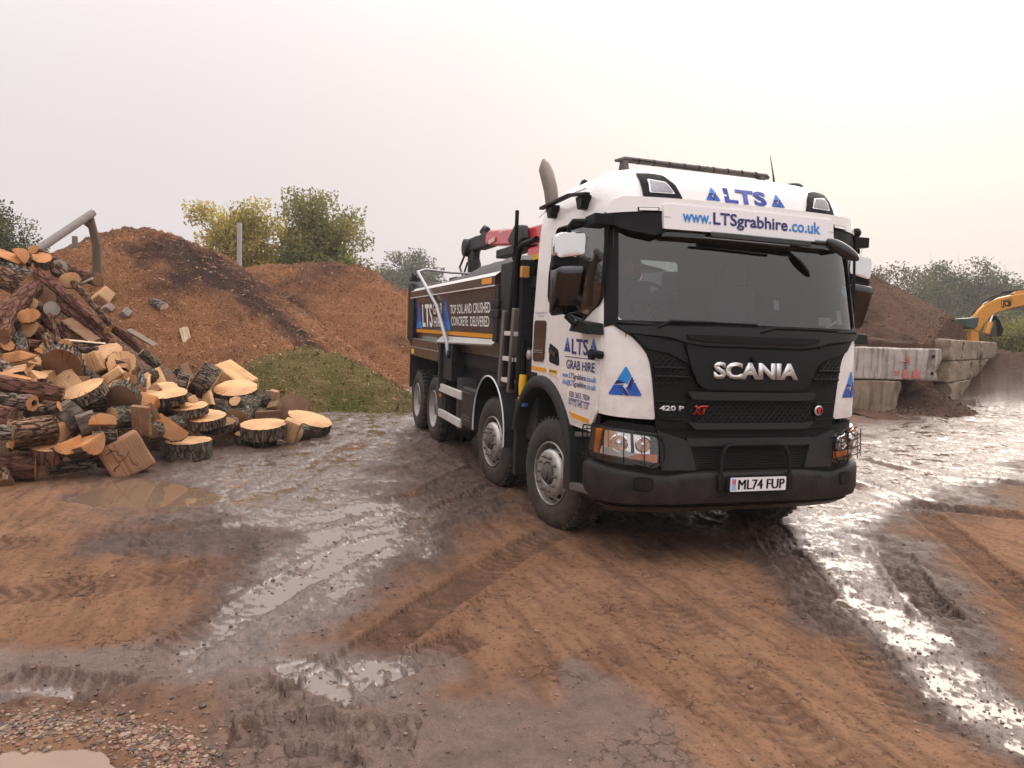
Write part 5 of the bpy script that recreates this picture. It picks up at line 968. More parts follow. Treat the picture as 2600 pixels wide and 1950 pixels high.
def dark_band(o, hf, pxs):
    P = []
    for px, py, r in pxs:
        for D in np.arange(12, 34, .05):
            p = at(px*KS, py*KS, D)
            if p[2] < hf(np.array([p[0]]), np.array([p[1]]))[0]: P.append((p[0], p[1], r)); break
    V = np.array([v.co for v in o.data.vertices])+np.array(o.location); k = sstep(-.5, .6, line_mask(V[:, 0], V[:, 1], P)+.9*fbm(V[:, 0]*1.2, V[:, 1]*1.2, 4)); a = o.data.attributes.new('dark', 'FLOAT', 'POINT'); a.data.foreach_set('value', (k*.9).astype(np.float32))
dark_band(h1, f1, [(345, 530, .9), (430, 560, 1.0), (500, 610, .9), (570, 665, .7), (660, 740, .5)]); dark_band(h2, f2, [(600, 650, .5), (680, 760, .5), (780, 850, .4)])
# chips spilling over the yard edge in front of the heaps
soilm = heap_mat('brown_topsoil', ((.105, .058, .036), (.145, .083, .052), (.19, .115, .075)), (.060, .034, .024), .5)
def depth_lat(X, Y): return (X-CAM[0])*HF[0]+(Y-CAM[1])*HF[1], (X-CAM[0])*HR[0]+(Y-CAM[1])*HR[1]
sideL = lambda D: (2407-1300)/FPX*23.2+(D-23.2)*((2522-1300)/FPX*31.5-(2407-1300)/FPX*23.2)/8.3
def bay(X, Y):
    D, L = depth_lat(X, Y); return (D > 20.85) & (L < sideL(D)-.45)
pk4 = [peak(2185, 688, 27.5, .60, .3), peak(2290, 768, 27.5, .55, .5), peak(2120, 690, 28.5, .6, .6), peak(2390, 828, 27.5, .45, .5)]
h4, f4 = heap('topsoil_heap', 'steep dark brown topsoil heap held by the concrete block walls', 'soil heap', pk4, (pk4[0][:2], 8.0), soilm, .10, rough=(.12, .07), seed=13, clip=bay)
pk5 = [peak(2290, 866, 21.6, .30, .6), peak(2220, 862, 21.3, .35, .5), peak(2350, 868, 22.3, .3, .5)]
h5, f5 = heap('topsoil_bench', 'low shelf of loose reddish soil just above the front concrete block', 'soil heap', pk5, (pk5[0][:2], 2.4), soilm, .06, rough=(.10, .05), seed=17, clip=bay)
pk6 = [peak(2352, 984, 20.6, .60, .2), peak(2290, 1042, 19.6, .35, .3), peak(2215, 1046, 18.8, .3, .4), peak(2420, 1035, 21.0, .3, .4)]
h6, f6 = heap('spilled_soil', 'small cone of spilled soil at the foot of the concrete blocks', 'soil heap', pk6, (pk6[0][:2], 3.2), soilm, .05, rough=(.05, .05), seed=21)
clod_m = [M('clod_brown', (.10, .055, .034), .9, var=.3), M('clod_dark', (.055, .032, .022), .9, var=.3)]
scatter('soil_clods', h4, f4, pk4[0][:2], 6, 9000, .05, clod_m, 8, mask=bay); scatter('soil_clods', h6, f6, pk6[0][:2], 2.6, 5000, .06, clod_m, 9)
# ------------------------------------------------------------------ concrete blocks
def conc(name, col, dark):
    m = bpy.data.materials.new(name); m.use_nodes = True; t = m.node_tree; b = t.nodes['Principled BSDF']; co = N(t, 'ShaderNodeTexCoord').outputs['Object']
    n1 = N(t, 'ShaderNodeTexNoise', _Scale=2.2, _Detail=8.0, _Roughness=.7); K(t, co, n1.inputs['Vector']); mp = N(t, 'ShaderNodeMapping'); mp.inputs['Scale'].default_value = (7, 7, .5); K(t, co, mp.inputs[0]); n2 = N(t, 'ShaderNodeTexNoise', _Scale=1.4, _Detail=6.0); K(t, mp.outputs[0], n2.inputs['Vector']); n3 = N(t, 'ShaderNodeTexNoise', _Scale=38, _Detail=4.0, _Roughness=.7); K(t, co, n3.inputs['Vector'])
    c = N(t, 'ShaderNodeMixRGB', _1=(*col, 1), _2=(*dark, 1)); r = N(t, 'ShaderNodeMapRange', _1=.42, _2=.68, _4=.75); K(t, n1.outputs[0], r.inputs[0]); K(t, r.outputs[0], c.inputs[0])
    c2 = N(t, 'ShaderNodeMixRGB', _2=(.13, .10, .075, 1)); r2 = N(t, 'ShaderNodeMapRange', _1=.46, _2=.66, _4=.85); K(t, n2.outputs[0], r2.inputs[0]); K(t, r2.outputs[0], c2.inputs[0]); K(t, c.outputs[0], c2.inputs[1])
    K(t, c2.outputs[0], b.inputs['Base Color']); b.inputs['Roughness'].default_value = .9; bp = N(t, 'ShaderNodeBump', _Strength=.7, _Distance=.03); K(t, n3.outputs[0], bp.inputs['Height']); K(t, bp.outputs[0], b.inputs['Normal']); return m
cg, ct = conc('grey_concrete', (.50, .455, .42), (.30, .265, .24)), conc('tan_concrete', (.33, .25, .17), (.16, .115, .078))
def rough_box(L, Wd, H, seed, cham=.03, n=(14, 6, 7), amp=.042):
    rs = np.random.RandomState(seed); bm = bmesh.new(); bmesh.ops.create_cube(bm, size=1.0)
    for v in bm.verts: v.co = Vector((v.co.x*L, v.co.y*Wd, v.co.z*H+H/2))
    bmesh.ops.bevel(bm, geom=bm.edges[:], offset=cham, segments=1, affect='EDGES'); bmesh.ops.subdivide_edges(bm, edges=[e for e in bm.edges if e.calc_length() > .25], cuts=6, use_grid_fill=True)
    o = rs.rand(3)*50
    for v in bm.verts:
        p = v.co; d = fbm(np.array([p.x*2.2+o[0]+p.z*1.7]), np.array([p.y*2.2+o[1]+p.z*2.3]), 3)[0]; q = Vector((p.x/L, p.y/Wd, (p.z-H/2)/H)); edge = sorted(map(abs, q))[1] > .40; d += .5*fbm(np.array([p.x*6+o[2]+p.z*5]), np.array([p.y*6+p.z*4]), 3)[0]
        v.co += Vector((np.sign(p.x)*d*amp*(2.2 if edge else 1), np.sign(p.y)*d*amp*(2.2 if edge else 1), d*amp*.8*(p.z > .05)))
    me = bpy.data.meshes.new('block'); bm.to_mesh(me); bm.free(); return me
def block(label, loc, rz, L, Wd, H, mat, seed, tilt=0.0, group=None):
    o = link('concrete_block', rough_box(L, Wd, H, seed), mat, None, 30); o.location = loc; o.rotation_euler = (0, tilt, rz); return tag(o, label, 'concrete block', group)
rzf = math.atan2(HR[1], HR[0]); pA = at(2245, 928, 20.0); 
A_c = pA+HF*.42; bA = block('long grey concrete block with red paint marks, topmost beside the truck', (A_c[0], A_c[1], .845), rzf+math.radians(2), 3.0, .85, .86, cg, 1, math.radians(-.5))
B_c = at(2160, 1000, 20.0)+HF*.45; block('plain concrete block lying under the red-marked grey block', (B_c[0], B_c[1], -.05), rzf+math.radians(1), 2.7, .82, .86, ct, 2)
redw = M('faded_red_spray', (.52, .16, .14), .8, var=.35, vs=20)
def onA(u, v): return tuple(Vector((u, -.448, v)))
m = MB(); a2 = MB()
for pl_ in ([(.42, .50), (.66, .50)], [(.58, .58), (.67, .50), (.58, .42)]): m.tube([onA(u, v) for u, v in pl_], .012, 4)
m.build('painted_arrow', redw, bA, 0)
for pq in ([(.30, .12), (.30, .24), (.40, .25), (.42, .15)], [(.50, .05), (.52, .30), (.60, .30), (.62, .14), (.72, .10), (.70, .05)], [(.78, .05), (.78, .26), (.90, .30), (.98, .20), (.99, .05)], [(.56, .56), (.60, .66), (.66, .60), (.64, .52)]):
    q = MB(); q.prism(pq, 'y', -.452, -.430); q.build('painted_mark', redw, bA, 0)
for z in (.66, .20):
    q = MB(); q.lathe([(0, 0), (.045, 0), (.045, .012), (0, .012)], 14, (1.30, -.468, z), (0, 1, 0)); q.build('lifting_hole', deep, bA, 0)
P0, P1 = at(2407, 1000, 23.2), at(2522, 1000, 31.5); P0[2] = P1[2] = 0; dv = P1-P0; Lw = np.linalg.norm(dv); dv /= Lw; nv = np.array((-dv[1], dv[0], 0)); 
if np.dot(nv, HR) > 0: nv = -nv
rzw = math.atan2(dv[1], dv[0]); cnames = ('bottom', 'middle', 'top'); k = 0
onames = ('nearest', 'second', 'third', 'fourth', 'farthest')
for c_ in range(3):
    offs = (.25, .0, -.12)[c_]
    for j in range(5):
        L_ = Lw/5; ce = P0+dv*(L_*(j+.5)+offs)+nv*(.46+.02*((j*7+c_*3) % 3)); k += 1
        block('%s tan concrete block in the %s course of the soil bay side wall' % (onames[j], cnames[c_]), (ce[0], ce[1], -.03+c_*.69), rzw+math.radians((k*37 % 5-2)*.5), L_-.03, .92, .67, ct, 10+k, 0, 'side wall blocks of the soil bay')
# ------------------------------------------------------------------ trees
def leaf_mat(name, col, tr=.45, var=.35):
    m = bpy.data.materials.new(name); m.use_nodes = True; t = m.node_tree; t.nodes.clear(); o = N(t, 'ShaderNodeOutputMaterial'); d = N(t, 'ShaderNodeBsdfDiffuse'); tl = N(t, 'ShaderNodeBsdfTranslucent'); mi = N(t, 'ShaderNodeMixShader', _0=tr)
    n = N(t, 'ShaderNodeTexNoise', _Scale=.9, _Detail=4.0); K(t, N(t, 'ShaderNodeTexCoord').outputs['Object'], n.inputs['Vector']); c = N(t, 'ShaderNodeMixRGB', _1=(*[v*(1-var) for v in col], 1), _2=(*[v*(1+var) for v in col], 1)); K(t, n.outputs[0], c.inputs[0])
    K(t, c.outputs[0], d.inputs[0]); K(t, c.outputs[0], tl.inputs[0]); K(t, d.outputs[0], mi.inputs[1]); K(t, tl.outputs[0], mi.inputs[2]); K(t, mi.outputs[0], o.inputs[0]); return m
bark_t = M('tree_bark', (.06, .05, .042), .9, var=.3, vs=12, bump=.4, bs=30)
def tree(name, label, cat, base, H, lobes, nl, leaf, mats, seed, clumps=60, spread=.55, group=None, trunk=.14, stems=1, twig=0):
    rs = np.random.RandomState(seed); root = thing(name, label, cat, tuple(base), 0, group); tk = MB(); tops = []
    vol = np.array([a*b*c for (_, _, _, a, b, c) in lobes]); pick = rs.choice(len(lobes), clumps, p=vol/vol.sum()); C = []
    for i in pick:
        x, y, z, a, b, c = lobes[i]; v = rs.randn(3); v /= np.linalg.norm(v); r = rs.rand()**.42; C.append((x+a*v[0]*r, y+b*v[1]*r, z+c*v[2]*r))
    C = np.array(C); zlo = min(l[2]-l[5] for l in lobes)
    for s in range(stems):
        b0 = np.array((rs.uniform(-.3, .3)*(stems > 1), rs.uniform(-.3, .3)*(stems > 1), -.2)); l = lobes[s % len(lobes)]; top = np.array((l[0]*.7, l[1]*.7, l[2]+l[5]*.5)); mid = b0*.5+top*.5+rs.randn(3)*.2*np.array((1, 1, 0))
        tk.tube([b0, b0*.7+mid*.3+rs.randn(3)*.06, mid, mid*.5+top*.5+rs.randn(3)*.1, top], [trunk, trunk*.85, trunk*.6, trunk*.35, trunk*.08], 7); tops.append((b0, mid, top))
    tk.build('trunk', bark_t, root, 60); br = MB()
    for c in C[:max(24, clumps//2)]:
        b0, mid, top = tops[rs.randint(len(tops))]; t = rs.uniform(.15, .9); st = (b0+(mid-b0)*t*2) if t < .5 else (mid+(top-mid)*(t*2-1)); st = np.array(st)
        if st[2] > c[2]: st = b0+(mid-b0)*.8
        br.tube([st, st*.5+c*.5+np.array((0, 0, .12))*np.linalg.norm(c-st)*.5+rs.randn(3)*.1, c, c+(c-st)*.12+rs.randn(3)*.1], [trunk*.35, trunk*.22, trunk*.1, .008], 5, caps=False)
    for k in range(twig):
        c = C[rs.randint(len(C))]; d = (rs.randn(3)*.5+np.array((0, 0, .8)))*spread*2; br.tube([c, c+d*.5, c+d+rs.randn(3)*.1], [.03*spread+.006, .02*spread+.004, .006], 4, caps=False)
    br.build('limbs', bark_t, root, 60)
    per = nl//clumps; n = per*clumps; P = np.repeat(C, per, 0)+np.clip(rs.randn(n, 3), -1.6, 1.6)*spread*np.array((1, 1, .75)); L = leaf*(.6+.8*rs.rand(n)); u = rs.randn(n, 3); u[:, 2] -= .3; u /= np.linalg.norm(u, axis=1)[:, None]; v = np.cross(u, rs.randn(n, 3)); v /= np.linalg.norm(v, axis=1)[:, None]
    V = np.stack([P-u*L[:, None]*.5, P+v*L[:, None]*.28, P+u*L[:, None]*.5, P-v*L[:, None]*.28], 1)
    me = bpy.data.meshes.new('crown'); me.from_pydata(V.reshape(-1, 3).tolist(), [], np.arange(n*4).reshape(-1, 4).tolist()); cm = np.repeat(rs.randint(0, len(mats), clumps), per); me.polygons.foreach_set('material_index', np.where(rs.rand(n) < .75, cm, rs.randint(0, len(mats), n))); link('crown', me, list(mats), root, 0); return root
ly, lg, ld_, lo, lh = leaf_mat('leaf_yellow', (.52, .42, .10), .55), leaf_mat('leaf_green', (.20, .22, .08), .5), leaf_mat('leaf_dark', (.05, .065, .022), .35), leaf_mat('leaf_olive', (.30, .27, .10), .45), leaf_mat('leaf_dull', (.13, .135, .06), .4)
def tb(px, depth, z=0.0): p = at(px, 820, depth); return np.array((p[0], p[1], z))
def lob(*l):  # lobes given in right / away / up metres
    return [(HR[0]*r+HF[0]*f, HR[1]*r+HF[1]*f, u, a, a, c) for r, f, u, a, c in l]
tree('willow_tree', 'thin yellowing tree just left of the taller green tree', 'tree', tb(600, 40), 8.5, lob((0, 0, 5.2, 1.7, 1.9), (-1.3, 0, 6.6, 1.0, 1.1), (.9, .3, 6.9, 1.2, 1.3), (-1.9, 0, 7.3, .5, .5), (.2, 0, 4, 1.8, 1.2)), 19000, .17, (ly, ly, lo), 1, 75, .42, None, .12, 3, 30)
tree('broadleaf_tree', 'tall full green tree behind the wood chip heaps', 'tree', tb(815, 43), 9.8, lob((-.9, 0, 7.6, 1.5, 1.9), (.6, 0, 6.3, 2.2, 2.1), (-.6, 0, 4.2, 2.6, 2.0), (1.8, 0, 4.3, 1.7, 1.6), (-2.2, 0, 4.4, 1.2, 1.6)), 32000, .19, (lg, lg, lo, lo), 2, 130, .48, None, .2, 3, 30)
tree('shrub', 'grey green bush between the yellow tree and the tall green tree', 'bush', tb(690, 41), 4.5, lob((0, 0, 3.0, 1.6, 1.6), (-1.2, 0, 2.4, 1.4, 1.2)), 5000, .18, (ld_, lg), 8, 50, .4, None, .06, 3)
tree('round_tree', 'pale misty round-crowned tree seen behind the tipper tail', 'tree', tb(1035, 160), 18, lob((0, 0, 10.5, 6.8, 6.8), (-3.7, 0, 9.5, 4.5, 5.0), (4.1, 0, 8.2, 4.1, 4.8), (0, 0, 4, 6, 4)), 22000, .55, (lh, ld_), 3, 150, 1.1, None, .4, 2)
tree('dark_tree', 'dark bushy tree at the left edge behind the log pile', 'tree', tb(5, 44), 8.6, lob((-.6, 0, 4.6, 2.6, 3.2), (.7, 0, 5.4, 1.5, 1.6), (1.6, 0, 3.8, 1.2, 1.6), (-1.6, 0, 6.8, 1.7, 1.7)), 19000, .17, (ld_, lh), 4, 120, .42, None, .16, 3, 40)
tree('shrub', 'yellow green bramble bush behind the leaning grey pole', 'bush', tb(165, 30), 3.2, lob((0, 0, 3.0, .9, .8), (.7, 0, 2.6, .9, .8), (-.9, 0, 2.8, .7, .7)), 5000, .11, (lo, ly, lg), 5, 45, .28, None, .04, 4, 20)
RTR = [(2232, 58, 7.0, 'twiggy thin-topped tree right beside the truck cab'), (2320, 62, 7.0, 'sparse twiggy tree above the topsoil heap slope'), (2392, 66, 8.2, 'broad misty tree left of the tallest tree on the right'), (2480, 64, 8.6, 'tallest misty tree on the right above the digger arm'), (2568, 62, 7.2, 'low rounded misty tree near the right edge'), (2655, 60, 6.2, 'misty tree cut off by the right edge')]
for i, (px, d, H, lb) in enumerate(RTR):
    d = d*1.9; H = H*1.95; s = H/8.0; tree('hedge_tree', lb, 'tree', tb(px, d, 0.4), H, lob((0, 0, 5.4*s, 4.0, 2.0*s), (-2.9, .5, 4.2*s, 3.4, 1.8*s), (3.0, -.4, 4.6*s, 3.4, 1.8*s), (0, 0, 2.6*s, 5.2, 1.8*s)), 13000 if i > 1 else 8000, .40, (lh, lh, ld_), 20+i, 95, .95, 'misty trees along the right boundary', .26, 3, 60 if i < 2 else 30)
SHR = [(2230, 40, 'grey green scrub behind the topsoil heap crest'), (2330, 41, 'tall weedy scrub left of the digger bucket'), (2430, 42, 'tall weedy scrub directly behind the digger bucket'), (2530, 42, 'tall weedy scrub behind the digger arm'), (2620, 40, 'tall weedy scrub at the right edge below the digger arm')]
for i, (px, d, lb) in enumerate(SHR): tree('scrub', lb, 'bush', tb(px, d, 1.0), 3, lob((0, 0, 1.3, 1.6, 1.3), (-1.0, 0, 1.1, 1.2, 1.1), (1.0, 0, 1.1, 1.3, 1.1)), 6500, .13, (lo, lg, lh), 40+i, 60, .4, 'scrub behind the soil bay', .04, 5, 15)
# posts and leaning pole behind the logs
def post(label, a, b, r, mat, name='post', cat='post'):
    m = MB(); m.tube([np.zeros(3), (np.array(b)-a)*.5+np.array((.01, .01, 0)), np.array(b)-np.array(a)], [r*1.03, r, r*.97], 12); o = m.build(name, mat, None, 50); o.location = a; return tag(o, label, cat)
grey_wood = M('weathered_wood', (.24, .215, .20), .8, var=.35, vs=9, bump=.5, bs=40); galv = M('galvanised_pole', (.38, .37, .39), .5, metal=.4, var=.15); brown_wood = M('old_post', (.11, .075, .055), .85, var=.35, vs=9, bump=.5, bs=40)
pt = at(608, 566, 26.5); post('upright grey metal pole standing behind the chip heap saddle', (pt[0], pt[1], 1.0), pt, .085, galv, 'metal_pole', 'pole')
pt = at(190, 600, 20.5); post('short weathered fence post behind the log pile', (pt[0], pt[1], 1.2), pt, .075, M('green_post', (.17, .165, .12), .85, var=.3, bump=.4), 'fence_post')
a_, b_ = at(86, 640, 17.0), at(236, 540, 18.5); post('long grey pole leaning up to the broken post above the logs', a_, b_, .095, grey_wood, 'leaning_pole', 'pole')
c_, d_ = at(246, 625, 18.7), at(227, 546, 18.5); bp_ = thing('broken_post', 'broken dark post holding up the end of the leaning pole', 'post', tuple(c_-np.array((0, 0, .9))))
m = MB(); m.tube([(0, 0, 0), c_*0+np.array((0, 0, .9)), d_-c_+np.array((0, 0, .9))], [.11, .105, .09], 10); m.build('post_shaft', brown_wood, bp_, 50)
e_ = at(208, 567, 18.45)-c_+np.array((0, 0, .9)); f_ = at(232, 583, 18.5)-c_+np.array((0, 0, .9)); m = MB(); m.add([tuple(e_), tuple(e_+ZZ*.03), tuple(f_-ZZ*.02), tuple(f_+ZZ*.2), tuple(e_+HF*.06), tuple(e_+ZZ*.03+HF*.06), tuple(f_-ZZ*.02+HF*.1), tuple(f_+ZZ*.2+HF*.1)], [(0, 2, 3, 1), (4, 5, 7, 6), (0, 1, 5, 4), (2, 6, 7, 3), (0, 4, 6, 2), (1, 3, 7, 5)]); m.build('splintered_bracket', M('rusty_iron', (.10, .045, .03), .8, var=.3), bp_, 0)
# thistle stem on the soil heap
q0 = at(2195, 690, 24.4); m = MB(); root = thing('dead_weed', 'thin dead weed stalk standing on the topsoil crest', 'plant', tuple(q0-ZZ*.1)); w = [at(px, py, 24.4)-q0+ZZ*.1 for px, py in ((2195, 690), (2186, 660), (2178, 630), (2176, 618))]; m.tube([np.zeros(3)]+w, [.012, .012, .01, .008, .006], 5)
m.build('stalk', grey_wood, root, 0); m = MB(); rs = np.random.RandomState(5)
for k in range(26):
    b = w[1+k % 3]; d = rs.randn(3)*.12+ZZ*.05; m.tube([b, b+d*.6, b+d], [.005, .004, .008], 4)
m.build('seed_heads', grey_wood, root, 0)
# ------------------------------------------------------------------ digger
dy = M('digger_yellow', (.62, .27, .015), .4, var=.15, coat=.3, dirt=.25, dz=3); ddk = M('digger_dark', (.04, .045, .045), .5, var=.3)
ex0 = at(2640, 800, 31.0); DG = thing('digger', 'orange-yellow tracked digger with its curved arm reaching in from the right', 'digger', (ex0[0], ex0[1], 1.6), math.atan2(HR[1], HR[0]))
org = np.array((ex0[0], ex0[1], 1.6)); rc, rsn = math.cos(-math.atan2(HR[1], HR[0])), math.sin(-math.atan2(HR[1], HR[0]))
def dl(px, py, depth=31.0):
    p = at(px, py, depth)-org; return np.array((p[0]*rc-p[1]*rsn, p[0]*rsn+p[1]*rc, p[2]))
def strip(pts_top, pts_bot, d0, d1):
    n = len(pts_top); m = MB(); P = [dl(*p) for p in pts_top]+[dl(*p) for p in reversed(pts_bot)]; poly = [(p[0], p[2]) for p in P]; m.prism(poly, 'y', d0, d1); return m
B6 = lambda a, b: (2100+a*.33156, 600+b*.33156)
top = [B6(*q) for q in ((1082, 700), (1110, 620), (1150, 560), (1200, 515), (1280, 478), (1400, 450), (1508, 432), (1700, 440), (1800, 520))]; bot = [B6(*q) for q in ((1150, 735), (1190, 670), (1215, 640), (1245, 605), (1300, 580), (1400, 550), (1508, 528), (1650, 560), (1740, 640))]
ar = strip(top, bot, -.16, .16).build('boom', dy, DG, 40, .03)
lm = lambda u, v, o: np.array((u, -.16-o, v)); l0, l1 = dl(*B6(1318, 530)), dl(*B6(1385, 500)); letters('boom_lettering', 'JCB', l0[0], l1[0], l0[2]-.02, .22, deep, .006, ar, .05, mapf=lm)
fr_ = [dl(*B6(*q)) for q in ((1308, 495), (1388, 480), (1390, 520), (1315, 545))]; m = MB(); m.tube([(p[0], -.17, p[2]) for p in fr_], .012, 4, True); m.build('letter_frame', deep, ar, 0)
m = MB(); p0, p1 = dl(*B6(1275, 535)), dl(*B6(1235, 660)); p2 = dl(*B6(1205, 745)); m.tube([p0+np.array((0, -.1, 0)), p1+np.array((0, -.1, 0))], .05, 10); m.build('ram_rod', chrome, DG, 50); m = MB(); m.tube([p1+np.array((0, -.1, 0)), p2+np.array((0, -.1, 0))], .14, 12); m.build('ram_barrel', dy, DG, 50)
m = MB(); m.tube([p0+np.array((0, -.17, 0)), p0+np.array((0, .17, 0))], .09, 12); m.build('pivot_pin', ddk, DG, 50)
m = MB(); m.tube([dl(*B6(*q))+np.array((0, -.12, .03)) for q in ((1190, 530), (1290, 465), (1330, 435), (1420, 425), (1508, 418), (1700, 428))], .035, 6); m.tube([dl(*B6(*q))+np.array((0, .05, .04)) for q in ((1110, 610), (1210, 500), (1310, 455), (1440, 430), (1600, 425))], .03, 6); m.build('boom_hoses', deep, DG, 60)
strip([B6(*q) for q in ((1400, 440), (1440, 420), (1600, 405))], [B6(*q) for q in ((1420, 455), (1460, 440), (1600, 430))], -.1, .1).build('boom_ram', dy, DG, 40, .02)
m = MB(); q0, q1 = dl(*B6(1115, 690)), dl(*B6(1190, 800)); m.prism([(dl(*B6(1085, 690))[0], dl(*B6(1085, 690))[2]), (dl(*B6(1150, 690))[0], dl(*B6(1150, 690))[2]), (dl(*B6(1160, 830))[0], dl(*B6(1160, 830))[2]), (dl(*B6(1100, 830))[0], dl(*B6(1100, 830))[2])], 'y', -.13, .13); m.build('dipper', dy, DG, 40, .02)
tb_ = [B6(*q) for q in ((998, 632), (1112, 622), (1100, 690), (1080, 712), (1010, 690))]; strip(tb_[:2], tb_[2:][::-1], -.5, .5).build('bucket', M('bucket_teal', (.05, .085, .085), .5, metal=.3, var=.4), DG, 40, .02)
m = MB()
for k in range(5): m.tube([dl(*B6(*q))+np.array((0, -.15+.07*k, 0)) for q in ((1270-k*6, 610), (1300-k*5, 650), (1325-k*6, 720), (1305-k*8, 765))], .04, 6)
m.build('quick_hitch_hoses', deep, DG, 60); strip([B6(*q) for q in ((1225, 690), (1270, 640))], [B6(*q) for q in ((1240, 770), (1290, 770))], -.2, .2).build('quick_hitch', ddk, DG, 40, .02)
m = MB(); m.bx(2.0, 4.6, -1.2, 1.2, 1.0, 2.2); m.bx(2.2, 3.6, -1.2, -.2, 2.2, 3.3); m.build('upper_body', dy, DG, 40, .08); m = MB(); m.bx(1.6, 5.0, -1.6, -1.0, 0, .9); m.bx(1.6, 5.0, 1.0, 1.6, 0, .9); m.bx(2.6, 4.0, -1.0, 1.0, .5, 1.0); m.build('tracks', ddk, DG, 40, .2)
# ------------------------------------------------------------------ mist
m = MB(); m.bx(-190, 190, -190, 190, -1.6, 27); hz = m.build('haze', bpy.data.materials.new('mist'), None, 0); tag(hz, kind='stuff'); mm_ = hz.data.materials[0]; mm_.use_nodes = True; t = mm_.node_tree; t.nodes.clear(); o_ = N(t, 'ShaderNodeOutputMaterial'); pv = N(t, 'ShaderNodeVolumePrincipled'); pv.inputs['Color'].default_value = (.96, .94, .92, 1); pv.inputs['Density'].default_value = .0009; pv.inputs['Anisotropy'].default_value = .05; K(t, pv.outputs[0], o_.inputs['Volume'])
# ------------------------------------------------------------------ log pile
def bark_mat(name, col, lich=0.0, sc_=10, bump=1.0):
    m = bpy.data.materials.new(name); m.use_nodes = True; t = m.node_tree; b = t.nodes['Principled BSDF']; co = N(t, 'ShaderNodeTexCoord').outputs['Object']
    mp = N(t, 'ShaderNodeMapping'); mp.inputs['Scale'].default_value = (1, 1, .28); K(t, co, mp.inputs[0]); v = N(t, 'ShaderNodeTexVoronoi', _Scale=sc_*2.2, feature='DISTANCE_TO_EDGE'); n = N(t, 'ShaderNodeTexNoise', _Scale=sc_, _Detail=8.0, _Roughness=.7); K(t, mp.outputs[0], n.inputs['Vector'])
    wv = N(t, 'ShaderNodeVectorMath', operation='MULTIPLY_ADD'); wv.inputs[1].default_value = (.12, .12, .12); K(t, n.outputs['Color'], wv.inputs[0]); K(t, mp.outputs[0], wv.inputs[2]); K(t, wv.outputs[0], v.inputs['Vector'])
    n2 = N(t, 'ShaderNodeTexNoise', _Scale=3.0, _Detail=5.0); K(t, co, n2.inputs['Vector'])
    c = N(t, 'ShaderNodeMixRGB', _1=(*[x*.45 for x in col], 1), _2=(*[x*1.45 for x in col], 1)); r = N(t, 'ShaderNodeMapRange', _1=.33, _2=.68); K(t, n.outputs[0], r.inputs[0]); K(t, r.outputs[0], c.inputs[0])
    c2 = N(t, 'ShaderNodeMixRGB', _1=(*[x*.3 for x in col], 1)); r2 = N(t, 'ShaderNodeMapRange', _1=.0, _2=.12); K(t, v.outputs['Distance'], r2.inputs[0]); K(t, r2.outputs[0], c2.inputs[0]); K(t, c.outputs[0], c2.inputs[2]); out = c2.outputs[0]
    if lich:
        c3 = N(t, 'ShaderNodeMixRGB', _2=(.25, .245, .18, 1)); r3 = N(t, 'ShaderNodeMapRange', _1=.45, _2=.62, _4=lich); K(t, n2.outputs[0], r3.inputs[0]); K(t, r3.outputs[0], c3.inputs[0]); K(t, out, c3.inputs[1]); out = c3.outputs[0]
    K(t, out, b.inputs['Base Color']); b.inputs['Roughness'].default_value = .92; b.inputs['Specular IOR Level'].default_value = .08
    ad = N(t, 'ShaderNodeMath', operation='MULTIPLY_ADD', _1=2.0); K(t, r2.outputs[0], ad.inputs[0]); K(t, n.outputs[0], ad.inputs[2]); bp = N(t, 'ShaderNodeBump', _Strength=bump, _Distance=.02); K(t, ad.outputs[0], bp.inputs['Height']); K(t, bp.outputs[0], b.inputs['Normal']); return m
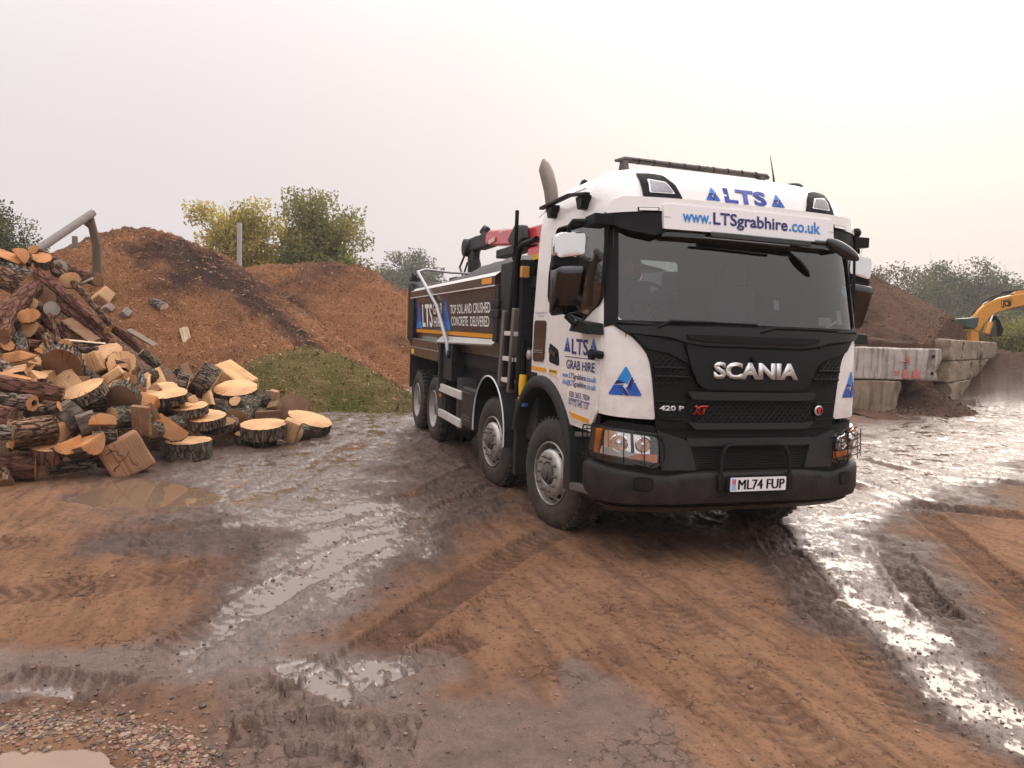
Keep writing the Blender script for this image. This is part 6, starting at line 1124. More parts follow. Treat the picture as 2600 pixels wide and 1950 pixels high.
def cut_mat(name, col, ring=.5, crack=.35):
    m = bpy.data.materials.new(name); m.use_nodes = True; t = m.node_tree; b = t.nodes['Principled BSDF']; co = N(t, 'ShaderNodeTexCoord').outputs['Object']
    w = N(t, 'ShaderNodeTexWave', wave_type='RINGS', rings_direction='Z', _Scale=14.0, _Distortion=2.2, _Detail=3.0); K(t, co, w.inputs['Vector']); w.inputs['Detail Scale'].default_value = 1.5; n = N(t, 'ShaderNodeTexNoise', _Scale=4.5, _Detail=6.0, _Roughness=.6); K(t, co, n.inputs['Vector']); n2 = N(t, 'ShaderNodeTexNoise', _Scale=45.0, _Detail=4.0); K(t, co, n2.inputs['Vector'])
    c = N(t, 'ShaderNodeMixRGB', _1=(*[x*.78 for x in col], 1), _2=(*[min(1, x*1.12) for x in col], 1)); K(t, w.outputs['Fac'], c.inputs[0]); r = N(t, 'ShaderNodeMapRange', _1=.45, _2=.72, _4=ring); K(t, n.outputs[0], r.inputs[0])
    c2 = N(t, 'ShaderNodeMixRGB', _2=(col[0]*.62, col[1]*.46, col[2]*.36, 1)); K(t, r.outputs[0], c2.inputs[0]); K(t, c.outputs[0], c2.inputs[1])
    c3 = N(t, 'ShaderNodeMixRGB', _2=(col[0]*.35, col[1]*.28, col[2]*.22, 1)); r3 = N(t, 'ShaderNodeMapRange', _1=.6, _2=.75, _4=crack); K(t, n2.outputs[0], r3.inputs[0]); K(t, r3.outputs[0], c3.inputs[0]); K(t, c2.outputs[0], c3.inputs[1])
    gr = N(t, 'ShaderNodeTexGradient', gradient_type='RADIAL'); K(t, co, gr.inputs['Vector']); n4 = N(t, 'ShaderNodeTexNoise', noise_dimensions='1D', _Scale=34.0, _Detail=2.0); K(t, gr.outputs['Fac'], n4.inputs['W']); r4 = N(t, 'ShaderNodeMapRange', _1=.63, _2=.68, _4=.65); K(t, n4.outputs[0], r4.inputs[0])
    c4 = N(t, 'ShaderNodeMixRGB', _2=(col[0]*.25, col[1]*.18, col[2]*.14, 1)); r5 = N(t, 'ShaderNodeMapRange', _1=.4, _2=.6); K(t, n.outputs[0], r5.inputs[0]); mu_ = N(t, 'ShaderNodeMath', operation='MULTIPLY'); K(t, r4.outputs[0], mu_.inputs[0]); K(t, r5.outputs[0], mu_.inputs[1]); K(t, mu_.outputs[0], c4.inputs[0]); K(t, c3.outputs[0], c4.inputs[1])
    n7 = N(t, 'ShaderNodeTexNoise', _Scale=1.6, _Detail=4.0); K(t, N(t, 'ShaderNodeNewGeometry').outputs['Position'], n7.inputs['Vector']); r7 = N(t, 'ShaderNodeMapRange', _1=.46, _2=.70, _4=.5); K(t, n7.outputs[0], r7.inputs[0]); c5 = N(t, 'ShaderNodeMixRGB', _2=(.23, .16, .105, 1)); K(t, r7.outputs[0], c5.inputs[0]); K(t, c4.outputs[0], c5.inputs[1])
    K(t, c5.outputs[0], b.inputs['Base Color']); b.inputs['Roughness'].default_value = .75; b.inputs['Specular IOR Level'].default_value = .3; bp = N(t, 'ShaderNodeBump', _Strength=.35, _Distance=.01); K(t, n2.outputs[0], bp.inputs['Height']); K(t, bp.outputs[0], b.inputs['Normal']); return m
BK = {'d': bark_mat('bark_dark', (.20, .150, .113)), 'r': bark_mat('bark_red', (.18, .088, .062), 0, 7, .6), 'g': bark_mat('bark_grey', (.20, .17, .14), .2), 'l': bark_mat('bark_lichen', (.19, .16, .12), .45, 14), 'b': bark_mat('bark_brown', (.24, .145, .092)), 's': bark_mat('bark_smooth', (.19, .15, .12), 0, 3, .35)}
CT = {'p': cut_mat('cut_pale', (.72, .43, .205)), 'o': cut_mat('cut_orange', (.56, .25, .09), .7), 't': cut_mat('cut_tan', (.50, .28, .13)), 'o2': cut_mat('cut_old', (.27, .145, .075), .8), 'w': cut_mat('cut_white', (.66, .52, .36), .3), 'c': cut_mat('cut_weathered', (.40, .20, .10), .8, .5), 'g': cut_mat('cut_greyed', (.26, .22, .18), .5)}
def wood(name, label, cat, loc, axis, r, L, bark, cut, seed, kind='log', face=None, taper=1.0, ell=1.0, bend=0.0, group=None, amp=None):
    """a piece of timber along local z; half logs and wedges have a split face turned to `face`"""
    rs = np.random.RandomState(seed); z = np.array(axis, float); z /= np.linalg.norm(z)
    f = np.array(face if face is not None else (-HF*.6+ZZ*.8), float); x = f-z*np.dot(f, z)
    if np.linalg.norm(x) < 1e-3: x = np.cross(z, (1, 0, 0))
    x /= np.linalg.norm(x); y = np.cross(z, x); root = thing(name, label, cat, tuple(loc), 0, group); root.rotation_mode = 'QUATERNION'; root.rotation_quaternion = Matrix(((x[0], y[0], z[0]), (x[1], y[1], z[1]), (x[2], y[2], z[2]))).to_quaternion()
    amp = amp if amp is not None else (rs.uniform(.04, .10) if L < r*2 else min(.10, .016/r+.02)); nz = max(2, min(16, int(L/r*2.5)+2)); ph = rs.rand(6)*6.28; nb = 72
    def rad(a, h): return r*ell_f(a)*(1+amp*(.5*math.sin(3*a+ph[0])+.5*math.sin(2*a+ph[1])))*(1+(taper-1)*(h/L+.5))
    def ell_f(a): return 1.0/math.sqrt(math.cos(a)**2+(math.sin(a)/ell)**2) if ell != 1 else 1.0
    if kind in ('log', 'half', 'wedge', 'arc'):
        if kind == 'log': A = [2*math.pi*k/nb for k in range(nb)]; closed = True
        else:
            hw = {'half': 1.57, 'wedge': .75, 'arc': 1.15}[kind]; A = [math.pi-hw+2*hw*k/40 for k in range(41)]; closed = False
        off = {'log': 0, 'half': .15*r, 'wedge': .62*r, 'arc': .70*r}[kind]; bk = MB(); n = len(A); rows = []; ridge = np.repeat(rs.randn(n), 1); ridge = (ridge+np.roll(ridge, 1)*.6)*min(.005, r*.026)*(0 if bark is BK['s'] else .35 if bark is BK['r'] else 1)
        for i in range(nz):
            h = -L/2+L*i/(nz-1); bx_ = bend*(1-(2*h/L)**2)
            for k, a in enumerate(A):
                rr = rad(a, h)+ridge[k]*(.7+.5*math.sin(h*9/r+ph[3]+k))+.004*rs.randn()
                rows.append((rr*math.cos(a)+off+bx_, rr*math.sin(a), h))
        bk.add(rows, [(i*n+k, i*n+(k+1) % n, (i+1)*n+(k+1) % n, (i+1)*n+k) for i in range(nz-1) for k in range(n if closed else n-1)]); bk.build('bark', bark, root, 60)
        for i, zz in ((0, -1), (nz-1, 1)):
            ring = [np.array(rows[i*n+k]) for k in range(n)]; c = MB(); cen = np.array((off+bend*0, 0, ring[0][2])) if kind == 'log' else np.mean(ring, 0)
            if kind == 'wedge': ring = ring+[np.array((off-.0*r, 0, ring[0][2]))]
            inner = [cen+(p-cen)*.93+np.array((0, 0, zz*.004)) for p in ring]; m = len(ring)
            c.add(ring+inner, [(k, (k+1) % m, m+(k+1) % m, m+k) for k in range(m)]+[tuple(range(m, 2*m))]); c.build('cut_face', cut, root, 30)
        if not closed:
            def fl(pa, pb, nm):
                c = MB(); nn = 5; vs = []
                for i in range(nz):
                    a_, b_ = pa(i), pb(i)
                    for k in range(nn): t_ = k/(nn-1); q = a_+(b_-a_)*t_; vs.append(q+np.array((rs.randn()*.02*r*(0 < k < nn-1), 0, 0)))
                c.add(vs, [(i*nn+k, i*nn+k+1, (i+1)*nn+k+1, (i+1)*nn+k) for i in range(nz-1) for k in range(nn-1)]); c.build(nm, cut, root, 40)
            g0 = lambda i: np.array(rows[i*n]); g1 = lambda i: np.array(rows[i*n+n-1]); gm_ = lambda i: np.array((off, 0, rows[i*n][2]))
            if kind == 'wedge': fl(g0, gm_, 'split_face'); fl(gm_, g1, 'split_face')
            else: fl(g0, g1, 'split_face')
    else:   # squared block or plank: r = half width, ell = thickness ratio
        bm = bmesh.new(); bmesh.ops.create_cube(bm, size=2.0)
        for v in bm.verts: v.co = Vector((v.co.x*r*ell*(1+rs.randn()*.06), v.co.y*r*(1+rs.randn()*.06), v.co.z*L/2*(1+rs.randn()*.03)))
        bmesh.ops.bevel(bm, geom=bm.edges[:], offset=min(r*ell, r)*.28, segments=3, affect='EDGES', profile=.6); bmesh.ops.subdivide_edges(bm, edges=[e for e in bm.edges if e.calc_length() > r*.5], cuts=3, use_grid_fill=True)
        for v in bm.verts: v.co += v.normal*rs.randn()*.008*r
        me = bpy.data.meshes.new('body'); bm.to_mesh(me); bm.free(); link('wood_body', me, cut, root, 40)
        if kind == 'cracked':
            ck = MB(); sx_ = r*ell
            for path in ([(-.8, -.3), (-.35, -.05), (-.1, .1), (.05, .02), (.3, .25), (.7, .35)], [(.05, .02), (.1, -.4), (.3, -.75)], [(-.1, .1), (-.3, .5), (-.6, .8)], [(-.75, .55), (-.2, .75)], [(.2, .6), (.75, .7)]):
                ck.tube([(sx_*.985, u*r+rs.randn()*.012, v*L/2+rs.randn()*.012) for u, v in [(a[0]+(b[0]-a[0])*t_, a[1]+(b[1]-a[1])*t_) for a, b in zip(path[:-1], path[1:]) for t_ in (0, .33, .66)]], .006, 4)
            ck.build('crack', M('crack_brown', (.035, .018, .01), .9), root, 0)
    return root
def z1(X, Y): return X*.446, 520+Y*.446
_bx = [0, 150, 330, 460, 560, 700, 830, 900]; _by = [1228, 1205, 1200, 1165, 1132, 1118, 1095, 1085]
def pile_k(x): return float(np.interp(x, [0, 250, 420, 560, 830], [.80, .78, .62, .42, .32]))
def pp(X, Y, lift=0.0):
    px, py = z1(X, Y); D0 = np.dot(gnd(px, np.interp(px, _bx, _by))-CAM, FW); k = pile_k(px); rz = ray(px, py)[2]
    D = (CAM[2]+k*D0)/(k-rz) if k-rz > .05 else D0+6
    D = min(D, D0+7.5); D = min(max(D, 3), np.dot(gnd(px, py)-CAM, FW) if rz < -.02 else 99); return at(px, py, D-lift), D-lift
def nv3(n): return HR*n[0]+ZZ*n[1]-HF*n[2]
SEED = [100]
PG = 'timber in the log pile'
def LOG(label, a, b, r, bark, cut, la=0.0, lb=0.0, kind='log', face=None, taper=1.0, bend=0.0, cat='log', name='log', **k):
    (p, D), (q, E) = pp(*a, la), pp(*b, lb); SEED[0] += 1; rm = r*.446*(D+E)/2/FPX
    return wood(name, label, cat, (p+q)/2, q-p, rm, np.linalg.norm(q-p), BK[bark], CT[cut], SEED[0], kind, nv3(face) if face else None, taper, 1.0, bend, **k)
def SLAB(label, c, n, r, th, bark, cut, lift=0.0, kind='log', face=None, ell=1.0, cat='slab', name='log_slab', ground=False, **k):
    p, D = pp(*c, lift); SEED[0] += 1; rm, tm = r*.446*D/FPX, th*.446*D/FPX
    if ground:
        g = gnd(*z1(*c)); D = np.dot(g-CAM, FW); rm, tm = r*.446*D/FPX, th*.446*D/FPX; p = g+HF*rm*.55+ZZ*(tm/2-.015)
    return wood(name, label, cat, p, nv3(n), rm, tm, BK[bark], CT[cut], SEED[0], kind, nv3(face) if face else None, 1.0, ell, **k)
def BLK(label, c, n, r, L, cut, lift=0.0, ell=.5, face=None, cat='wood block', name='wood_block', kind='block', ground=False, **k):
    p, D = pp(*c, lift); SEED[0] += 1; s = .446*D/FPX
    if ground: p = gnd(*z1(*c)); D = np.dot(p-CAM, FW); s = .446*D/FPX; p = p+ZZ*L*s*.42
    return wood(name, label, cat, p, nv3(n), r*s, L*s, BK['d'], CT[cut], SEED[0], kind, nv3(face) if face else None, 1.0, ell, **k)
# --- crest
LOG('round log on the very top of the pile, orange cut end facing out', (188, 256), (372, 352), 27, 'b', 'o', .35, -.4)
SLAB('orange split wedge leaning left of the topmost round log', (120, 305), (.25, .35, .9), 58, 60, 'd', 'o', .2, 'half', (.2, .3, .9), cat='split log', name='split_log')
LOG('dark half log with a bright split top at the upper left edge', (-150, 221), (130, 325), 40, 'd', 'o', .3, .1, 'half', (.1, .9, .5), cat='split log', name='split_log')
SLAB('orange oval slab just below the topmost round log', (245, 322), (.15, .75, .65), 58, 55, 'd', 'o', .2, ell=.75)
SLAB('grey barked stub behind the upper end of the long poles', (335, 365), (.5, .3, .8), 42, 70, 's', 'g')
LOG('log with a tan cut end pointing right below the crest', (190, 410), (60, 370), 34, 'g', 't', .35, .0)
LOG('thick deeply ridged log at the left edge below the crest', (-220, 316), (165, 470), 62, 'b', 't', .1, .15)
LOG('longest dark red pole running down the right face of the pile', (215, 385), (612, 715), 30, 'r', 't', .45, .35, taper=.72)
LOG('slimmer brown pole lying just above the longest dark red pole', (330, 345), (640, 690), 17, 'b', 't', .3, .2, taper=.8)
SLAB('upright tan slab right of the long poles near the top', (400, 432), (.35, .1, .95), 44, 40, 's', 't', .25, ell=1.25)
LOG('dark weathered log lying level on the chip heap right of the crest', (400, 385), (560, 430), 36, 'r', 'o2', -.3, .0)
BLK('short pale plank sticking up beside the dark weathered log', (485, 440), (.9, .42, .1), 12, 100, 'g', .2, .4, cat='plank', name='plank')
LOG('thick red barked log with orange scars slanting at the left edge', (-110, 737), (195, 475), 52, 'r', 'o', .45, .35)
SLAB('round tan log end below the scarred red log', (182, 578), (.2, .25, .95), 48, 120, 's', 't', .1)
SLAB('bright orange oval offcut under the round tan log end', (165, 635), (.1, .3, .95), 42, 18, 'b', 'o', .5, ell=1.5)
LOG('second dark pole running parallel below the longest pole', (345, 565), (640, 785), 33, 'r', 't', .2, .15, taper=.8)
LOG('lowest dark pole at the right edge of the pile', (572, 640), (845, 858), 26, 'r', 't', .1, .1, taper=.85)
SLAB('tan oval log end low in the shaded left of the pile', (195, 722), (.15, .35, .9), 56, 130, 'r', 't', .1, ell=.75)
SLAB('dark knotty round log end in the shadow under the poles', (290, 532), (.1, .2, .97), 55, 90, 'd', 'o2', -.25)
SLAB('grey smooth-barked block between the dark poles', (285, 612), (.6, .45, .6), 45, 85, 's', 'g', .05)
LOG('thin upright stick of dark wood below the grey block', (283, 625), (330, 765), 13, 'r', 'w', .25, .3)
LOG('rough split log with stringy torn bark below the poles', (375, 655), (540, 775), 33, 'b', 'o2', .2, .15, 'half', (.3, .8, .5), cat='split log', name='split_log')
LOG('brown log wedged behind the thin upright stick', (230, 610), (420, 770), 48, 'r', 't', -.1, -.1)
LOG('red bark limb hanging down at the left edge', (20, 730), (75, 560), 26, 'r', 'o2', .55, .4)
SLAB('rust brown log end at the left edge under the red limb', (15, 770), (.2, .15, .95), 46, 90, 'b', 'o2', .2)
SLAB('orange ended block beside the rust brown log end', (42, 812), (.45, .5, .7), 40, 60, 's', 'o', .15, ell=.8)
LOG('gnarled mossy stump piece at the left centre', (110, 755), (120, 850), 38, 'g', 'o2', .1, .2)
LOG('twisted bark branch standing in the middle of the pile', (262, 745), (315, 885), 22, 'b', 't', .3, .4, bend=.05)
SLAB('thin bright orange slice standing on edge in the middle', (368, 810), (.75, .1, .6), 45, 16, 'd', 'o', .35, ell=1.0)
LOG('pale peeled stick lying level across the middle', (372, 770), (600, 790), 13, 'g', 'w', .45, .2, 'half', (0, .8, .5), cat='split log', name='split_log')
LOG('curved dark branch with orange end below the pale peeled stick', (400, 805), (650, 790), 17, 'd', 'o', .5, .25, bend=-.08, cat='branch', name='branch')
LOG('short brown log behind the curved dark branch', (160, 800), (345, 810), 32, 'r', 't', .05, .05)
LOG('split brown log with torn bark left of the middle', (45, 860), (160, 930), 32, 'b', 'o', .15, .2, 'half', (.4, .7, .6), cat='split log', name='split_log')
SLAB('small orange half round above the dark tilted slab', (228, 845), (.1, .5, .85), 30, 40, 'd', 'o', .15, 'half', (0, .3, .95), cat='split log', name='split_log')
LOG('bark covered log above the dark tilted slab', (150, 885), (300, 895), 27, 'd', 't', .2, .2)
# --- slabs of the middle
SLAB('large pale slab face tipped up in the middle of the pile', (560, 885), (-.1, .75, .65), 135, 34, 'd', 'p', .15, ell=.85)
SLAB('pale curved slice leaning on the right of the large pale slab', (685, 910), (.8, .25, .55), 78, 26, 'd', 'p', .35, ell=1.1)
SLAB('dark barked slab tilted on edge showing its ridged rim', (365, 915), (.28, -.55, .78), 135, 55, 'd', 'o2', .45, ell=.75)
SLAB('rough orange slab edge left of the dark tilted slab', (180, 945), (-.5, .5, .7), 55, 40, 'd', 'o', .25, kind='half', face=(-0.5, .7, .4))
SLAB('small brown slab lying flat above the long front log', (255, 990), (0, .93, .36), 70, 45, 'd', 't', .4, kind='half', face=(0.5, .7, .4))
BLK('pale split plank leaning above the tilted front slab', (385, 1015), (.72, -.5, .45), 62, 170, 'p', .3, .22, face=(-.1, .6, .8), cat='plank', name='plank')
SLAB('brown rounded slice leaning right of the pale split plank', (455, 985), (.7, .3, .6), 58, 22, 'd', 'o2', .3, kind='half', face=(0.5, .7, .4))
LOG('grey ridged bark offcut in the middle of the pile', (480, 950), (560, 1020), 44, 'l', 't', .2, .25, 'arc', (-.2, -.2, -.9), cat='bark offcut', name='bark_offcut')
SLAB('pale round slab below the curved slice', (665, 1010), (.1, .72, .7), 88, 30, 'd', 'p', .2, ell=.9, kind='half', face=(-0.5, .7, .4))
BLK('clean pale block end in the gap below the large pale slab', (600, 955), (.95, .2, .2), 34, 95, 'p', .0, .6)
LOG('long smooth red brown log lying level at the front left', (-210, 977), (362, 1082), 44, 'r', 'o2', .75, .7)
SLAB('thick pale topped slab tilted towards the camera at the front', (485, 1072), (-.33, .86, .4), 138, 62, 'd', 'p', .55, ell=.8)
SLAB('lichen covered slab showing its grey bark side at the front', (705, 1090), (-.1, .5, -.85), 90, 60, 'l', 'o2', .4)
SLAB('pink pale slab leaning behind the thin flat slab', (840, 1005), (-.25, .65, .7), 62, 28, 'd', 'p', .15, kind='half', face=(0.5, .7, .4))
SLAB('broad pink pale slab face behind the flat barked slab', (925, 990), (.1, .62, .78), 95, 30, 'd', 'p', .1, ell=.8, kind='half', face=(0.5, .7, .4))
SLAB('flat pale topped slab with black bark rim right of the lichen slab', (928, 1090), (.10, .97, .2), 122, 55, 'd', 'p', .45)
SLAB('pale slice on the flat pale topped slab', (930, 1048), (.02, .95, .3), 85, 16, 'd', 'p', .3)
SLAB('left slab of the V, bark side out', (1030, 1040), (-.88, .25, .35), 84, 62, 'd', 'p', .3)
SLAB('right slab of the V, thick black bark to the right', (1165, 1000), (-.80, .50, .25), 98, 105, 'd', 'p', .3)
BLK('pale split beam pointing right above the low slabs', (1345, 985), (.80, -.42, .35), 58, 245, 'p', .2, .75, face=(.1, .9, .4), cat='beam', name='split_beam')
SLAB('pale topped slab under the pale split beam', (1345, 1068), (.05, .95, .3), 118, 58, 'd', 'p', .35)
SLAB('pale leaning slice left of the slab under the beam', (1198, 1090), (-.55, .35, .75), 62, 22, 'd', 'p', .3, ell=1.2, kind='half', face=(0.5, .7, .4))
SLAB('flat slab on top of the wide low slab stack', (1062, 1165), (0, .985, .15), 112, 48, 'd', 'p', .45)
SLAB('wide low slab forming the middle of the front stack', (1155, 1222), (.06, .98, .17), 122, 52, 'd', 'p', .5)
SLAB('dark slab half hidden under the wide low slab', (1235, 1255), (.05, .98, .2), 95, 45, 'd', 'o2', .3)
SLAB('orange faced half slab leaning down at the front', (990, 1258), (.35, .25, .9), 100, 40, 'd', 'o', .55, 'half', (.5, .5, .7), cat='split log', name='split_log')
LOG('lichen barked stubby log with a pale cut branch end', (1340, 1225), (1425, 1110), 62, 'l', 'o2', .35, .2)
SLAB('short pale-ended branch piece lying on the lichen barked log', (1350, 1130), (-.15, .55, .85), 32, 60, 'l', 'p', .75, cat='log', name='log')
LOG('small grey log left of the lichen barked log', (1285, 1165), (1335, 1235), 26, 'g', 'w', .3, .35)
LOG('grey barked log lying behind the small squared blocks', (1440, 1110), (1530, 1120), 36, 'l', 't', .2, .15)
BLK('small pale squared block on the right of the pile', (1560, 1085), (.1, .95, .2), 26, 60, 't', .15, .7)
BLK('grey upright split block beside the small pale block', (1528, 1105), (.05, 1, 0), 20, 95, 'g', .25, .6)
BLK('brown squared block below the small pale block', (1560, 1150), (.9, .2, .3), 28, 70, 'o2', .2, .8)
LOG('rust brown split log lying under the squared blocks', (1440, 1195), (1590, 1185), 38, 'd', 'o2', .15, .15, 'wedge', (0, .5, .9), cat='split log', name='split_log')
SLAB('brown faced slab standing upright at the back right', (1670, 1165), (.12, .2, .97), 92, 45, 'd', 'o2', .1)
SLAB('bottom slab of the right hand pair, half under the upper one', (1440, 1362), (0, .99, .1), 112, 62, 'l', 'o', ground=True)
SLAB('upper pale slab of the right hand pair', (1500, 1282), (.0, .985, .12), 128, 72, 'd', 'p', .58)
SLAB('pale topped slab tipped to the right at the far right end', (1762, 1240), (.28, .93, .12), 122, 52, 'l', 'p', .55)
BLK('pale wedge standing between the right hand slabs', (1655, 1285), (.35, .85, .2), 46, 130, 'p', .75, .6, face=(.1, .1, .9))
LOG('mossy short log under the tipped far right slab', (1690, 1300), (1800, 1290), 42, 'l', 'w', .55, .45)
SLAB('lone lichen barked slab lying apart on the wet ground', (1040, 1440), (0, .995, .05), 126, 98, 'l', 'p', ground=True)
BLK('small bark sliver beside the lone slab', (928, 1425), (.1, .99, .0), 16, 85, 'g', ell=.4, ground=True)
BLK('big orange cracked block lying in front of the pile', (715, 1520), (-.42, .85, .2), 118, 215, 'c', ell=.62, face=(.42, .28, .86), kind='cracked', ground=True)
SLAB('bright orange half round standing at the front', (590, 1245), (.1, .35, .93), 72, 30, 'd', 'o', .75, 'half', (.0, -1, -.2), cat='split log', name='split_log')
LOG('mossy log base under the bright orange half round', (530, 1330), (665, 1320), 38, 'l', 'o', .5, .5)
LOG('grey layered log behind the upright brown plank', (635, 1215), (830, 1205), 62, 'l', 't', .3, .3)
BLK('upright brown weathered plank at the front', (805, 1228), (.03, .97, .2), 50, 175, 'o2', .6, .3, face=(0, .1, 1), cat='plank', name='plank')
BLK('leaning rust brown plank behind the upright plank', (868, 1195), (-.45, .85, .2), 30, 130, 'o2', .45, .3, face=(.2, .2, .9), cat='plank', name='plank')
SLAB('small slab at the foot of the upright brown plank', (812, 1338), (.0, .95, .25), 46, 34, 'l', 'o', ground=True)
LOG('dark mossy log slanting under the orange faced half slab', (860, 1290), (1060, 1215), 40, 'l', 'o2', .3, .3)
SLAB('smooth grey bark chunk in the middle of the front', (405, 1215), (.5, .55, -.6), 92, 110, 's', 'g', .45)
SLAB('rounded grey bark chunk right of the middle chunk', (500, 1250), (.75, .3, -.5), 70, 90, 's', 'g', .5)
SLAB('large dark grey rounded chunk behind the cracked block', (480, 1360), (.85, .25, .3), 88, 150, 's', 'o', .55, kind='half', face=(0.5, .7, .4))
SLAB('grey wedge with an orange split edge left of the dark grey chunk', (365, 1365), (.8, .35, .4), 86, 80, 's', 'o', .6, kind='half', face=(0.5, .7, .4))
hol = LOG('log with a hollow orange end at the left front', (186, 1132), (-220, 1092), 46, 'd', 'o', .85, .5); zz_ = min(v.co.z for c in hol.children for v in c.data.vertices); MB().lathe([(0, -.012), (.03, -.012), (.032, .0), (0, .0)], 12, (.0, .015, zz_), (0, 0, 1)).build('hollow', deep, hol, 0)
LOG('slim log with a round orange end beside the hollow log', (338, 1148), (150, 1200), 29, 'd', 'o', .85, .5)
LOG('thick pale brown log with a cut face, low at the left front', (315, 1275), (60, 1310), 84, 'b', 'o', .75, .6, 'log')
LOG('stout dark red log with tan end at the bottom left', (210, 1490), (-260, 1490), 78, 'r', 't', .25, .2)
SLAB('round topped stump slab on the stout dark red log', (270, 1420), (.1, .97, .2), 72, 90, 'r', 't', .45, ell=1.0)
LOG('short clean grey log lying loose at the front left', (268, 1508), (525, 1470), 33, 'g', 't', .18, .12)
LOG('ridged log stacked at the left edge above the thick pale log', (-230, 1157), (70, 1215), 55, 'r', 'o2', .6, .6)
LOG('smooth log at the left edge beside the thick pale brown log', (-200, 1278), (75, 1300), 42, 'g', 'o2', .85, .8)
LOG('gnarled stump at the bottom left corner of the pile', (0, 1480), (30, 1590), 42, 'b', 'o2', .15, .1)
LOG('thin dark stick on the ground beside the cracked block', (530, 1460), (620, 1445), 12, 'd', 't', .1, .1, cat='branch', name='branch')
LOG('small flat wood chip log near the cracked block foot', (555, 1480), (625, 1490), 13, 'b', 'p', .05, .05, cat='branch', name='branch')
LOG('dark stump chunk behind the pink pale slabs', (740, 965), (870, 975), 44, 'd', 'o', -.05, -.05)
LOG('mossy grey branch ending at the foot of the chip heap', (800, 840), (905, 925), 24, 'l', 'w', .1, .1)
LOG('rough bark log at the left edge above the long front log', (-160, 839), (60, 960), 45, 'd', 'w', .25, .3)
LOG('pale orange split log just above the long front log', (20, 965), (170, 1000), 24, 'b', 'o', .5, .5, 'half', (0, .8, .5), cat='split log', name='split_log')
LOG('brown stick leaning behind the V slabs', (1000, 940), (1040, 990), 18, 'g', 'w', .1, .1, cat='branch', name='branch')
BLK('brown plank end leaning behind the right slab of the V', (1065, 950), (.5, -.75, .3), 22, 110, 'o2', .05, .3, cat='plank', name='plank')
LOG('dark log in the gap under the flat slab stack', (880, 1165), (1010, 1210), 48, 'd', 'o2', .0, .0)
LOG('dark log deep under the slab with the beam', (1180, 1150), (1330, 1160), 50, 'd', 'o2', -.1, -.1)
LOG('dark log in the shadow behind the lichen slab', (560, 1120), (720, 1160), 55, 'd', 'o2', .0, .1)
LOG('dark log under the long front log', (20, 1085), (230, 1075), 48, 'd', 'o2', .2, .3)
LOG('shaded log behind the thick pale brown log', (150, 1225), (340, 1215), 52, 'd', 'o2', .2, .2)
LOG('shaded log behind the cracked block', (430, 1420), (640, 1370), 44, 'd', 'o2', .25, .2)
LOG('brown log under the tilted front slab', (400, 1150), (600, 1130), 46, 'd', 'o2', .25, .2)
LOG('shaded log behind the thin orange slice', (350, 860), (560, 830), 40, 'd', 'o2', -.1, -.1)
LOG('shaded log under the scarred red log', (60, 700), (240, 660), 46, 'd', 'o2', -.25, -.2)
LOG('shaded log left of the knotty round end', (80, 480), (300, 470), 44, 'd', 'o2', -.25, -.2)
rw_ = np.random.RandomState(77); HERO = [(o.location.copy(), o['label']) for o in COL.objects if o.parent is None and o.get('category') in ('log', 'slab', 'split log', 'plank', 'beam', 'wood block', 'branch', 'bark offcut')]; USED = {}
def near_name(p):
    h = min(HERO, key=lambda q: (q[0]-Vector(p)).length)[1]
    for cut_ in (' with ', ' lying', ' at ', ' on ', ' in ', ' below', ' leaning', ' running', ' behind', ' under', ' right of', ' left of', ',', ' beside', ' above', ' standing', ' slanting', ' between', ' sticking', ' half', ' showing', ' tilted', ' tipped', ' pointing', ' hanging', ' wedged', ' ending', ' deep', ' just', ' forming', ' stacked', ' low'):
        k_ = h.find(cut_)
        if k_ > 8: h = h[:k_]
    return h
for k in range(60):     # small split pieces jammed between the bigger ones
    X_, Y_ = (rw_.uniform(10, 700), rw_.uniform(820, 1440)) if k < 40 else (rw_.uniform(700, 1620), rw_.uniform(1010, 1230)); X_ = min(X_, 1620); Y_ = max(Y_, 430+X_*.62)
    if (500 < X_ < 920 and Y_ > 1190) or (X_ > 1200 and Y_ > 1150) or (Y_ > 1380): continue
    n_ = rw_.randn(3)*np.array((1, .5, .5))+np.array((0, .1, 0)); f_ = rw_.randn(3)*.5+np.array((0, .6, .7))
    p_, D_ = pp(X_, Y_, rw_.uniform(.05, .35)); SEED[0] += 1
    ck_, kk_ = rw_.choice(['p', 'p', 'o', 't', 'w', 'c']), rw_.choice(['wedge', 'arc', 'half', 'block']); lb_ = 'small %s %s jammed beside the %s' % ({'p': 'pale', 'o': 'orange', 't': 'tan', 'w': 'whitish', 'c': 'rust brown'}[ck_], {'wedge': 'split wedge', 'arc': 'curved offcut', 'half': 'half round', 'block': 'squared block'}[kk_], near_name(p_))
    USED[lb_] = USED.get(lb_, 0)+1
    if USED[lb_] > 1: continue
    wood('split_wedge', lb_, 'split log', p_, nv3(n_), rw_.uniform(.10, .19), rw_.uniform(.22, .42), BK[rw_.choice(['d', 'b', 'g'])], CT[ck_], SEED[0], kk_, nv3(f_), 1.0, .55, 0.0, 'small split wedges in the log pile')
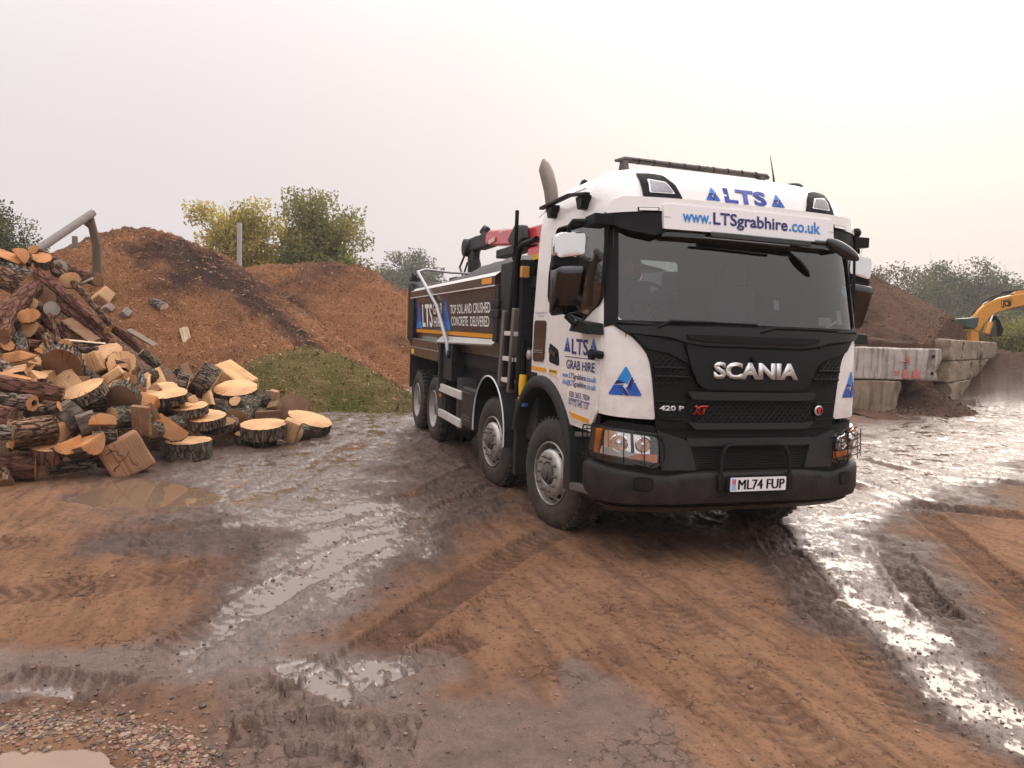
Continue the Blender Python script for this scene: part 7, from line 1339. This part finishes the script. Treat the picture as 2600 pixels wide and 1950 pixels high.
# pieces lying on the chip heap
def onheap(X, Y, hf):
    px, py = z1(X, Y)
    for D in np.arange(12, 26, .04):
        p = at(px, py, D)
        if p[2] < hf(np.array([p[0]]), np.array([p[1]]))[0]: return p, D
    return at(px, py, 18), 18
def HP(label, c, n, r, L, bark, cut, kind='log', ell=1.0, cat='log', name='log', bend=0.0):
    p, D = onheap(*c, f1); SEED[0] += 1; s = .446*D/FPX; return wood(name, label, cat, p-FW*.03, nv3(n), r*s, L*s, BK[bark], CT[cut], SEED[0], kind, None, 1.0, ell, bend)
HP('big tan splintered chunk half sunk in the chips', (575, 540), (.75, .45, .3), 48, 130, 'b', 't', 'block', .8, 'wood block', 'wood_block')
HP('grey rounded lump of wood below the splintered chunk', (617, 592), (.8, .4, .3), 24, 55, 'g', 'g', 'block', .9, 'wood block', 'wood_block')
HP('grey lump lying right of the lower chips', (715, 622), (.7, .4, .5), 26, 70, 'g', 'g', 'block', .9, 'wood block', 'wood_block')
HP('short grey log lying alone on the chip heap', (905, 572), (.85, -.3, .4), 27, 105, 'g', 'w')
HP('pale bleached forked branch on the chip heap', (1065, 762), (.35, -.9, .2), 24, 125, 'g', 'w', 'block', .9, 'branch', 'branch')
HP('grey plank lying along the foot of the chip heap', (830, 768), (.88, -.45, .1), 15, 235, 'g', 'g', 'block', .5, 'plank', 'plank')
# bark litter under the pile
ctr = [pp(X, Y, -.5)[0] for X, Y in ((100, 1100), (250, 900), (150, 650), (500, 1000), (900, 1100), (1250, 1130))]
lit = heap_mat('bark_litter', ((.11, .065, .042), (.18, .105, .065), (.32, .19, .11)), (.05, .032, .024), .8)
pkl = [(p[0]+HF[0]*.9, p[1]+HF[1]*.9, p[2]-.15, .75, .5) for p in ctr]+[tuple(pp(60, 420, -.9)[0][:2]+HF[:2]*.8)+(pp(60, 420)[0][2]-.25, .8, .5)]
hl, fl_ = heap('bark_litter', None, None, pkl, ((np.mean([p[0] for p in pkl]), np.mean([p[1] for p in pkl])), 5.5), lit, .09, seed=31); tag(hl, kind='structure')
